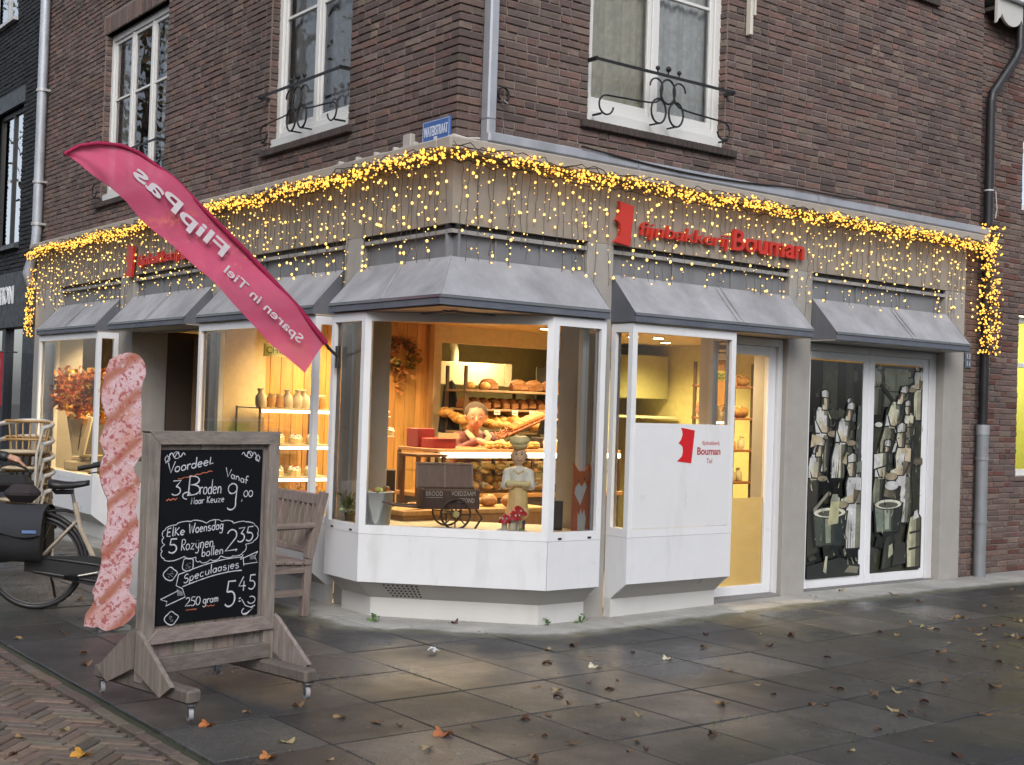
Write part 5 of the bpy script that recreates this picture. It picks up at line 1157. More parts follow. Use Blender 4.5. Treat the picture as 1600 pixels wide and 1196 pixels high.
# ---------------------------------------------------------------- double doors with the bakers mural
def leaf(x0, x1, seed):
    o = door(x0, x1, 7.655, 2.198, .085)
    gx0, gx1, gz0, gz1 = x0 + .085, x1 - .085, .1, 2.113
    m = MB(); W = gx1 - gx0; H = gz1 - gz0; r = random.Random(seed); lay = [0]
    def P(pts, c):
        lay[0] += 1; lu_ = sum(c) / 3; k_ = 3.2 * max(lu_, 1e-4) ** .6; c = tuple(min(.55, (v * .4 + lu_ * .6) * k_ * (1, 1.0, .82)[i_]) if lu_ > .04 else v for i_, v in enumerate(c)); y = 7.6705 - lay[0] * .00012
        xs = [(gx0 + min(1, max(0, x)) * W, gz0 + min(1, max(0, z)) * H) for x, z in pts]
        m.poly([(x, y, z) for x, z in xs], c)
    m.quad((gx0, 7.671, gz0), (gx1, 7.671, gz0), (gx1, 7.671, gz1), (gx0, 7.671, gz1), (.016, .018, .015))
    K = W / H * 1.0
    def ell(cx, cz, rx, rz, c, a0=0, a1=360, n=14): P([(cx + rx * math.cos(rad(a0 + (a1 - a0) * k / n)), cz + rz * math.sin(rad(a0 + (a1 - a0) * k / n))) for k in range(n + (a1 - a0 < 360))], c)
    OUT = (.01, .012, .01)
    def outlined(pts, c):
        cx = sum(p[0] for p in pts) / len(pts); cz = sum(p[1] for p in pts) / len(pts)
        P([(cx + (x - cx) * 1.12 + (.014 if x > cx else -.014), cz + (z - cz) * 1.03 + (.005 if z > cz else -.005)) for x, z in pts], OUT); P(pts, c)
        x0_, x1_ = min(p[0] for p in pts), max(p[0] for p in pts)
        for lim, sg, k_ in ((x0_ + (x1_ - x0_) * .62, 1, .42), (x0_ + (x1_ - x0_) * .86, 1, .16), (x0_ + (x1_ - x0_) * .3, -1, 1.3)):
            o_ = []
            for (a, b), (d_, e_) in zip(pts, pts[1:] + pts[:1]):
                ina, inb = (a - lim) * sg > 0, (d_ - lim) * sg > 0
                if ina: o_.append((a, b))
                if ina != inb: t_ = (lim - a) / (d_ - a); o_.append((lim + r.uniform(-.006, .006), b + (e_ - b) * t_))
            if len(o_) > 2: P(o_, tuple(v * k_ for v in c))
    SHc = [(.34, .36, .25), (.42, .42, .3), (.3, .33, .27), (.46, .44, .33)]
    def baker(cx, cz, s, f=1, apron=(.38, .38, .27), bend=0., bare=False):
        """standing baker: long apron, shirt, arms to the front, bowed head with a flat cap; cz is the hem"""
        X = lambda x, z: (cx + f * (x + bend * z * z) * s, cz + z * s * .36)
        sk = (.4, .27, .17); sh = sk if bare else r.choice(SHc)
        outlined([X(-.2, 0), X(.16, 0), X(.2, .5), X(.15, .8), X(-.15, .8), X(-.22, .4)], apron)
        for k in (-.15, -.08, -.02, .05, .11): P([X(k + r.uniform(-.02, .02), .0), X(k + .025, .0), X(k + .01, r.uniform(.3, .65))], mixc(apron, (0, 0, 0), r.uniform(.6, .95)))
        outlined([X(-.17, .75), X(.16, .75), X(.2, 1.05), X(.14, 1.22), X(-.12, 1.24), X(-.22, 1.05)], sh)
        P([X(-.06, .7), X(.13, .7), X(.12, 1.08), X(-.02, 1.1)], mixc(apron, (1, 1, .9), .12))
        outlined([X(-.16, 1.14), X(-.06, 1.17), X(.04, .9), X(.32, .82), X(.33, .74), X(.0, .76), X(-.17, .98)], sk)
        P([X(-.17, 1.17), X(-.05, 1.19), X(-.02, .98), X(-.16, .96)], sh)
        outlined([X(.0, 1.2), X(.13, 1.2), X(.19, 1.34), X(.15, 1.46), X(.02, 1.47), X(-.02, 1.34)], sk)
        P([X(.13, 1.325), X(.17, 1.33), X(.165, 1.345), X(.13, 1.345)], (.09, .06, .04)); P([X(-.02, 1.3), X(.03, 1.28), X(.03, 1.44), X(-.02, 1.45)], (.05, .035, .025))
        outlined([X(-.03, 1.45), X(.17, 1.43), X(.18, 1.53), X(.07, 1.58), X(-.04, 1.55)], (.5, .5, .4))
        ell(X(.3, .72)[0], X(.3, .72)[1], .17 * s, .026 * s, OUT); ell(X(.3, .73)[0], X(.3, .73)[1], .15 * s, .021 * s, (.3, .2, .1))
    def vat(cx, cz, w, h, c=(.055, .085, .078)):
        outlined([(cx - w * .8, cz), (cx + w * .8, cz), (cx + w, cz + h), (cx - w, cz + h)], c); P([(cx - w * .2, cz + .01), (cx + w * .1, cz + .01), (cx + w * .1, cz + h), (cx - w * .3, cz + h)], mixc(c, (.5, .6, .5), .3))
        P([(cx + w * .4, cz + .005), (cx + w * .78, cz + .005), (cx + w * .95, cz + h), (cx + w * .5, cz + h)], mixc(c, (0, 0, 0), .7))
        ell(cx, cz + h, w * 1.08, .028, OUT); ell(cx, cz + h, w, .023, (.38, .38, .28)); ell(cx, cz + h - .003, w * .75, .014, (.1, .11, .09))
        P([(cx - w * .3, cz - .06), (cx + w * .3, cz - .06), (cx + w * .4, cz), (cx - w * .4, cz)], OUT)
    for k in range(46):   # the crowded dark workshop behind the figures
        x_, z_ = r.uniform(0, 1), r.uniform(.05, .97); w_, h_ = r.uniform(.03, .16), r.uniform(.01, .06); P([(x_, z_), (x_ + w_, z_ + r.uniform(-.01, .02)), (x_ + w_ * r.uniform(.6, 1.1), z_ + h_), (x_ - w_ * .1, z_ + h_ * r.uniform(.5, 1))], r.choice([(.1, .11, .08), (.16, .16, .1), (.03, .03, .025), (.06, .09, .085), (.2, .15, .08), (.24, .24, .16)]))
    if seed == 1:
        P([(.24, .78), (.52, .78), (.52, 1), (.24, 1)], (.14, .15, .1)); P([(.68, .8), (.82, .8), (.82, 1), (.68, 1)], (.1, .11, .08)); P([(.54, .8), (.57, .8), (.57, 1), (.54, 1)], (.05, .055, .04))
        for k in range(6): P([(.1 + k * .15, .74 + r.uniform(-.01, .02)), (.28 + k * .13, .73), (.3 + k * .13, .77), (.14 + k * .14, .785)], jit((.2, .2, .14), .4, r))
        baker(.8, .55, .5, -1, (.3, .3, .22)); baker(.24, .49, .66, 1, (.42, .41, .29)); baker(.56, .46, .62, 1, (.4, .38, .27), .12); baker(.04, .3, .6, 1, (.2, .19, .13), .1)
        P([(.02, .6), (.22, .62), (.24, .65), (.04, .66)], (.4, .28, .15)); P([(.62, .53), (.9, .5), (.93, .55), (.7, .58)], (.38, .3, .18))
        P([(.84, .5), (.98, .5), (.98, .8), (.9, .8)], (.07, .1, .11)); P([(.86, .45), (1, .45), (1, .54), (.86, .53)], (.14, .19, .18))
        P([(0, .1), (.2, .12), (.16, .42), (0, .46)], (.07, .06, .045)); baker(.86, .13, .78, -1, (.45, .46, .36))
        vat(.4, .15, .3, .15); P([(.36, .24), (.56, .25), (.58, .37), (.42, .36)], (.36, .34, .13)); P([(.4, .35), (.56, .35), (.54, .385), (.44, .385)], (.18, .22, .2))
        P([(.0, .0), (1, 0), (1, .05), (.6, .09), (.0, .06)], (.02, .022, .02)); P([(.3, .03), (.36, .02), (.38, .1), (.34, .1)], (.3, .3, .22)); P([(.7, .02), (.95, .01), (.98, .04), (.8, .05)], (.2, .19, .13))
        P([(.1, .3), (.36, .38), (.36, .40), (.09, .32)], (.2, .2, .16))
    else:
        P([(0, .0), (1, 0), (1, .72), (.6, .78), (0, .7)], (.19, .19, .11)); P([(.22, .8), (.7, .8), (.7, .985), (.22, .985)], (.24, .3, .24)); P([(.2, .95), (.75, .95), (.75, .975), (.2, .975)], (.35, .27, .17)); P([(.44, .8), (.455, .8), (.455, .96), (.44, .96)], (.1, .12, .1)); P([(.22, .87), (.7, .87), (.7, .878), (.22, .878)], (.1, .12, .1))
        baker(.08, .76, .5, 1, (.3, .29, .2)); baker(.93, .74, .56, -1, (.28, .26, .19)); P([(.1, .9), (.5, .78), (.56, .79), (.14, .915)], OUT); P([(.48, .76), (.62, .77), (.62, .82), (.5, .81)], (.03, .03, .025))
        for k in range(5): ell(.1 + k * .16, .71 - (k % 2) * .03, .09, .016, OUT); ell(.1 + k * .16, .712 - (k % 2) * .03, .075, .012, (.42, .4, .28))
        baker(.72, .55, .5, -1, (.26, .25, .18)); baker(.26, .53, .66, 1, (.2, .2, .14), .2); baker(.1, .3, .6, 1, (.16, .17, .13), .1); outlined([(.36, .58), (.72, .6), (.76, .65), (.46, .66)], (.36, .38, .25)); outlined([(.5, .64), (.8, .66), (.82, .70), (.6, .70)], (.24, .19, .11)); outlined([(.0, .5), (.24, .52), (.28, .58), (.0, .57)], (.38, .42, .28))
        for k in range(3): ell(.78 + k * .09, .535, .05, .02, (.17, .1, .06))
        baker(.6, .24, .85, -1, (.4, .42, .33), 0, True); vat(.3, .2, .27, .13, (.1, .17, .15)); outlined([(.2, .37), (.5, .35), (.52, .41), (.24, .43)], (.15, .1, .06)); ell(.36, .42, .14, .022, (.5, .5, .42))
        outlined([(.72, .02), (.98, .02), (1, .25), (.9, .28), (.76, .26), (.7, .15)], (.27, .26, .15)); P([(.74, .1), (.98, .11), (.98, .12), (.74, .112)], OUT); P([(.75, .18), (.99, .19), (.99, .2), (.75, .192)], OUT); P([(.82, .25), (.94, .26), (.9, .30), (.84, .29)], (.45, .45, .38))
        outlined([(.2, .02), (.36, .03), (.42, .18), (.26, .17)], (.05, .06, .05)); P([(.32, .07), (.42, .09), (.4, .14), (.33, .13)], (.3, .3, .22)); P([(.4, .03), (.68, .04), (.66, .14), (.45, .16)], (.03, .03, .025)); P([(.04, .13), (.2, .12), (.2, .17), (.1, .19)], OUT)
    for k in range(70):   # small highlights and dark accents of the print
        x_, z_ = r.uniform(.02, .95), r.uniform(.03, .74); a_ = r.uniform(-1, 1); L_ = r.uniform(.02, .07); P([(x_, z_), (x_ + .02, z_ + .002), (x_ + .012 + a_ * L_, z_ + L_ * .6)], r.choice([(.3, .3, .2), (.24, .22, .14), (.01, .012, .01), (.012, .012, .01), (.18, .22, .19)]))
    m.build('mural_print', 'mural', o)
    g_ = MB(); g_.quad((gx0, 7.668 - .008, gz0), (gx1, 7.66, gz0), (gx1, 7.66, gz1), (gx0, 7.66, gz1), (1, 1, 1)); g_.build('pane', 'glass', o)
leaf(9.222, 10.165, 1); leaf(10.17, 11.118, 2)

# ---------------------------------------------------------------- flag
FUP = [(2.76, 3.182), (2.855, 3.252), (2.995, 3.292), (3.154, 3.297), (3.273, 3.264), (3.396, 3.195), (3.536, 3.118), (3.713, 2.971), (3.911, 2.814), (4.114, 2.653), (4.322, 2.472), (4.537, 2.286), (4.786, 2.034)]
FLO = [(4.609, 1.796), (4.341, 1.994), (4.081, 2.223), (3.829, 2.43), (3.586, 2.616), (3.351, 2.781), (3.198, 2.908), (3.048, 3.018), (2.903, 3.097), (2.76, 3.178)]
def rs(P, n):
    P = [Vector((*p, 0)) for p in P]; L = [0]
    for a, b in zip(P, P[1:]): L.append(L[-1] + (b - a).length)
    out = []
    for i in range(n + 1):
        s = L[-1] * i / n; k = max(j for j in range(len(L)) if L[j] <= s + 1e-9); k = min(k, len(P) - 2); out.append(P[k].lerp(P[k + 1], (s - L[k]) / (L[k + 1] - L[k])))
    return out
PINK = (.64, .105, .21)
fl = thing('feather_flag', (4.95, 8.6, 2.0), 'pink feather flag with white lettering slanting out over the pavement', 'flag')
n, J = 60, 14; U_ = rs(FUP, n); L_ = rs(FLO[::-1], n)
def fy(i, j): return 8.6 + .02 * math.sin(i * .22 + j * .25) + .012 * math.sin(i * .55 - j * .6) * (1 - i / n) * 2 * (j / J)
vs = []
for i in range(n + 1):
    for j in range(J + 1): p = U_[i].lerp(L_[i], j / J); vs.append((p.x, fy(i, j), p.y))
m = MB(); m.add(vs, [(i * (J + 1) + j, i * (J + 1) + j + 1, (i + 1) * (J + 1) + j + 1, (i + 1) * (J + 1) + j) for i in range(n) for j in range(J)], PINK, 0, True); m.build('flag_cloth', 'flag', fl)
m = MB(); m.tube([(p.x, 8.6, p.y) for p in U_], [.012 + .012 * i / n for i in range(n + 1)], (.42, .02, .09), 0, 8); m.build('pole_sleeve', 'flag', fl)
m = MB(); m.tube([(4.76, 8.6, 2.06), (4.83, 8.64, 2.0), (4.96, 8.7, 1.93)], .012, (.03, .03, .03), 0, 8); m.cyl((4.95, 8.7, 1.85), (4.95, 8.7, 2.02), .02, (.03, .03, .03), 0, 10); m.build('pole', 'satin', fl)
m = MB(); axd = Vector((-.77, 0, .638)).normalized(); ayd = Vector((-.638, 0, -.77)).normalized()   # lettering is seen from behind, so it reads mirrored
def flagtext(txt, start, end, h, bold, off):
    a = Vector((start[0], 0, start[1])); b = Vector((end[0], 0, end[1])); d = (b - a); L = d.length; d.normalize(); up = Vector((d.z, 0, -d.x)); up = up if up.z > 0 else -up
    mm = MB(); mm.text(txt, (0, 0, 0), (1, 0, 0), (0, 1, 0), width=L, height=h, depth=.002, col=(.62, .58, .62), bold=bold)
    for (x, y, z) in mm.v: pass
    vs = [a + d * x + up * (y) for x, y, z in mm.v]
    m.add([(p.x, 8.6 - off + (z - .0) * 1, p.z) for p, (x, y, z) in zip(vs, mm.v)], mm.f, (.62, .58, .62))
# "FlipPas" runs from the lower right end up to the tip when read from the other side
flagtext('FlipPas', (3.90, 2.60), (3.215, 3.105), .135, .02, .034)
flagtext('Sparen in Tiel', (4.545, 2.015), (3.915, 2.50), .085, .01, .034)
m.build('lettering', 'satin', fl)

# ---------------------------------------------------------------- chalkboard on castors
BA = Vector((2.53, 6.325, 0)); BBv = Vector((3.285, 6.475, 0)); bu = (BBv - BA).normalized(); bn = Vector((bu.y, -bu.x, 0))
bc = (BA + BBv) / 2; gzb = -.03
W_ = .835
cb = thing('chalkboard_sign', (bc.x, bc.y, gzb), 'black chalkboard in a weathered grey wooden frame on castors', 'sign')
q = lambda u, d, z: bc + bu * u + bn * d + Vector((0, 0, z))
WG = (.25, .215, .19)
def bb(name, u0, u1, d0, d1, z0, z1, col, mat='wood', bev=.004):
    m = MB(); m.obox(q((u0 + u1) / 2, (d0 + d1) / 2, (z0 + z1) / 2), bu, bn, (0, 0, 1), u1 - u0, d1 - d0, z1 - z0, col, 0, bev); return m.build(name, mat, cb)
hw = W_ / 2
bb('frame_post', -hw, -hw + .07, -.035, .035, .13, 1.40, WG); bb('frame_post', hw - .07, hw, -.035, .035, .13, 1.40, WG)
m = MB(); m.prism([q(-hw - .004, .038, 1.412), q(hw + .004, .038, 1.412), q(hw - .066, .038, 1.345), q(-hw + .066, .038, 1.345)], -bn * .076, WG); m.build('frame_rail', 'woodh', cb)
m = MB(); m.prism([q(-hw + .01, .05, .325), q(hw - .01, .05, .325), q(hw - .075, .05, .395), q(-hw + .08, .05, .395)], -bn * .03, jit(WG, .1)); m.build('frame_rail', 'woodh', cb)
bb('frame_rail', -hw + .03, hw - .03, .0, .045, .165, .25, (.17, .145, .13), 'woodh')
m = MB(); x = -hw + .07; rw = random.Random(8)
while x < hw - .08:
    w = min(.13, hw - .07 - x); m.obox(q(x + w / 2, -.005, .77), bu, bn, (0, 0, 1), w - .005, .02, 1.15, jit((.28, .245, .21), .25, rw), 0, .003); x += w
m.build('back_planks', 'wood', cb)
bb('blackboard', -hw + .082, hw - .105, .006, .018, .41, 1.315, (.006, .007, .009), 'board', .002)
for s_ in (-1, 1):
    f = (-1 if s_ < 0 else 1) * (hw - .05)
    m = MB(); c0 = q(f, 0, .125); m.obox(c0, bn, bu, (0, 0, 1), .86, .085, .07, (.135, .115, .1), 0, .012); m.build('foot', 'wood', cb)
    for e in (-1, 1):
        m = MB(); fx = f - s_ * -.03
        ring = [q(fx, e * .03, .16 if e else 0), q(fx, e * .34, .125), q(fx, e * .31, .125), q(fx, e * .036, .125)]
        fx = s_ * (hw + .002); ring = [q(fx, e * .015, .40), q(fx, e * .05, .385), q(fx, e * .335, .165), q(fx, e * .24, .10), q(fx, e * .015, .2)]
        m.prism(ring, bu * (s_ * .026), jit((.22, .19, .165), .15, rw)); m.build('brace', 'wood', cb)
        m = MB(); cp = q(f, e * .4, .0); fwd = bn * -1 + bu * .4
        fwd.normalize(); wc_ = cp + fwd * .016 + Vector((0, 0, .037)); ax = fwd.cross(Vector((0, 0, 1)))
        m.cyl(wc_ - ax * .011, wc_ + ax * .011, .036, (.35, .36, .38), 0, 18); m.cyl(wc_ - ax * .0125, wc_ + ax * .0125, .024, (.1, .1, .1), 0, 14)
        cst = MB()
        for k in (-1, 1): cst.beam(wc_ + ax * (k * .016), wc_ + ax * (k * .016) + Vector((0, 0, .046)) - fwd * .016, .022, .003, (.35, .36, .37), 0, ax)
        cst.cyl(cp + Vector((0, 0, .08)), cp + Vector((0, 0, .09)), .03, (.35, .36, .37), 0, 14)
        o = cst.build('castor', 'metal', cb); m.build('castor_wheel', 'satin', o)
# chalk writing: own stroke letters, ends jittered like a hand's
A_ = arc
GL = {
 'V': [[(0, 1), (.28, 0), (.6, 1)]], 'o': [A_(.24, .24, .2, .24, 90, 450, 14)], 'r': [[(.05, .5), (.05, 0)], A_(.22, .3, .17, .18, 170, 50, 6)], 'd': [A_(.22, .23, .19, .23, 0, 360, 14), [(.42, 1), (.42, 0)]],
 'e': [[(.05, .25), (.4, .28)] + A_(.23, .25, .19, .24, 10, 320, 14)], 'l': [[(.08, 1), (.08, .06), (.16, 0)]], 'L': [[(.08, .75), (.05, .05), (.36, .12)]], '3': [[(.05, .97), (.45, 1), (.22, .58)] + A_(.22, .29, .24, .29, 90, -140, 12)],
 'B': [[(.1, 0), (.1, 1)], [(.1, 1)] + A_(.22, .77, .26, .23, 80, -80, 8) + [(.12, .54)] + A_(.24, .27, .3, .27, 85, -90, 9) + [(.05, 0)]], 'n': [[(.06, .48), (.06, 0)], [(.06, .3)] + A_(.23, .28, .17, .2, 170, 0, 8) + [(.4, 0)]], 'N': [[(.05, 0), (.05, .85), (.45, 0), (.45, .85)]],
 'a': [A_(.22, .23, .18, .23, 0, 360, 13), [(.41, .48), (.41, 0)]], 'K': [[(.06, 0), (.06, .85)], [(.42, .85), (.08, .42), (.45, 0)]], 'u': [[(.05, .48)] + A_(.22, .2, .17, .2, 180, 350, 8) + [(.4, .48), (.4, 0)]], 'z': [[(.05, .48), (.4, .48), (.05, 0), (.42, 0)]], 'f': [A_(.28, .75, .16, .2, 60, 180, 6) + [(.12, 0)], [(0, .45), (.3, .48)]],
 '9': [A_(.25, .68, .22, .3, 0, 360, 14), [(.47, .7), (.45, .0)] + A_(.25, -.3, .22, .28, 10, -150, 7)], ',': [[(.1, .1), (.05, -.15)]], '0': [A_(.24, .5, .22, .48, 90, 450, 16)], 'E': [[(.4, .85), (.1, .8), (.08, .02), (.42, 0)], [(.08, .43), (.36, .45)]], 'k': [[(.06, .95), (.06, 0)], [(.36, .5), (.08, .22), (.4, 0)]], 'W': [[(0, .95), (.18, 0), (.36, .7), (.54, 0), (.75, .95)]],
 's': [A_(.22, .37, .15, .12, 40, 260, 8) + A_(.22, .12, .17, .13, 80, -160, 8)], 'g': [A_(.22, .25, .18, .23, 0, 360, 13), [(.41, .48), (.41, -.2)] + A_(.23, -.22, .18, .18, 0, -160, 7)], '5': [[(.45, 1), (.12, 1), (.09, .58)] + A_(.23, .3, .24, .3, 110, -140, 12)], 'R': [[(.08, 0), (.08, .9)] + A_(.22, .68, .24, .22, 90, -80, 8) + [(.1, .45), (.45, 0)]],
 'i': [[(.08, .48), (.08, 0)], [(.07, .68), (.09, .7)]], 'y': [[(.04, .48), (.06, .2), (.22, .04), (.38, .2)], [(.4, .48), (.4, -.2)] + A_(.22, -.2, .18, .16, 0, -150, 6), [(.1, .66), (.12, .67)], [(.34, .66), (.36, .67)]], 'b': [[(.07, .95), (.07, 0)], A_(.25, .23, .18, .23, 0, 360, 13)], '2': [A_(.24, .72, .2, .26, 160, -30, 9) + [(.02, .02), (.52, .06)]],
 'S': [A_(.24, .66, .2, .2, 30, 260, 9) + A_(.22, .22, .22, .23, 80, -160, 9)], 'p': [[(.07, .48), (.07, -.35)], A_(.25, .24, .18, .23, 0, 360, 13)], 'c': [A_(.24, .24, .2, .24, 50, 310, 11)], 'm': [[(.05, .48), (.05, 0)], [(.05, .3)] + A_(.17, .3, .12, .18, 170, 0, 7) + [(.29, 0)], [(.29, .3)] + A_(.42, .3, .12, .18, 170, 0, 7) + [(.54, 0)]], '4': [[(.3, 1), (.02, .35), (.5, .35)], [(.36, .7), (.36, 0)]], 'j': [[(.1, .48), (.1, -.2), (-.05, -.3)], [(.1, .68), (.11, .7)]], ' ': []}
ADV = {'l': .24, 'i': .22, 'j': .26, ',': .2, 'm': .7, 'W': .86, 'V': .6, 'f': .34, 'r': .38, ' ': .35, 'L': .42}
ck = MB(); rc = random.Random(77)
bx0, bx1, bz0, bz1 = -hw + .082, hw - .105, .41, 1.315
CHK = (.58, .6, .66); ORG = (.55, .16, .09)
def bp_(s, t_, lift=0): return q(bx0 + (bx1 - bx0) * s, .019 + lift, bz1 - (bz1 - bz0) * t_)
def stroke(pts, w=.0026, col=CHK):
    P = [bp_(x, y) for x, y in pts]
    if len(P) < 2: return
    vs = []
    for i, p in enumerate(P):
        d = P[min(i + 1, len(P) - 1)] - P[max(i - 1, 0)]
        d = d.normalized() if d.length > 1e-6 else bu
        s_ = d.cross(bn).normalized(); ww = w * rc.uniform(.75, 1.2); vs += [p + s_ * ww, p - s_ * ww]
    ck.add([v + bn * rc.uniform(0, .0004) for v in vs], [(2 * i, 2 * i + 2, 2 * i + 3, 2 * i + 1) for i in range(len(P) - 1)], col)
ASP = (bx1 - bx0) / (bz1 - bz0)
def write(txt, x, y, h, rise=0., width=None, w=.0025, col=CHK, curve=None):
    """txt with its baseline starting at (x, y) in board units; h = cap height in board heights"""
    tot = sum(ADV.get(c, .54) for c in txt); k = h / ASP
    if width: kx = width / tot
    else: kx = k
    cx = x
    for c in txt:
        for st in GL[c]:
            P = []
            for a, b in st:
                px = cx + a * kx; yy = y - rise * (px - x) if curve is None else curve(px); P.append((px + b * h * .12 / ASP * .6, yy - b * h + rc.uniform(-.0006, .0006)))
            stroke(P, w, col)
        cx += ADV.get(c, .54) * kx
write('VoordeeL', .06, .135, .062, .115, .44, .003); stroke([(.16 + k * .03, .165 - k * .004 + (k % 2) * .006) for k in range(12)], .002, ORG)
write('3', .1, .26, .085, 0, .1, .0032); stroke([(.06 + k * .02, .29 - (k % 2) * .009 - k * .001) for k in range(6)], .003, ORG)
write('B', .24, .262, .11, 0, .13, .0035); write('roden', .37, .26, .085, .01, .22, .0028); stroke(arc(.25, .265, .04, .02, 90, 330, 8), .003)
write('Naar Keuze', .29, .315, .045, .02, .33, .0022)
write('Vanaf', .62, .155, .05, -.24, .23, .0025); write('9', .64, .30, .10, 0, .11, .0035); write(',', .79, .305, .05); write('00', .81, .285, .038, 0, .1, .0026)
write('ELKe'.replace('L', 'l'), .07, .495, .055, .03, .18, .003); write('Woensdag', .28, .485, .06, .05, .34, .0028)
write('5', .09, .59, .08, 0, .09, .004); write('Rozynen', .21, .58, .07, .03, .32, .0026); write('bollen', .41, .625, .055, .04, .22, .0026); write('2', .64, .605, .13, 0, .13, .0036); write(',', .75, .6, .05); write('35', .76, .555, .085, .03, .17, .0036)
cl = [(.05, .5), (.06, .455), (.16, .43), (.3, .415), (.45, .43), (.6, .425), (.72, .44), (.84, .435), (.94, .46), (.97, .51), (.93, .555), (.85, .57), (.82, .62), (.72, .635), (.6, .63), (.5, .645), (.4, .65), (.36, .625), (.25, .615), (.14, .635), (.06, .62), (.04, .575), (.06, .54), (.05, .5)]
for (a, b), (c, d) in zip(cl, cl[1:]):
    mx_, my_ = (a + c) / 2, (b + d) / 2; nx, ny = (my_ - .53) * 0, 0
    ox, oy = (mx_ - .5), (my_ - .535); L0 = math.hypot(ox * ASP, oy) or 1; stroke([(a, b), (a * .6 + mx_ * .4 + ox / L0 * .012, b * .6 + my_ * .4 + oy / L0 * .012), (mx_ + ox / L0 * .016, my_ + oy / L0 * .016), (c * .6 + mx_ * .4 + ox / L0 * .012, d * .6 + my_ * .4 + oy / L0 * .012), (c, d)], .0022)
def slice_(cx, cy, rx, ry, rot):
    P = []
    for k in range(25):
        a = k / 24 * 6.283; rr = (abs(math.cos(a)) ** 4 + abs(math.sin(a)) ** 4) ** -.25 * (1 + .04 * math.sin(a * 5)); x = rr * math.cos(a); y = rr * math.sin(a); c_, s2 = math.cos(rot), math.sin(rot); P.append((cx + (x * c_ - y * s2) * rx, cy + (x * s2 + y * c_) * ry))
    stroke(P, .0026)
    for k in range(9): x, y = cx + rc.uniform(-.5, .5) * rx, cy + rc.uniform(-.5, .5) * ry; stroke([(x, y), (x + .012, y + .006)], .0015, (.2, .22, .25))
slice_(.12, .71, .055, .033, .7); slice_(.285, .665, .05, .035, .1); slice_(.145, .965, .055, .033, .7)
rb_c = lambda x: .775 - .052 * math.sin((x - .2) * 3.0) - .035 * (x - .2)
stroke([(x / 100, rb_c(x / 100) - .058) for x in range(20, 84, 2)], .0026); stroke([(x / 100, rb_c(x / 100) + .022) for x in range(24, 84, 2)], .0026)
stroke([(.2, .715), (.18, .78), (.24, .80)], .0026); stroke([(.83, .645), (.84, .70)], .0026); stroke([(.83, .63), (.8, .66), (.98, .62), (.95, .65), (.98, .685), (.84, .69)], .0026); stroke([(.2, .81), (.04, .85), (.1, .865), (.09, .89), (.27, .85), (.24, .80)], .0026)
for k in range(7): stroke([(.19 + k * .008, .80 + k * .003), (.2 + k * .008, .84)], .0015, (.3, .31, .34)); stroke([(.9 + k * .008, .64), (.905 + k * .008, .665)], .0015, (.3, .31, .34))
write('Speculaasjes', .25, 0, .055, 0, .55, .0025, CHK, lambda x: rb_c(x) + .006)
write('250', .27, .905, .05, 0, .15, .0026); write('gram', .44, .9, .05, .02, .16, .0026); stroke([(.28 + k * .015, .93 - (k % 2) * .006) for k in range(8)], .002, ORG); stroke([(.46 + k * .02, .92 - (k % 2) * .006) for k in range(6)], .002, ORG)
write('5', .65, .935, .15, 0, .12, .0045); write('4', .79, .85, .085, 0, .08, .0032); write('5', .89, .845, .085, 0, .08, .0032)
for sx2, sy2, f in ((.03, .04, 1), (.97, .04, -1)):
    stroke([(sx2 + f * (.02 + .17 * k / 20), sy2 - .012 + .012 * math.sin(k * .95)) for k in range(21)], .0025); stroke([(sx2 + f * x, sy2 + y) for x, y in arc(.025, .012, .022, .016, -40, 250, 10)], .0025); stroke([(sx2 + f * .05, sy2 - .02), (sx2 + f * .03, sy2 + .02), (sx2 + f * .01, sy2 + .035)], .0025); stroke([(sx2 + f * x, sy2 + y) for x, y in arc(.11, -.01, .03, .02, 0, 330, 10)], .0022)
stroke(arc(.93, .91, .04, .022, -120, 160, 10), .0026); stroke([(.83, .9), (.87, .94), (.95, .96), (.9, .985), (.85, .99)], .0026); stroke(arc(.87, .975, .035, .02, 0, 250, 9), .0026); stroke([(.92, .955), (.97, .945)], .003); stroke([(.8, .895), (.82, .89)], .003); stroke([(.8, .91), (.82, .91)], .003)
ck.build('chalk_writing', 'chalk', cb)

# ---------------------------------------------------------------- pastry twist cutout and white board behind it
TW = [(3.117, 1.822), (3.17, 1.86), (3.23, 1.879), (3.312, 1.877), (3.367, 1.81), (3.372, 1.742), (3.341, 1.637), (3.348, 1.523), (3.351, 1.477), (3.35, 1.385), (3.364, 1.271), (3.363, 1.179), (3.312, 1.088), (3.358, .996), (3.357, .904), (3.337, .813), (3.371, .652), (3.376, .538), (3.321, .449), (3.336, .357), (3.305, .245), (3.362, .173), (3.365, .081), (3.325, .039), (3.256, -.001), (3.165, -.022), (3.095, .011), (3.009, .023), (3.024, .106), (3.078, .18), (3.063, .26), (3.104, .369), (3.113, .436), (3.11, .526), (3.127, .66), (3.147, .75), (3.142, .863), (3.085, .999), (3.077, 1.089), (3.107, 1.178), (3.07, 1.268), (3.09, 1.336), (3.12, 1.427), (3.084, 1.493), (3.069, 1.583), (3.087, 1.707)]
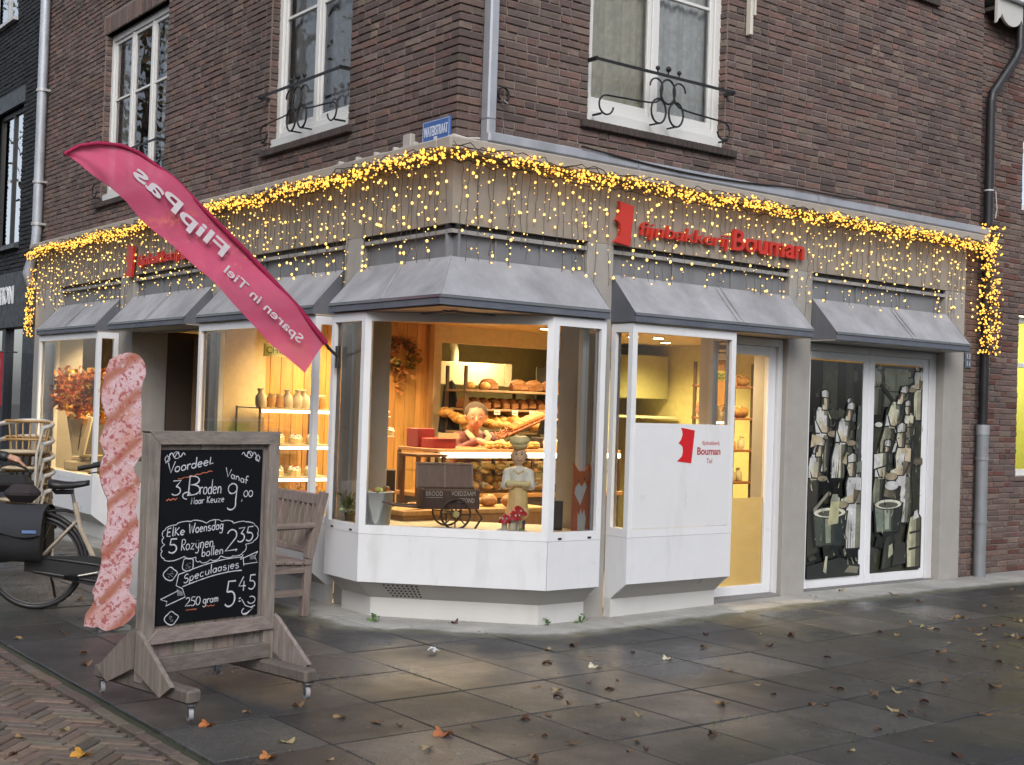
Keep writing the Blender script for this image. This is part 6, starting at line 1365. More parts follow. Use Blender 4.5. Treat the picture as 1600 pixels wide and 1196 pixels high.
def twmat():
    m, n, l, p = newmat('printed pastry'); M['twist'] = m
    tc = n.new("ShaderNodeTexCoord")
    def nz(scale, det, dist=.6): t = n.new("ShaderNodeTexNoise"); t.inputs['Scale'].default_value = scale; t.inputs['Detail'].default_value = det; t.inputs['Distortion'].default_value = dist; l.new(tc.outputs['Object'], t.inputs[0]); return t
    def mix(f, a, c):
        q = n.new("ShaderNodeMix"); q.data_type = 'RGBA'; l.new(f, q.inputs[0]); l.new(a, q.inputs[6]); q.inputs[7].default_value = (*c, 1); return q.outputs[2]
    a = nz(5, 4); r1 = n.new("ShaderNodeValToRGB"); e = r1.color_ramp; e.elements[0].position = .36; e.elements[0].color = (.6, .34, .3, 1); e.elements[1].position = .6; e.elements[1].color = (.68, .5, .54, 1); k = e.elements.new(.48); k.color = (.65, .43, .45, 1); l.new(a.outputs[0], r1.inputs[0])
    # the printed strands wind up diagonally: dark creases between them
    mp = n.new("ShaderNodeMapping"); mp.inputs['Rotation'].default_value = (0, rad(42), 0); l.new(tc.outputs['Object'], mp.inputs[0])
    wv = n.new("ShaderNodeTexWave"); wv.wave_type = 'BANDS'; wv.bands_direction = 'Z'; wv.inputs['Scale'].default_value = 1.4; wv.inputs['Distortion'].default_value = 2.0; wv.inputs['Detail'].default_value = 3; wv.inputs['Detail Scale'].default_value = 2.0; l.new(mp.outputs[0], wv.inputs[0])
    cr = ramp(n, l, wv.outputs[1], .0, .34, .95, 0); c1 = mix(cr.outputs[0], r1.outputs[0], (.40, .15, .09))
    b1 = ramp(n, l, nz(33, 3, .4).outputs[0], .555, .60, 0, .85); c2 = mix(b1.outputs[0], c1, (.38, .075, .075))
    b2 = ramp(n, l, nz(70, 2, .5).outputs[0], .57, .62, 0, .55); c3 = mix(b2.outputs[0], c2, (.46, .16, .14))
    b3 = ramp(n, l, nz(16, 3).outputs[0], .6, .7, 0, .6); c4 = mix(b3.outputs[0], c3, (.72, .62, .66))
    l.new(c4, p.inputs['Base Color']); p.inputs['Roughness'].default_value = .5
twmat()
tw = thing('pastry_cutout', (3.2, 8.6, -.03), 'tall pink twisted pastry cutout with red crumbs standing on the pavement', 'sign')
TWs = []
rt = random.Random(2)
for k in range(len(TW)):
    a, b = Vector((*TW[k], 0)), Vector((*TW[(k + 1) % len(TW)], 0)); nn_ = max(2, int((b - a).length / .018))
    for i in range(nn_): p = a.lerp(b, i / nn_); TWs.append((p.x + rt.uniform(-.004, .004), max(p.y + rt.uniform(-.004, .004), -.024)))
m = MB(); m.prism([(x, 8.58, z) for x, z in TWs], (0, .018, 0), (.5, .4, .4)); m.build('printed_panel', 'twist', tw)
m = MB(); m.beam((3.22, 8.605, .3), (3.22, 8.61, 1.5), .04, .02, (.6, .6, .6), 0, (0, 1, 0)); m.beam((3.22, 8.61, 1.0), (3.3, 9.1, -.015), .03, .02, (.6, .6, .6), 0, (1, 0, 0)); m.box(3.12, 3.34, 8.6, 8.66, -.03, .0, (.2, .2, .2)); m.build('stand', 'paint', tw)
wb = thing('pavement_board', (4.05, 9.75, -.03), 'plain white board standing behind the chalkboard and the pastry cutout', 'sign')
m = MB(); m.box(3.70, 4.35, 9.7, 9.73, .0, .9, (.68, .69, .72), 0, .006); m.build('panel', 'paint', wb); m = MB(); m.box(3.75, 3.8, 9.55, 9.95, -.03, .0, (.5, .5, .5)); m.box(4.25, 4.3, 9.55, 9.95, -.03, .0, (.5, .5, .5)); m.build('foot', 'paint', wb)

# ---------------------------------------------------------------- garden bench
bt = thing('garden_bench', (4.45, 9.3, -.03), 'weathered slatted wooden garden bench against the white bay behind the chalkboard', 'bench')
BW_ = (.21, .165, .145); y0, y1 = 8.54, 10.05
for y in (y0, y1 - .06):
    MB().beam((4.66, y + .03, -.03), (4.68, y + .03, .40), .06, .06, BW_, 0, (0, 1, 0), .006).beam((4.68, y + .03, .40), (4.80, y + .03, .90), .06, .06, BW_, 0, (0, 1, 0), .006).build('leg', 'wood', bt)
    MB().beam((4.24, y + .03, -.03), (4.24, y + .03, .62), .06, .06, BW_, 0, (0, 1, 0), .006).build('leg', 'wood', bt)
    MB().beam((4.2, y + .03, .64), (4.73, y + .03, .65), .065, .045, BW_, 0, (0, 0, 1), .012).build('armrest', 'woodh', bt)
    MB().beam((4.26, y + .03, .15), (4.65, y + .03, .15), .04, .045, BW_).beam((4.26, y + .03, .33), (4.66, y + .03, .33), .04, .06, BW_).build('stretcher', 'woodh', bt)
m = MB()
for k in range(6): m.beam((4.28 + k * .076, y0 - .01, .385 - .003 * k), (4.28 + k * .076, y1 + .01, .385 - .003 * k), .062, .022, jit(BW_, .12), 0, (0, 0, 1), .004)
m.build('seat', 'wood', bt)
m = MB(); m.beam((4.785, y0 + .06, .84), (4.785, y1 - .06, .84), .035, .085, BW_, 0, (.2, 0, 1), .008); m.beam((4.70, y0 + .06, .46), (4.70, y1 - .06, .46), .03, .05, BW_, 0, (.2, 0, 1), .006)
k = 0
while y0 + .12 + k * .083 < y1 - .1: yy = y0 + .12 + k * .083; m.beam((4.703, yy, .47), (4.778, yy, .81), .015, .045, jit(BW_, .15), 0, (1, 0, 0), .003); k += 1
m.build('backrest', 'wood', bt)

# ---------------------------------------------------------------- bicycle
hd = Vector((.86, -.51, 0)).normalized(); ra = Vector((3.04, 9.74, -.03)); lat = Vector((-hd.y, hd.x, 0))
bk = thing('bicycle', (ra.x, ra.y, ra.z), 'cream framed bicycle with a black saddle and full black panniers', 'bicycle')
B = lambda f, z, s=0: ra + hd * f + lat * s + Vector((0, 0, z))
BKc = (.015, .015, .017); CRF = (.42, .36, .29)
def bwheel(f):
    c = B(f, .35); ring = lambda r: [c + (hd * math.cos(k * math.pi / 20) + Vector((0, 0, 1)) * math.sin(k * math.pi / 20)) * r for k in range(40)]
    w = MB(); w.tube([c - lat * .035, c + lat * .035], .022, (.3, .3, .3), 0, 10)
    for k in range(18):
        a = k * math.pi / 9; d = hd * math.cos(a + .2) + Vector((0, 0, 1)) * math.sin(a + .2); w.tube([c + lat * (.025 * (-1) ** k) + d.cross(lat) * .015, c + d * .31], .0013, (.4, .4, .4), 0, 4)
    o = w.build('wheel', 'metal', bk); MB().tube(ring(.333), .021, BKc, 0, 8, True).build('tyre', 'satin', o); MB().tube(ring(.312), .011, (.06, .06, .06), 0, 8, True).build('rim', 'satin', o)
bwheel(0); bwheel(1.13)
m = MB(); bb_ = B(.46, .29)
m.tube([bb_, B(.30, .62), B(.26, .80)], .019, CRF, 0, 10); m.tube([B(0, .35, .05), B(.28, .66, .03)], .011, CRF, 0, 8); m.tube([B(0, .35, -.05), B(.28, .66, -.03)], .011, CRF, 0, 8); m.tube([B(0, .35, .055), bb_ + lat * .04], .012, CRF, 0, 8); m.tube([B(0, .35, -.055), bb_ - lat * .04], .012, CRF, 0, 8)
m.tube([bb_, B(.62, .40), B(.80, .62), B(.88, .80)], .022, CRF, 0, 10); m.tube([B(.86, .78), B(.84, .9)], .024, CRF, 0, 10); m.build('frame', 'satin', bk)
m = MB()
for s_ in (-.05, .05): m.tube([B(.89, .76, s_), B(1.04, .55, s_), B(1.13, .35, s_)], .012, CRF, 0, 8)
m.build('fork', 'satin', bk)
m = MB(); m.tube([B(.26, .78), B(.235, .90)], .013, (.25, .25, .25), 0, 8); m.build('seat_post', 'metal', bk)
m = MB(); ps = [(.08, .085), (.12, .1), (.18, .09), (.25, .05), (.33, .026), (.36, .02)]; top = [B(f, .955 - .012 * math.sin((f - .08) * 9), s_ * wd) for f, wd in ps for s_ in (-1, 1)]
vs = []
for f, wd in ps:
    zt = .96 - .016 * math.sin((f - .08) / .28 * 3.14); vs += [B(f, zt - .012, -wd), B(f, zt + .008, -wd * .55), B(f, zt + .012, 0), B(f, zt + .008, wd * .55), B(f, zt - .012, wd), B(f, zt - .055 + (f - .08) * .09, wd * .8), B(f, zt - .055 + (f - .08) * .09, -wd * .8)]
m.add(vs, [(i * 7 + k, i * 7 + (k + 1) % 7, (i + 1) * 7 + (k + 1) % 7, (i + 1) * 7 + k) for i in range(5) for k in range(7)] + [tuple(range(7))[::-1], tuple(range(35, 42))], BKc, 0, True)
m.tube([B(.1, .9, 0), B(.12, .875, 0), B(.25, .88, 0)], .018, BKc, 0, 8); m.build('saddle', 'satin', bk)
m = MB(); m.tube([B(.84, .9), B(.80, 1.12)], .013, (.35, .35, .35), 0, 8); m.tube([B(.38, 1.08, -.27), B(.52, 1.11, -.29), B(.74, 1.14, -.18), B(.80, 1.14, 0), B(.74, 1.14, .18), B(.52, 1.11, .29), B(.38, 1.08, .27)], .011, (.3, .3, .3), 0, 8); o = m.build('handlebar', 'metal', bk)
for s_ in (-1, 1): MB().tube([B(.33, 1.07, s_ * .262), B(.5, 1.105, s_ * .29)], .018, BKc, 0, 8).tube([B(.56, 1.1, s_ * .27), B(.48, 1.05, s_ * .275), B(.4, 1.035, s_ * .27)], .005, BKc, 0, 5).build('grip', 'satin', o)
m = MB(); m.tube([B(-.02, .35, -.07), B(.02, .40, -.07), B(.46, .345, -.07), B(.56, .29, -.07), B(.46, .22, -.07), B(.0, .29, -.07)], .014, BKc, 0, 8)
m.prism([B(-.07, .29, -.075), B(-.07, .40, -.075), B(.42, .41, -.075), B(.55, .385, -.075), B(.61, .30, -.075), B(.55, .21, -.075), B(.42, .19, -.075)], lat * .02, BKc); m.build('chain_case', 'satin', bk)
m = MB(); m.tube([bb_ - lat * .09, bb_ + lat * .09], .014, (.3, .3, .3), 0, 8); m.tube([bb_ - lat * .09, B(.30, .26, -.1)], .01, (.35, .34, .3), 0, 6); m.box(0, 0, 0, 0, 0, 0, BKc); m.obox(B(.28, .26, -.13), hd, lat, (0, 0, 1), .09, .08, .025, BKc); m.build('crank', 'metal', bk)
m = MB(); m.tube([B(-.34, .36), *[B(.36 * math.cos(rad(a)), .35 + .37 * math.sin(rad(a))) for a in range(170, -5, -15)]], .02, BKc, 0, 6); m.build('mudguard', 'satin', bk); m = MB(); m.tube([B(1.13 + .37 * math.cos(rad(a)), .35 + .37 * math.sin(rad(a))) for a in range(25, 200, 15)], .018, BKc, 0, 6); m.build('mudguard', 'satin', bk)
m = MB()
for s_ in (-.06, .06): m.tube([B(-.3, .73, s_), B(.2, .74, s_), B(.26, .72, 0)], .007, BKc, 0, 6); m.tube([B(-.12, .73, s_), B(0, .35, s_)], .006, BKc, 0, 6)
m.tube([B(-.3, .73, -.06), B(-.3, .73, .06)], .007, BKc, 0, 6); m.obox(B(-.36, .60), hd, lat, (0, 0, 1), .03, .07, .05, (.25, .01, .01)); m.build('rear_rack', 'satin', bk)
m = MB(); m.tube([B(.06, .32, .08), B(.1, .16, .12), B(.12, .0, .16)], .01, BKc, 0, 6); m.tube([B(.12, .01, .16), B(.06, .005, .17)], .012, BKc, 0, 6); m.build('kickstand', 'satin', bk)
pn = thing('pannier', (ra.x, ra.y, .6), 'black canvas double pannier bag hung over the rear wheel of the bicycle', 'bag')
for s_ in (-1, 1):
    m = MB(); c = lambda f, z, d: B(f, z, s_ * d); rp = random.Random(3 + s_)
    K = 8; rows = []
    for iz, (z, d, w0, w1) in enumerate(((.36, .1, -.36, .05), (.38, .2, -.37, .06), (.5, .235, -.38, .07), (.62, .225, -.375, .065), (.72, .18, -.365, .06), (.765, .085, -.36, .055), (.77, .0, -.36, .055))):
        rows.append([c(w0 + (w1 - w0) * k / K, z + rp.uniform(-.006, .006), d + (.014 * math.sin(k * 1.3 + iz) if 0 < iz < 5 else 0)) for k in range(K + 1)])
    rows.append([c(w0 + (w1 - w0) * k / K, .36, .065) for k in range(K + 1)])
    vs = [p for r in rows for p in r]; m.add(vs, [(i * (K + 1) + k, i * (K + 1) + k + 1, (i + 1) * (K + 1) + k + 1, (i + 1) * (K + 1) + k) for i in range(len(rows) - 1) for k in range(K)], (.018, .019, .022), 0, True)
    for k in (0, K): m.poly([r[k] for r in rows], (.018, .019, .022))
    o = m.build('bag', 'cloth', pn)
    m = MB(); rows = []
    for z, d in ((.78, 0), (.775, .09), (.735, .19), (.66, .232), (.585, .247), (.575, .245)): rows.append([c(-.385 + .465 * k / K, z + (.02 * math.sin(k * .8) if z < .6 else 0), d + .006) for k in range(K + 1)])
    m.add([p for r in rows for p in r], [(i * (K + 1) + k, i * (K + 1) + k + 1, (i + 1) * (K + 1) + k + 1, (i + 1) * (K + 1) + k) for i in range(len(rows) - 1) for k in range(K)], (.03, .033, .04), 0, True); m.obox(c(.0, .60, .258), hd, lat, (0, 0, 1), .1, .004, .022, (.12, .2, .38)); m.build('flap', 'cloth', pn)
solo('handbag', MB().obox(B(-.12, .86), hd, lat, (0, 0, 1), .25, .18, .13, (.03, .024, .026), 0, .055), 'cloth', tuple(B(-.12, .78)), 'dark brown bag lying on top of the panniers', 'bag')

# ---------------------------------------------------------------- stacked bistro chairs
def chair():
    t = thing('bistro_chair', (0, 0, 0), 'x', 'chair'); TAN_ = (.42, .27, .12); WH = (.62, .62, .6)
    for x, y in ((-.2, -.18), (.2, -.18)): MB().tube([(x * 1.05, y * 1.2, 0), (x, y, .44), (x * 1.1, y * .6, .66)], .014, (.45, .43, .38), 0, 8).build('leg', 'satin', t)
    for x in (-.17, .17): MB().tube([(x * 1.2, .24, 0), (x, .19, .44)], .014, (.45, .43, .38), 0, 8).build('leg', 'satin', t)
    MB().lathe((0, 0, .44), [(.0, .0), (.2, .0), (.225, .012), (.22, .028), (0, .03)], (.5, .42, .28), 0, 20).build('seat', 'matte', t)
    P = [(.25 * math.cos(rad(a)), .02 + .25 * math.sin(rad(a)), .70 + .04 * math.sin(rad(a))) for a in range(-30, 211, 12)]
    m = MB(); m.tube(P, .021, WH, 0, 8); m.build('arm_hoop', 'satin', t)
    m = MB(); m.tube([(.23 * math.cos(rad(a)), .02 + .235 * math.sin(rad(a)), .735) for a in range(20, 161, 10)], .014, TAN_, 0, 8); m.tube([(.2 * math.cos(rad(a)), .02 + .21 * math.sin(rad(a)), .56) for a in range(10, 171, 10)], .012, TAN_, 0, 8)
    for a in range(35, 150, 16): m.tube([(.19 * math.cos(rad(a)), .02 + .2 * math.sin(rad(a)), .46), (.24 * math.cos(rad(a)), .02 + .245 * math.sin(rad(a)), .73)], .008, TAN_, 0, 6)
    m.build('backrest', 'satin', t)
    return t
ch = chair(); names = ['lowest of five stacked rattan chairs with white arm hoops by the far left window', 'second lowest of the five stacked rattan chairs', 'middle one of the five stacked rattan chairs', 'second highest of the five stacked rattan chairs', 'topmost of five stacked rattan chairs with white arm hoops by the far left window']
cp_ = (3.72, 12.35)
for k in range(5):
    o = ch if k == 0 else copy_tree(ch)
    o.location = (cp_[0] - .012 * k, cp_[1] - .012 * k, -.03 + .15 * k); o.rotation_euler = (0, 0, rad(-38)); o['label'] = names[k]; o['group'] = 'chairs stacked by the far left window'
gb = thing('crate', (3.35, 13.9, -.03), 'bright green plastic crate with a white rim behind the stacked chairs', 'crate')
m = MB(); m.box(3.1, 3.6, 13.7, 14.1, -.03, .9, (.3, .3, .3)); m.build('trolley', 'satin', gb)
m = MB(); m.box(3.08, 3.62, 13.68, 14.12, .9, 1.3, (.05, .42, .06), 0, .02); m.build('tub', 'satin', gb)
m = MB(); m.tube([(3.66, 13.66, .9), (3.66, 13.66, 1.32), (3.06, 13.66, 1.34), (3.06, 14.14, 1.34), (3.66, 14.14, 1.32), (3.66, 13.66, 1.32)], .016, (.6, .62, .62), 0, 8); m.build('rim', 'satin', gb)

# ---------------------------------------------------------------- person at the left edge of the picture
pe = thing('person', (2.79, 10.86, -.03), 'person in dark clothes at the left edge reaching towards a black bag', 'person')
px_, py_ = 2.79, 10.86; DK = (.02, .024, .026); fwp = Vector((.85, -.5, 0)).normalized(); sdp = Vector((.5, .85, 0)).normalized(); Pp = lambda f, s, z: Vector((px_, py_, -.03)) + fwp * f + sdp * s + Vector((0, 0, z))
hc = Pp(.05, 0, 1.60); SKP = (.5, .29, .2)
body = head_prims(hc, fwp, .105, SKP) + [('cap', hc - Vector((0, 0, .09)), Pp(.0, 0, 1.44), .055, .06, SKP), ('cap', Pp(0, -.17, 1.38), Pp(0, .17, 1.38), .085, .085, DK), ('cap', Pp(.0, 0, 1.33), Pp(0, 0, .98), .155, .15, DK), ('cap', Pp(0, 0, .98), Pp(0, 0, .88), .155, .16, (.03, .035, .05)),
    ('cap', Pp(0, -.22, 1.37), Pp(.12, -.25, 1.13), .066, .056, DK), ('cap', Pp(.12, -.25, 1.13), Pp(.36, -.2, 1.10), .054, .042, DK), ('cap', Pp(0, .22, 1.37), Pp(.02, .26, 1.1), .066, .054, DK), ('cap', Pp(.02, .26, 1.1), Pp(.14, .25, .88), .052, .04, DK)]
body += hand_prims(Pp(.38, -.195, 1.095), fwp - Vector((0, 0, .35)), (0, 0, -1), SKP, -1) + hand_prims(Pp(.15, .25, .86), (.2, 0, -1), -sdp, SKP, 1)
for s_ in (-1, 1): body += [('cap', Pp(0, s_ * .085, .88), Pp(.02, s_ * .09, .48), .09, .065, (.03, .035, .05)), ('cap', Pp(.02, s_ * .09, .48), Pp(-.02, s_ * .09, .1), .062, .045, (.03, .035, .05)), ('cap', Pp(-.03, s_ * .09, .05), Pp(.14, s_ * .1, .04), .045, .038, (.02, .02, .02))]
sculpt('body', body, .0095, pe, 'skin', 3)
m = MB(); m.ball(hc + Vector((-.02, .01, .03)), .115, (.05, .035, .025), 0, 16, 12, (1, 1, 1.0), None, .03, rb); kp = [i for i, f in enumerate(m.f) if (sum((Vector(m.v[k]) for k in f), Vector()) / len(f) - hc).dot(fwp) < .04 or (sum((Vector(m.v[k]) for k in f), Vector()) / len(f)).z > hc.z + .08]; m.f = [m.f[i] for i in kp]; m.c = [m.c[i] for i in kp]; m.m = [0] * len(kp); m.sm = [True] * len(kp); m.build('hair', 'cloth', pe); face(pe, hc, fwp, .105, (.08, .05, .03), SKP)
# second dark bicycle at the left edge
b2 = thing('bicycle', (2.75, 12.9, -.03), 'dark bicycle with a black front bag parked at the left edge behind the person', 'bicycle')
h2 = Vector((.35, -.94, 0)).normalized(); l2 = Vector((-h2.y, h2.x, 0)); B2 = lambda f, z, s=0: Vector((2.75, 12.9, -.03)) + h2 * f + l2 * s + Vector((0, 0, z))
for f in (-.55, .55):
    c = B2(f, .35); o = MB().tube([c - l2 * .04, c + l2 * .04], .02, BKc, 0, 8).build('wheel', 'satin', b2); MB().tube([c + (h2 * math.cos(k * math.pi / 16) + Vector((0, 0, 1)) * math.sin(k * math.pi / 16)) * .335 for k in range(32)], .02, BKc, 0, 8, True).build('tyre', 'satin', o)
    w = MB()
    for k in range(14): a = k * math.pi / 7; w.tube([c, c + (h2 * math.cos(a) + Vector((0, 0, 1)) * math.sin(a)) * .32], .0014, (.3, .3, .3), 0, 4)
    w.build('spokes', 'metal', o)
MB().tube([B2(-.55, .35), B2(-.1, .3), B2(-.2, .88)], .018, BKc, 0, 8).tube([B2(-.1, .3), B2(.3, .6), B2(.36, .95)], .018, BKc, 0, 8).tube([B2(.36, .9), B2(.55, .35)], .016, BKc, 0, 8).tube([B2(-.55, .35), B2(-.18, .7)], .012, BKc, 0, 8).build('frame', 'satin', b2)
MB().tube([B2(.36, .95), B2(.34, 1.32)], .014, BKc, 0, 8).tube([B2(.15, 1.28, -.3), B2(.34, 1.33, -.15), B2(.36, 1.34, 0), B2(.34, 1.33, .15), B2(.15, 1.28, .3)], .012, BKc, 0, 8).build('handlebar', 'satin', b2)
MB().obox(B2(-.2, .92), h2, l2, (0, 0, 1), .27, .16, .06, BKc, 0, .025).build('saddle', 'satin', b2); MB().obox(B2(.5, 1.22), h2, l2, (0, 0, 1), .06, .09, .08, BKc, 0, .02).build('headlight', 'satin', b2)
solo('bicycle_bag', MB().obox((3.03, 10.42, .86), fwp, sdp, (0, 0, 1), .34, .18, .13, BKc, 0, .055).tube([Vector((3.03, 10.42, .93)) + fwp * u + Vector((0, 0, .09 * math.cos(u * 9))) for u in (-.16, -.1, 0, .1, .16)], .01, BKc, 0, 6), 'cloth', (3.03, 10.42, .78), 'black bag under the hand of the person at the left edge', 'bag')
# ---------------------------------------------------------------- neighbour on the right
nr = thing('neighbour_house', (11.9, 7.66, 0), 'brown brick neighbour house on the right with a yellow lit window', 'building')
m = MB(); NB = [jit(c, .02) for c in BR] + [(.11, .045, .035), (.13, .06, .045)]
brickwall(m, (11.86, 7.64, 0), (1, 0, 0), (0, -1, 0), 0, 6.0, -.04, 5.9, [(.84, 2.6, 1.02, 2.75), (.84, 2.6, 3.9, 5.3)], NB, rng=random.Random(41)); m.build('brick_wall', ['brick', 'mortar'], nr)
def plainwin(parent, x0, x1, y, z0, z1, lit, n=2):
    f = MB(); F = .07; wc = (.66, .66, .64)
    f.box(x0, x0 + F, y, y + .06, z0, z1, wc, 0, .004); f.box(x1 - F, x1, y, y + .06, z0, z1, wc, 0, .004); f.box(x0 + F, x1 - F, y, y + .058, z1 - F, z1, wc, 0, .004); f.box(x0 + F, x1 - F, y, y + .058, z0, z0 + F, wc, 0, .004)
    for k in range(1, n): x = x0 + (x1 - x0) * k / n; f.box(x - .03, x + .03, y + .002, y + .056, z0 + F, z1 - F, wc, 0, .004)
    f.box(x0 + F, x1 - F, y + .004, y + .05, z0 + (z1 - z0) * .68, z0 + (z1 - z0) * .68 + .05, wc, 0, .004)
    o = f.build('window', 'paint', parent); s = MB(); s.box(x0 - .03, x1 + .03, y - .06, y + .06, z0 - .07, z0 - .002, (.62, .62, .6), 0, .006); s.build('sill', 'paint', o)
    g_ = MB(); g_.quad((x0 + F, y + .03, z0 + F), (x1 - F, y + .03, z0 + F), (x1 - F, y + .03, z1 - F), (x0 + F, y + .03, z1 - F), (1, 1, 1)); g_.build('pane', 'glass' if lit else 'glass_up', o)
    return o
plainwin(nr, 12.7, 14.46, 7.7, 1.02, 2.75, True); plainwin(nr, 12.7, 14.46, 7.7, 3.9, 5.3, False)
m = MB(); m.box(12.3, 14.9, 7.9, 10.2, 2.9, 2.95, (.5, .5, .4)); m.box(12.3, 14.9, 10.2, 10.3, 0, 2.9, (.5, .5, .2)); m.box(12.3, 12.35, 7.8, 10.2, 0, 2.9, (.5, .52, .2)); m.box(14.9, 14.95, 7.8, 10.2, 0, 2.9, (.5, .52, .2)); m.box(12.3, 14.9, 7.9, 10.2, -.02, .02, (.3, .25, .15)); m.box(12.35, 14.9, 9.6, 10.1, .02, .95, (.6, .5, .1)); m.build('lit_room', 'matte', nr)
m = MB(); m.box(12.3, 14.9, 7.9, 9.5, 3.5, 3.55, (.2, .2, .2)); m.box(12.3, 14.9, 9.5, 9.55, 3.5, 5.6, (.15, .14, .13)); m.build('upper_room', 'matte', nr)
for x in (13.1, 14.1): MB().box(x - .3, x + .3, 8.6, 8.7, 2.86, 2.895, (1, 1, .8)).build('lamp', 'tube', nr)
ld = bpy.data.lights.new('room', 'POINT'); ld.energy = 60; ld.color = (1, .9, .35); ld.shadow_soft_size = .2; lo = bpy.data.objects.new('room_lamp_light', ld); COL.objects.link(lo); lo.location = (13.6, 9.0, 2.6)
m = MB(); sc_ = [(17.9, 5.985), (11.86, 5.985), (11.86, 5.72)]
for k in range(17):
    c0 = 11.95 + (k - 1) * .36
    for i in range(1, 13):
        t_ = i / 12; q_ = c0 + .36 * t_
        if q_ > 11.865: sc_.append((q_, 5.83 - .1 * math.sin(math.pi * t_) ** .6 if 0 < t_ < 1 else 5.83))
m.prism([(a, 7.46, b) for a, b in sc_], (0, .03, 0), (.52, .51, .48)); m.build('eaves_board', 'paint', nr)
m = MB(); m.box(11.86, 18, 7.40, 7.75, 5.99, 6.05, (.7, .74, .76), 0, .01); m.box(11.86, 18, 7.495, 7.64, 5.86, 5.9, (.06, .05, .04)); m.box(11.9, 18, 7.7, 12, 5.9, 5.985, (.1, .1, .1)); m.build('roof', 'paint', nr)

# ---------------------------------------------------------------- black house on the left
nl = thing('black_house', (5.3, 18.5, 0), 'black painted brick house with a dark shop front at the far left', 'building')
m = MB(); BK_ = [(.016, .018, .022), (.02, .022, .027), (.013, .015, .018), (.024, .026, .031)]
H_ = [(18.3 - 17.1, 19.6 - 17.1, 3.62, 5.6), (18.75 - 17.1, 20.2 - 17.1, 6.9, 8.6), (20.6 - 17.1, 22 - 17.1, 3.62, 5.6)]
brickwall(m, (5.3, 17.1, 0), (0, 1, 0), (-1, 0, 0), 0, 8.0, 3.2, 9, H_, BK_, (.012, .013, .015), rng=random.Random(51)); m.build('brick_wall', ['brick', 'mortar'], nl)
m = MB(); m.box(5.32, 13, 17.1, 25.1, 9, 9.1, (.05, .05, .05)); m.box(5.5, 5.55, 17.1, 25.1, 3.2, 9, (.02, .02, .02)); m.build('roof', 'matte', nl)
for (a, b, z0, z1), col in zip(H_, ((.02, .02, .022), (.5, .52, .53), (.02, .02, .022))):
    a += 17.1; b += 17.1; f = MB(); F = .07
    f.box(5.36, 5.42, a, a + F, z0, z1, col); f.box(5.36, 5.42, b - F, b, z0, z1, col); f.box(5.362, 5.418, a + F, b - F, z1 - F, z1, col); f.box(5.362, 5.418, a + F, b - F, z0, z0 + F, col); f.box(5.364, 5.416, (a + b) / 2 - .03, (a + b) / 2 + .03, z0 + F, z1 - F, col)
    o = f.build('window', 'satin', nl); g_ = MB(); g_.quad((5.39, a + F, z0 + F), (5.39, b - F, z0 + F), (5.39, b - F, z1 - F), (5.39, a + F, z1 - F), (1, 1, 1)); g_.build('pane', 'glass_up', o)
    s = MB(); s.box(5.22, 5.42, a - .04, b + .04, z0 - .05, z0 - .002, (.06, .065, .07) if col[0] < .1 else (.5, .5, .5)); s.build('sill', 'satin', o); s = MB(); s.box(5.28, 5.33, a - .1, b + .1, z1 + .01, z1 + .24, (.03, .033, .038)); s.build('lintel', 'satin', o)
m = MB(); m.box(5.2, 5.34, 17.12, 25, 2.45, 3.22, (.014, .016, .021), 0, .01); m.box(5.22, 5.36, 17.12, 17.7, -.04, 2.45, (.02, .025, .035), 0, .008); m.box(5.24, 5.34, 18.55, 18.7, -.04, 2.45, (.02, .025, .035)); m.box(5.24, 5.34, 17.7, 18.55, -.04, .5, (.02, .025, .035)); m.box(5.24, 5.34, 18.7, 25, -.04, .4, (.02, .025, .035)); m.build('shop_front', 'satin', nl)
m = MB(); m.quad((5.3, 17.7, .5), (5.3, 18.55, .5), (5.3, 18.55, 2.45), (5.3, 17.7, 2.45), (1, 1, 1)); m.quad((5.3, 18.7, .4), (5.3, 25, .4), (5.3, 25, 2.45), (5.3, 18.7, 2.45), (1, 1, 1)); m.build('pane', 'glass_dark', nl)
m = MB(); m.box(6.8, 6.85, 17.2, 25, 0, 2.6, (.12, .12, .12)); m.box(5.36, 6.8, 17.2, 25, 2.4, 2.44, (.2, .2, .2)); m.box(5.36, 6.8, 17.16, 17.2, 0, 2.6, (.1, .1, .1)); m.box(5.6, 5.9, 18.0, 18.3, .0, 1.2, (.3, .3, .3)); m.build('shop_room', 'matte', nl)
m = MB(); m.lathe((5.7, 18.15, 1.2), [(.12, 0), (.1, .3), (.16, .55), (.05, .7), (.04, .8)], (.6, .6, .58), 0, 14)
solo('mannequin', m, 'satin', (5.7, 18.15, 1.2), 'pale tailor bust behind the dark glass of the far left shop', 'bust')
t = thing('shop_sign', (5.2, 18.4, 2.8), 'white capitals ending in ATION on the dark fascia at the far left', 'sign')
m = MB(); m.text('ATION', (5.192, 18.98, 2.79), (0, -1, 0), (0, 0, 1), width=.88, height=.25, depth=.02, col=(.72, .74, .76), bold=.02); m.build('letters', 'satin', t)
t = thing('banner', (4.9, 17.95, 1.3), 'narrow red vertical banner with a white oval hanging at the far left shop', 'banner')
m = MB(); m.prism([(4.98, 18.12, 2.1), (4.98, 17.72, 2.1), (4.98, 17.72, 1.38), (4.98, 17.92, 1.3), (4.98, 18.12, 1.38)], (.008, 0, 0), (.45, .03, .05)); m.build('cloth', 'flag', t)
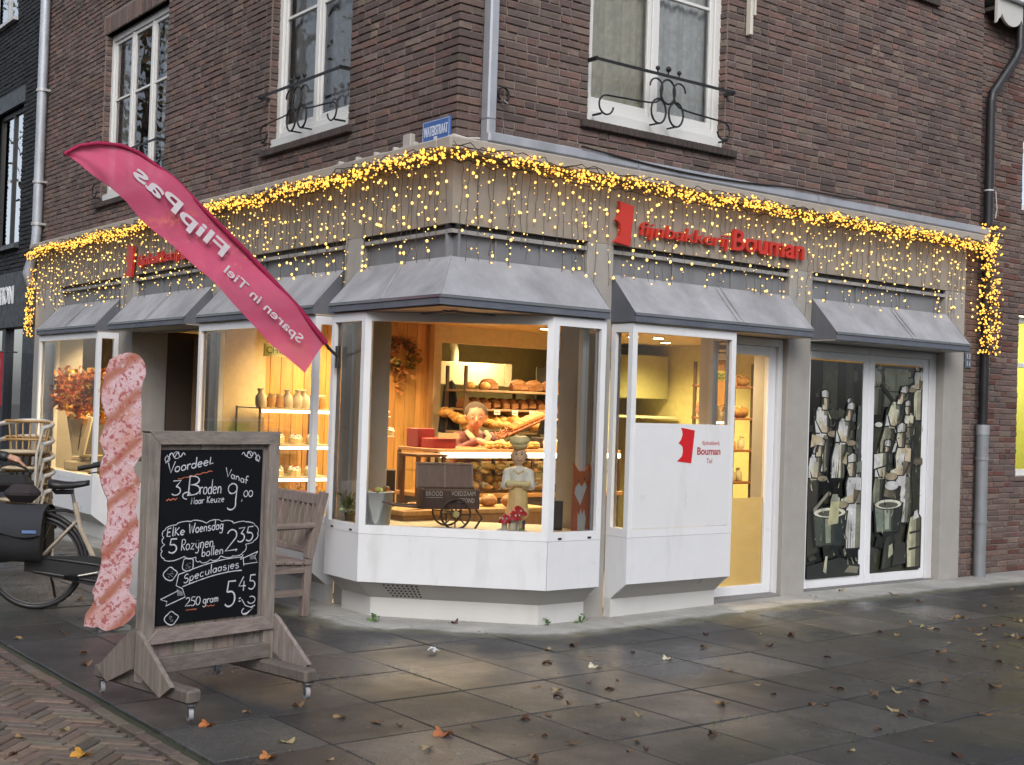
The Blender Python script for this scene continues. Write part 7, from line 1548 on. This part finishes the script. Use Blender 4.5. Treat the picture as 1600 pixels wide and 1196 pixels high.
m = MB(); m.prism([(4.978, 17.92 + .1 * math.cos(rad(a)), 1.92 + .14 * math.sin(rad(a))) for a in range(0, 360, 20)], (-.002, 0, 0), (.65, .62, .65)); m.text('Junior', (4.976, 18.06, 1.68), (0, -1, 0), (0, 0, 1), width=.28, height=.06, depth=.002, col=(.6, .5, .52)); m.text('open', (4.976, 18.02, 1.56), (0, -1, 0), (0, 0, 1), width=.2, height=.05, depth=.002, col=(.6, .5, .52)); m.build('print', 'satin', t)
m = MB(); m.cyl((4.984, 17.68, 2.11), (4.984, 18.16, 2.11), .01, (.2, .2, .2), 0, 8); m.cyl((4.984, 17.9, 2.11), (5.22, 17.9, 2.11), .01, (.2, .2, .2), 0, 8); m.build('bracket', 'metal', t)

# ---------------------------------------------------------------- across the street (seen only in reflections)
def opposite(x0, x1, y0, y1, h, c, label, n_u, ux, uy, px, py, nx, ny):
    t = thing('opposite_house', ((x0 + x1) / 2, (y0 + y1) / 2, 0), label, 'building'); MB().box(x0, x1, y0, y1, -.05, h, c).build('wall', 'matte', t); m = MB()
    for k in range(n_u):
        for z in (1.0, 4.2, 7.2):
            if z + 1.8 > h: continue
            m.obox((px + ux * (1.5 + k * 2.6) + nx * .02, py + uy * (1.5 + k * 2.6) + ny * .02, z + .9), (ux, uy, 0), (nx, ny, 0), (0, 0, 1), 1.3, .06, 1.8, (.03, .035, .04)); m.obox((px + ux * (1.5 + k * 2.6) + nx * .03, py + uy * (1.5 + k * 2.6) + ny * .03, z - .04), (ux, uy, 0), (nx, ny, 0), (0, 0, 1), 1.5, .1, .08, (.6, .6, .6))
    m.build('window', 'gloss', t)
opposite(-6, 16, -24, -15, 9.5, (.16, .09, .07), 'brown brick terrace across the street behind the camera', 8, 1, 0, -5, -15, 0, 1)
opposite(-24, -13, -12, 30, 10, (.2, .17, .14), 'pale brick terrace on the far side of the left street', 15, 0, 1, -13, -11, 1, 0)
def tree(x, y, h, label, seed):
    r = random.Random(seed); t = thing('street_tree', (x, y, -.05), label, 'tree', 'street trees across the road'); m = MB(); m.tube([(x, y, -.05), (x + .1, y, h * .3), (x, y + .1, h * .55), (x + .1, y, h * .9)], [.22, .17, .12, .03], (.09, .075, .06), 0, 10); tips = []
    for k in range(14):
        a = r.uniform(0, 6.28); z = h * r.uniform(.35, .75); L = h * r.uniform(.2, .36); e = Vector((x + L * math.cos(a), y + L * math.sin(a), z + L * .7)); m.tube([(x, y, z), tuple(Vector((x, y, z)).lerp(e, .5) + Vector((0, 0, -.15))), tuple(e)], [.07, .045, .015], (.09, .075, .06), 0, 6); tips.append(e)
        for j in range(4): f = e + Vector((r.uniform(-1, 1), r.uniform(-1, 1), r.uniform(-.2, 1))) * h * .1; m.tube([tuple(Vector((x, y, z)).lerp(e, .7)), tuple(f)], [.025, .008], (.09, .075, .06), 0, 4); tips.append(f)
    m.build('trunk', 'matte', t); c = MB()
    for e in tips: leaves(c, e, (h * .06, h * .06, h * .06), 30, .22, [(.09, .1, .03), (.14, .1, .03), (.2, .12, .03), (.06, .08, .03)], r)
    c.build('crown', 'leafy', t)
tree(-5, 30, 15, 'street tree with thinning autumn leaves at the near end of the far kerb', 1); tree(-5.5, 42, 16, 'street tree with thinning autumn leaves at the far end of the far kerb', 2); tree(10.5, -9, 9, 'street tree with yellowing leaves behind the camera to the right', 3); tree(-3, -10, 8, 'street tree with yellowing leaves behind the camera to the left', 4)

# ---------------------------------------------------------------- leaves, weeds and litter
LF = [(5.72, 6.68), (5.48, 6.67), (5.93, 6.32), (5.17, 6.3), (5.25, 5.71), (5.03, 5.54), (4.69, 5.8), (4.73, 5.66), (4.65, 5.55), (4.6, 5.4), (4.71, 5.28), (4.33, 5.25), (4.17, 5.24), (3.85, 5.25), (3.53, 5.45), (3.46, 5.56), (3.35, 5.74), (3.41, 5.02), (2.93, 5.09), (3.74, 4.63), (4.27, 4.87), (4.07, 4.74), (4.22, 4.5), (4.62, 4.98), (4.75, 5.0), (4.05, 4.93), (4.32, 4.49), (4.38, 4.61), (5.51, 7.8), (5.04, 5.74), (5.56, 6.34),
 (6.86, 6.54), (6.5, 6.21), (7.23, 6.35), (7.37, 6.17), (6.94, 6.01), (6.99, 5.54), (6.08, 5.58), (5.91, 5.2), (5.8, 4.98), (5.33, 4.96), (5.85, 4.64), (5.79, 4.69), (6.26, 4.92), (6.27, 4.87), (6.38, 4.73), (6.31, 4.65), (6.51, 4.65), (6.83, 4.74), (6.09, 4.37), (6.16, 4.3), (6.01, 4.25), (6.15, 4.2), (6.44, 4.41), (5.65, 4.14), (6.46, 4.03), (7.15, 4.4), (7.62, 5.0), (7.03, 4.67), (7.86, 4.81), (8.65, 6.07), (8.07, 5.92), (8.09, 5.78), (8.56, 5.89), (8.54, 5.81), (8.57, 5.77), (9.09, 5.98), (9.23, 6.0), (9.3, 5.94), (8.78, 5.61), (8.66, 5.47), (9.14, 5.63), (9.25, 5.63), (8.83, 5.32), (8.81, 5.23), (8.25, 5.17), (8.31, 5.11), (7.79, 4.62), (11.29, 6.78), (10.51, 6.33), (9.75, 6.74), (9.83, 7.07), (9.61, 7.48), (9.54, 7.63), (5.17, 3.94), (5.67, 3.85), (5.56, 3.61), (8.14, 5.37), (8.94, 5.59), (9.56, 5.69), (10.04, 6.31), (10.04, 6.18), (7.8, 5.21), (8.48, 5.32), (4.8, 4.51),
 (3.48, 10.03), (3.18, 9.17), (2.58, 8.6), (2.91, 8.68), (2.79, 7.96), (2.09, 6.17), (1.77, 5.9), (2.27, 6.19), (3.29, 6.07), (2.9, 5.45), (2.99, 6.07), (2.69, 7.6), (1.88, 6.17)]
rf = random.Random(12); protos = []
def leafmesh(maple, seed):
    r = random.Random(seed); n = 26; P = []; c0 = r.uniform(.004, .014)
    for k in range(n):
        a = 6.283 * k / n
        rr = (.55 + .45 * abs(math.cos(2.5 * a))) * (1 if maple else .0) + (0 if maple else 1)
        x = .034 * rr * math.cos(a) * (1 if maple else 1.25); y = .034 * rr * math.sin(a) * (1 if maple else .55)
        P.append((x, y, .006 + c0 * math.sin(a * 2 + seed) * (abs(x) + abs(y)) / .034 + r.uniform(-.001, .002)))
    m = MB(); m.add([(0, 0, .004)] + P, [(0, k + 1, (k + 1) % n + 1) for k in range(n)], (1, 1, 1)); m.tube([(.034, 0, .006), (.06, .004, .008)], .0012, (.5, .5, .5), 0, 4)
    return m
LCOL = [((.17, .095, .045), 'brown'), ((.27, .18, .085), 'tan'), ((.09, .045, .028), 'dark brown'), ((.36, .29, .15), 'pale yellow')]
lp = []
for k, (c, nm) in enumerate(LCOL):
    for mp in (0, 1):
        m = leafmesh(mp, k * 2 + mp + 1); m.c = [tuple(c[i] * q_[i] for i in range(3)) for q_ in m.c]; lp.append((m, nm, mp))
made = {}
for i, (x, y) in enumerate(LF):
    k = rf.choice((0, 1, 2, 2, 0, 3)) * 2 + (rf.random() < .3); mm, nm, mp = lp[k]
    if k not in made: made[k] = o = mm.build('fallen_leaf', 'leafy')
    else: o = made[k].copy(); COL.objects.link(o)
    z = gz(x, y) if x > 2.45 else -.034
    o.location = (x, y, z + .002); o.rotation_euler = (rf.uniform(-.2, .2), rf.uniform(-.2, .2), rf.uniform(0, 6.28)); s_ = rf.uniform(.5, 1.0); o.scale = (s_, s_, s_ * rf.uniform(.8, 1.8))
    tag(o, f'{nm} {"lobed" if mp else "narrow"} fallen leaf lying on the damp paving', 'leaf', 'fallen leaves on the paving')
def oneleaf(x, y, col, s_, label, mp=True):
    m = leafmesh(mp, 5); m.c = [tuple(col[i] * q_[i] for i in range(3)) for q_ in m.c]; o = m.build('fallen_leaf', 'leafy'); o.location = (x, y, (gz(x, y) if x > 2.45 else -.034) + .002); o.rotation_euler = (.1, .05, .5); o.scale = (s_, s_, s_); tag(o, label, 'leaf')
oneleaf(2.02, 5.73, (.6, .3, .04), 1.5, 'bright orange yellow maple leaf on the herringbone bricks at the lower left')
oneleaf(2.71, 5.93, (.5, .17, .05), 1.25, 'orange leaf lying right beside the front castor of the chalkboard'); oneleaf(2.71, 5.27, (.5, .2, .06), 1.2, 'orange leaf on the dark slabs at the lower left')
oneleaf(3.62, 5.2, (.45, .16, .06), 1.6, 'large reddish orange leaf at a slab corner below the corner window')
oneleaf(5.38, 6.08, (.7, .66, .5), 1.3, 'whitish leaf lying alone on the slabs right of the middle'); oneleaf(5.99, 6.05, (.68, .62, .48), 1.1, 'pale leaf lying on the slabs in front of the printed bay')
m = MB(); rr_ = random.Random(6)
for k in range(6): a = rr_.uniform(0, 6.28); m.add([(rr_.uniform(-.04, .04), rr_.uniform(-.03, .03), rr_.uniform(0, .045)) for _ in range(4)], [(0, 1, 2, 3), (0, 2, 3)], (.66, .68, .7))
o = m.build('crumpled_wrapper', 'paint'); o.location = (4.72, 6.92, gz(4.7, 6.9) + .003); tag(o, 'crumpled white wrapper lying on the slabs in front of the corner bay', 'litter')
m = MB(); m.box(-.05, .05, -.03, .03, .001, .005, (.68, .68, .68)); o = m.build('paper_scrap', 'paint'); o.location = (3.46, 10.3, gz(3, 10) + .002); o.rotation_euler = (0, 0, .7); tag(o, 'white paper scrap under the rear wheel of the cream bicycle', 'litter')
def weed(x, y, n, s_, label):
    m = MB()
    leaves(m, (0, 0, s_ * .25), (s_ * .3, s_ * .3, s_ * .18), n, s_ * .5, [(.07, .17, .03), (.1, .22, .05), (.05, .13, .03)], rr_)
    for k in range(8): a = rr_.uniform(0, 6.28); m.tube([(0, 0, 0), (s_ * .3 * math.cos(a), s_ * .3 * math.sin(a), s_ * rr_.uniform(.3, .7))], .0015, (.08, .16, .04), 0, 4)
    o = m.build('weed', 'leafy'); o.location = (x, y, gz(x, y)); tag(o, label, 'plant', 'weeds along the foot of the bay')
weed(5.03, 8.16, 24, .07, 'low green weed in the joint left of the white plinth'); weed(6.40, 7.4, 16, .09, 'taller green weed at the right end of the corner plinth'); weed(6.08, 7.41, 9, .07, 'thin green weed near the front edge of the corner plinth')
m = MB(); rj = random.Random(3)
for k in range(500):
    i = rj.randint(1, 13); j = rj.randint(0, 8)
    if rj.random() < .5: x = X0 + i * PX + rj.uniform(-.006, .006); y = Y0 + rj.uniform(0, 5)
    else: x = X0 + rj.uniform(.3, 7); y = Y0 + j * PY + rj.uniform(-.006, .006)
    if math.sin(x * 3.1 + y * 2.3) < .15: continue
    for q_ in range(4): a = rj.uniform(0, 6.28); m.add([(x, y, gz(x, y) - .01), (x + .008 * math.cos(a), y + .008 * math.sin(a), gz(x, y) + .006), (x + .012 * math.cos(a + .6), y + .012 * math.sin(a + .6), gz(x, y) + .003)], [(0, 1, 2)], jit((.1, .14, .04), .3, rj))
tag(m.build('joint_moss', 'leafy'), kind='stuff')
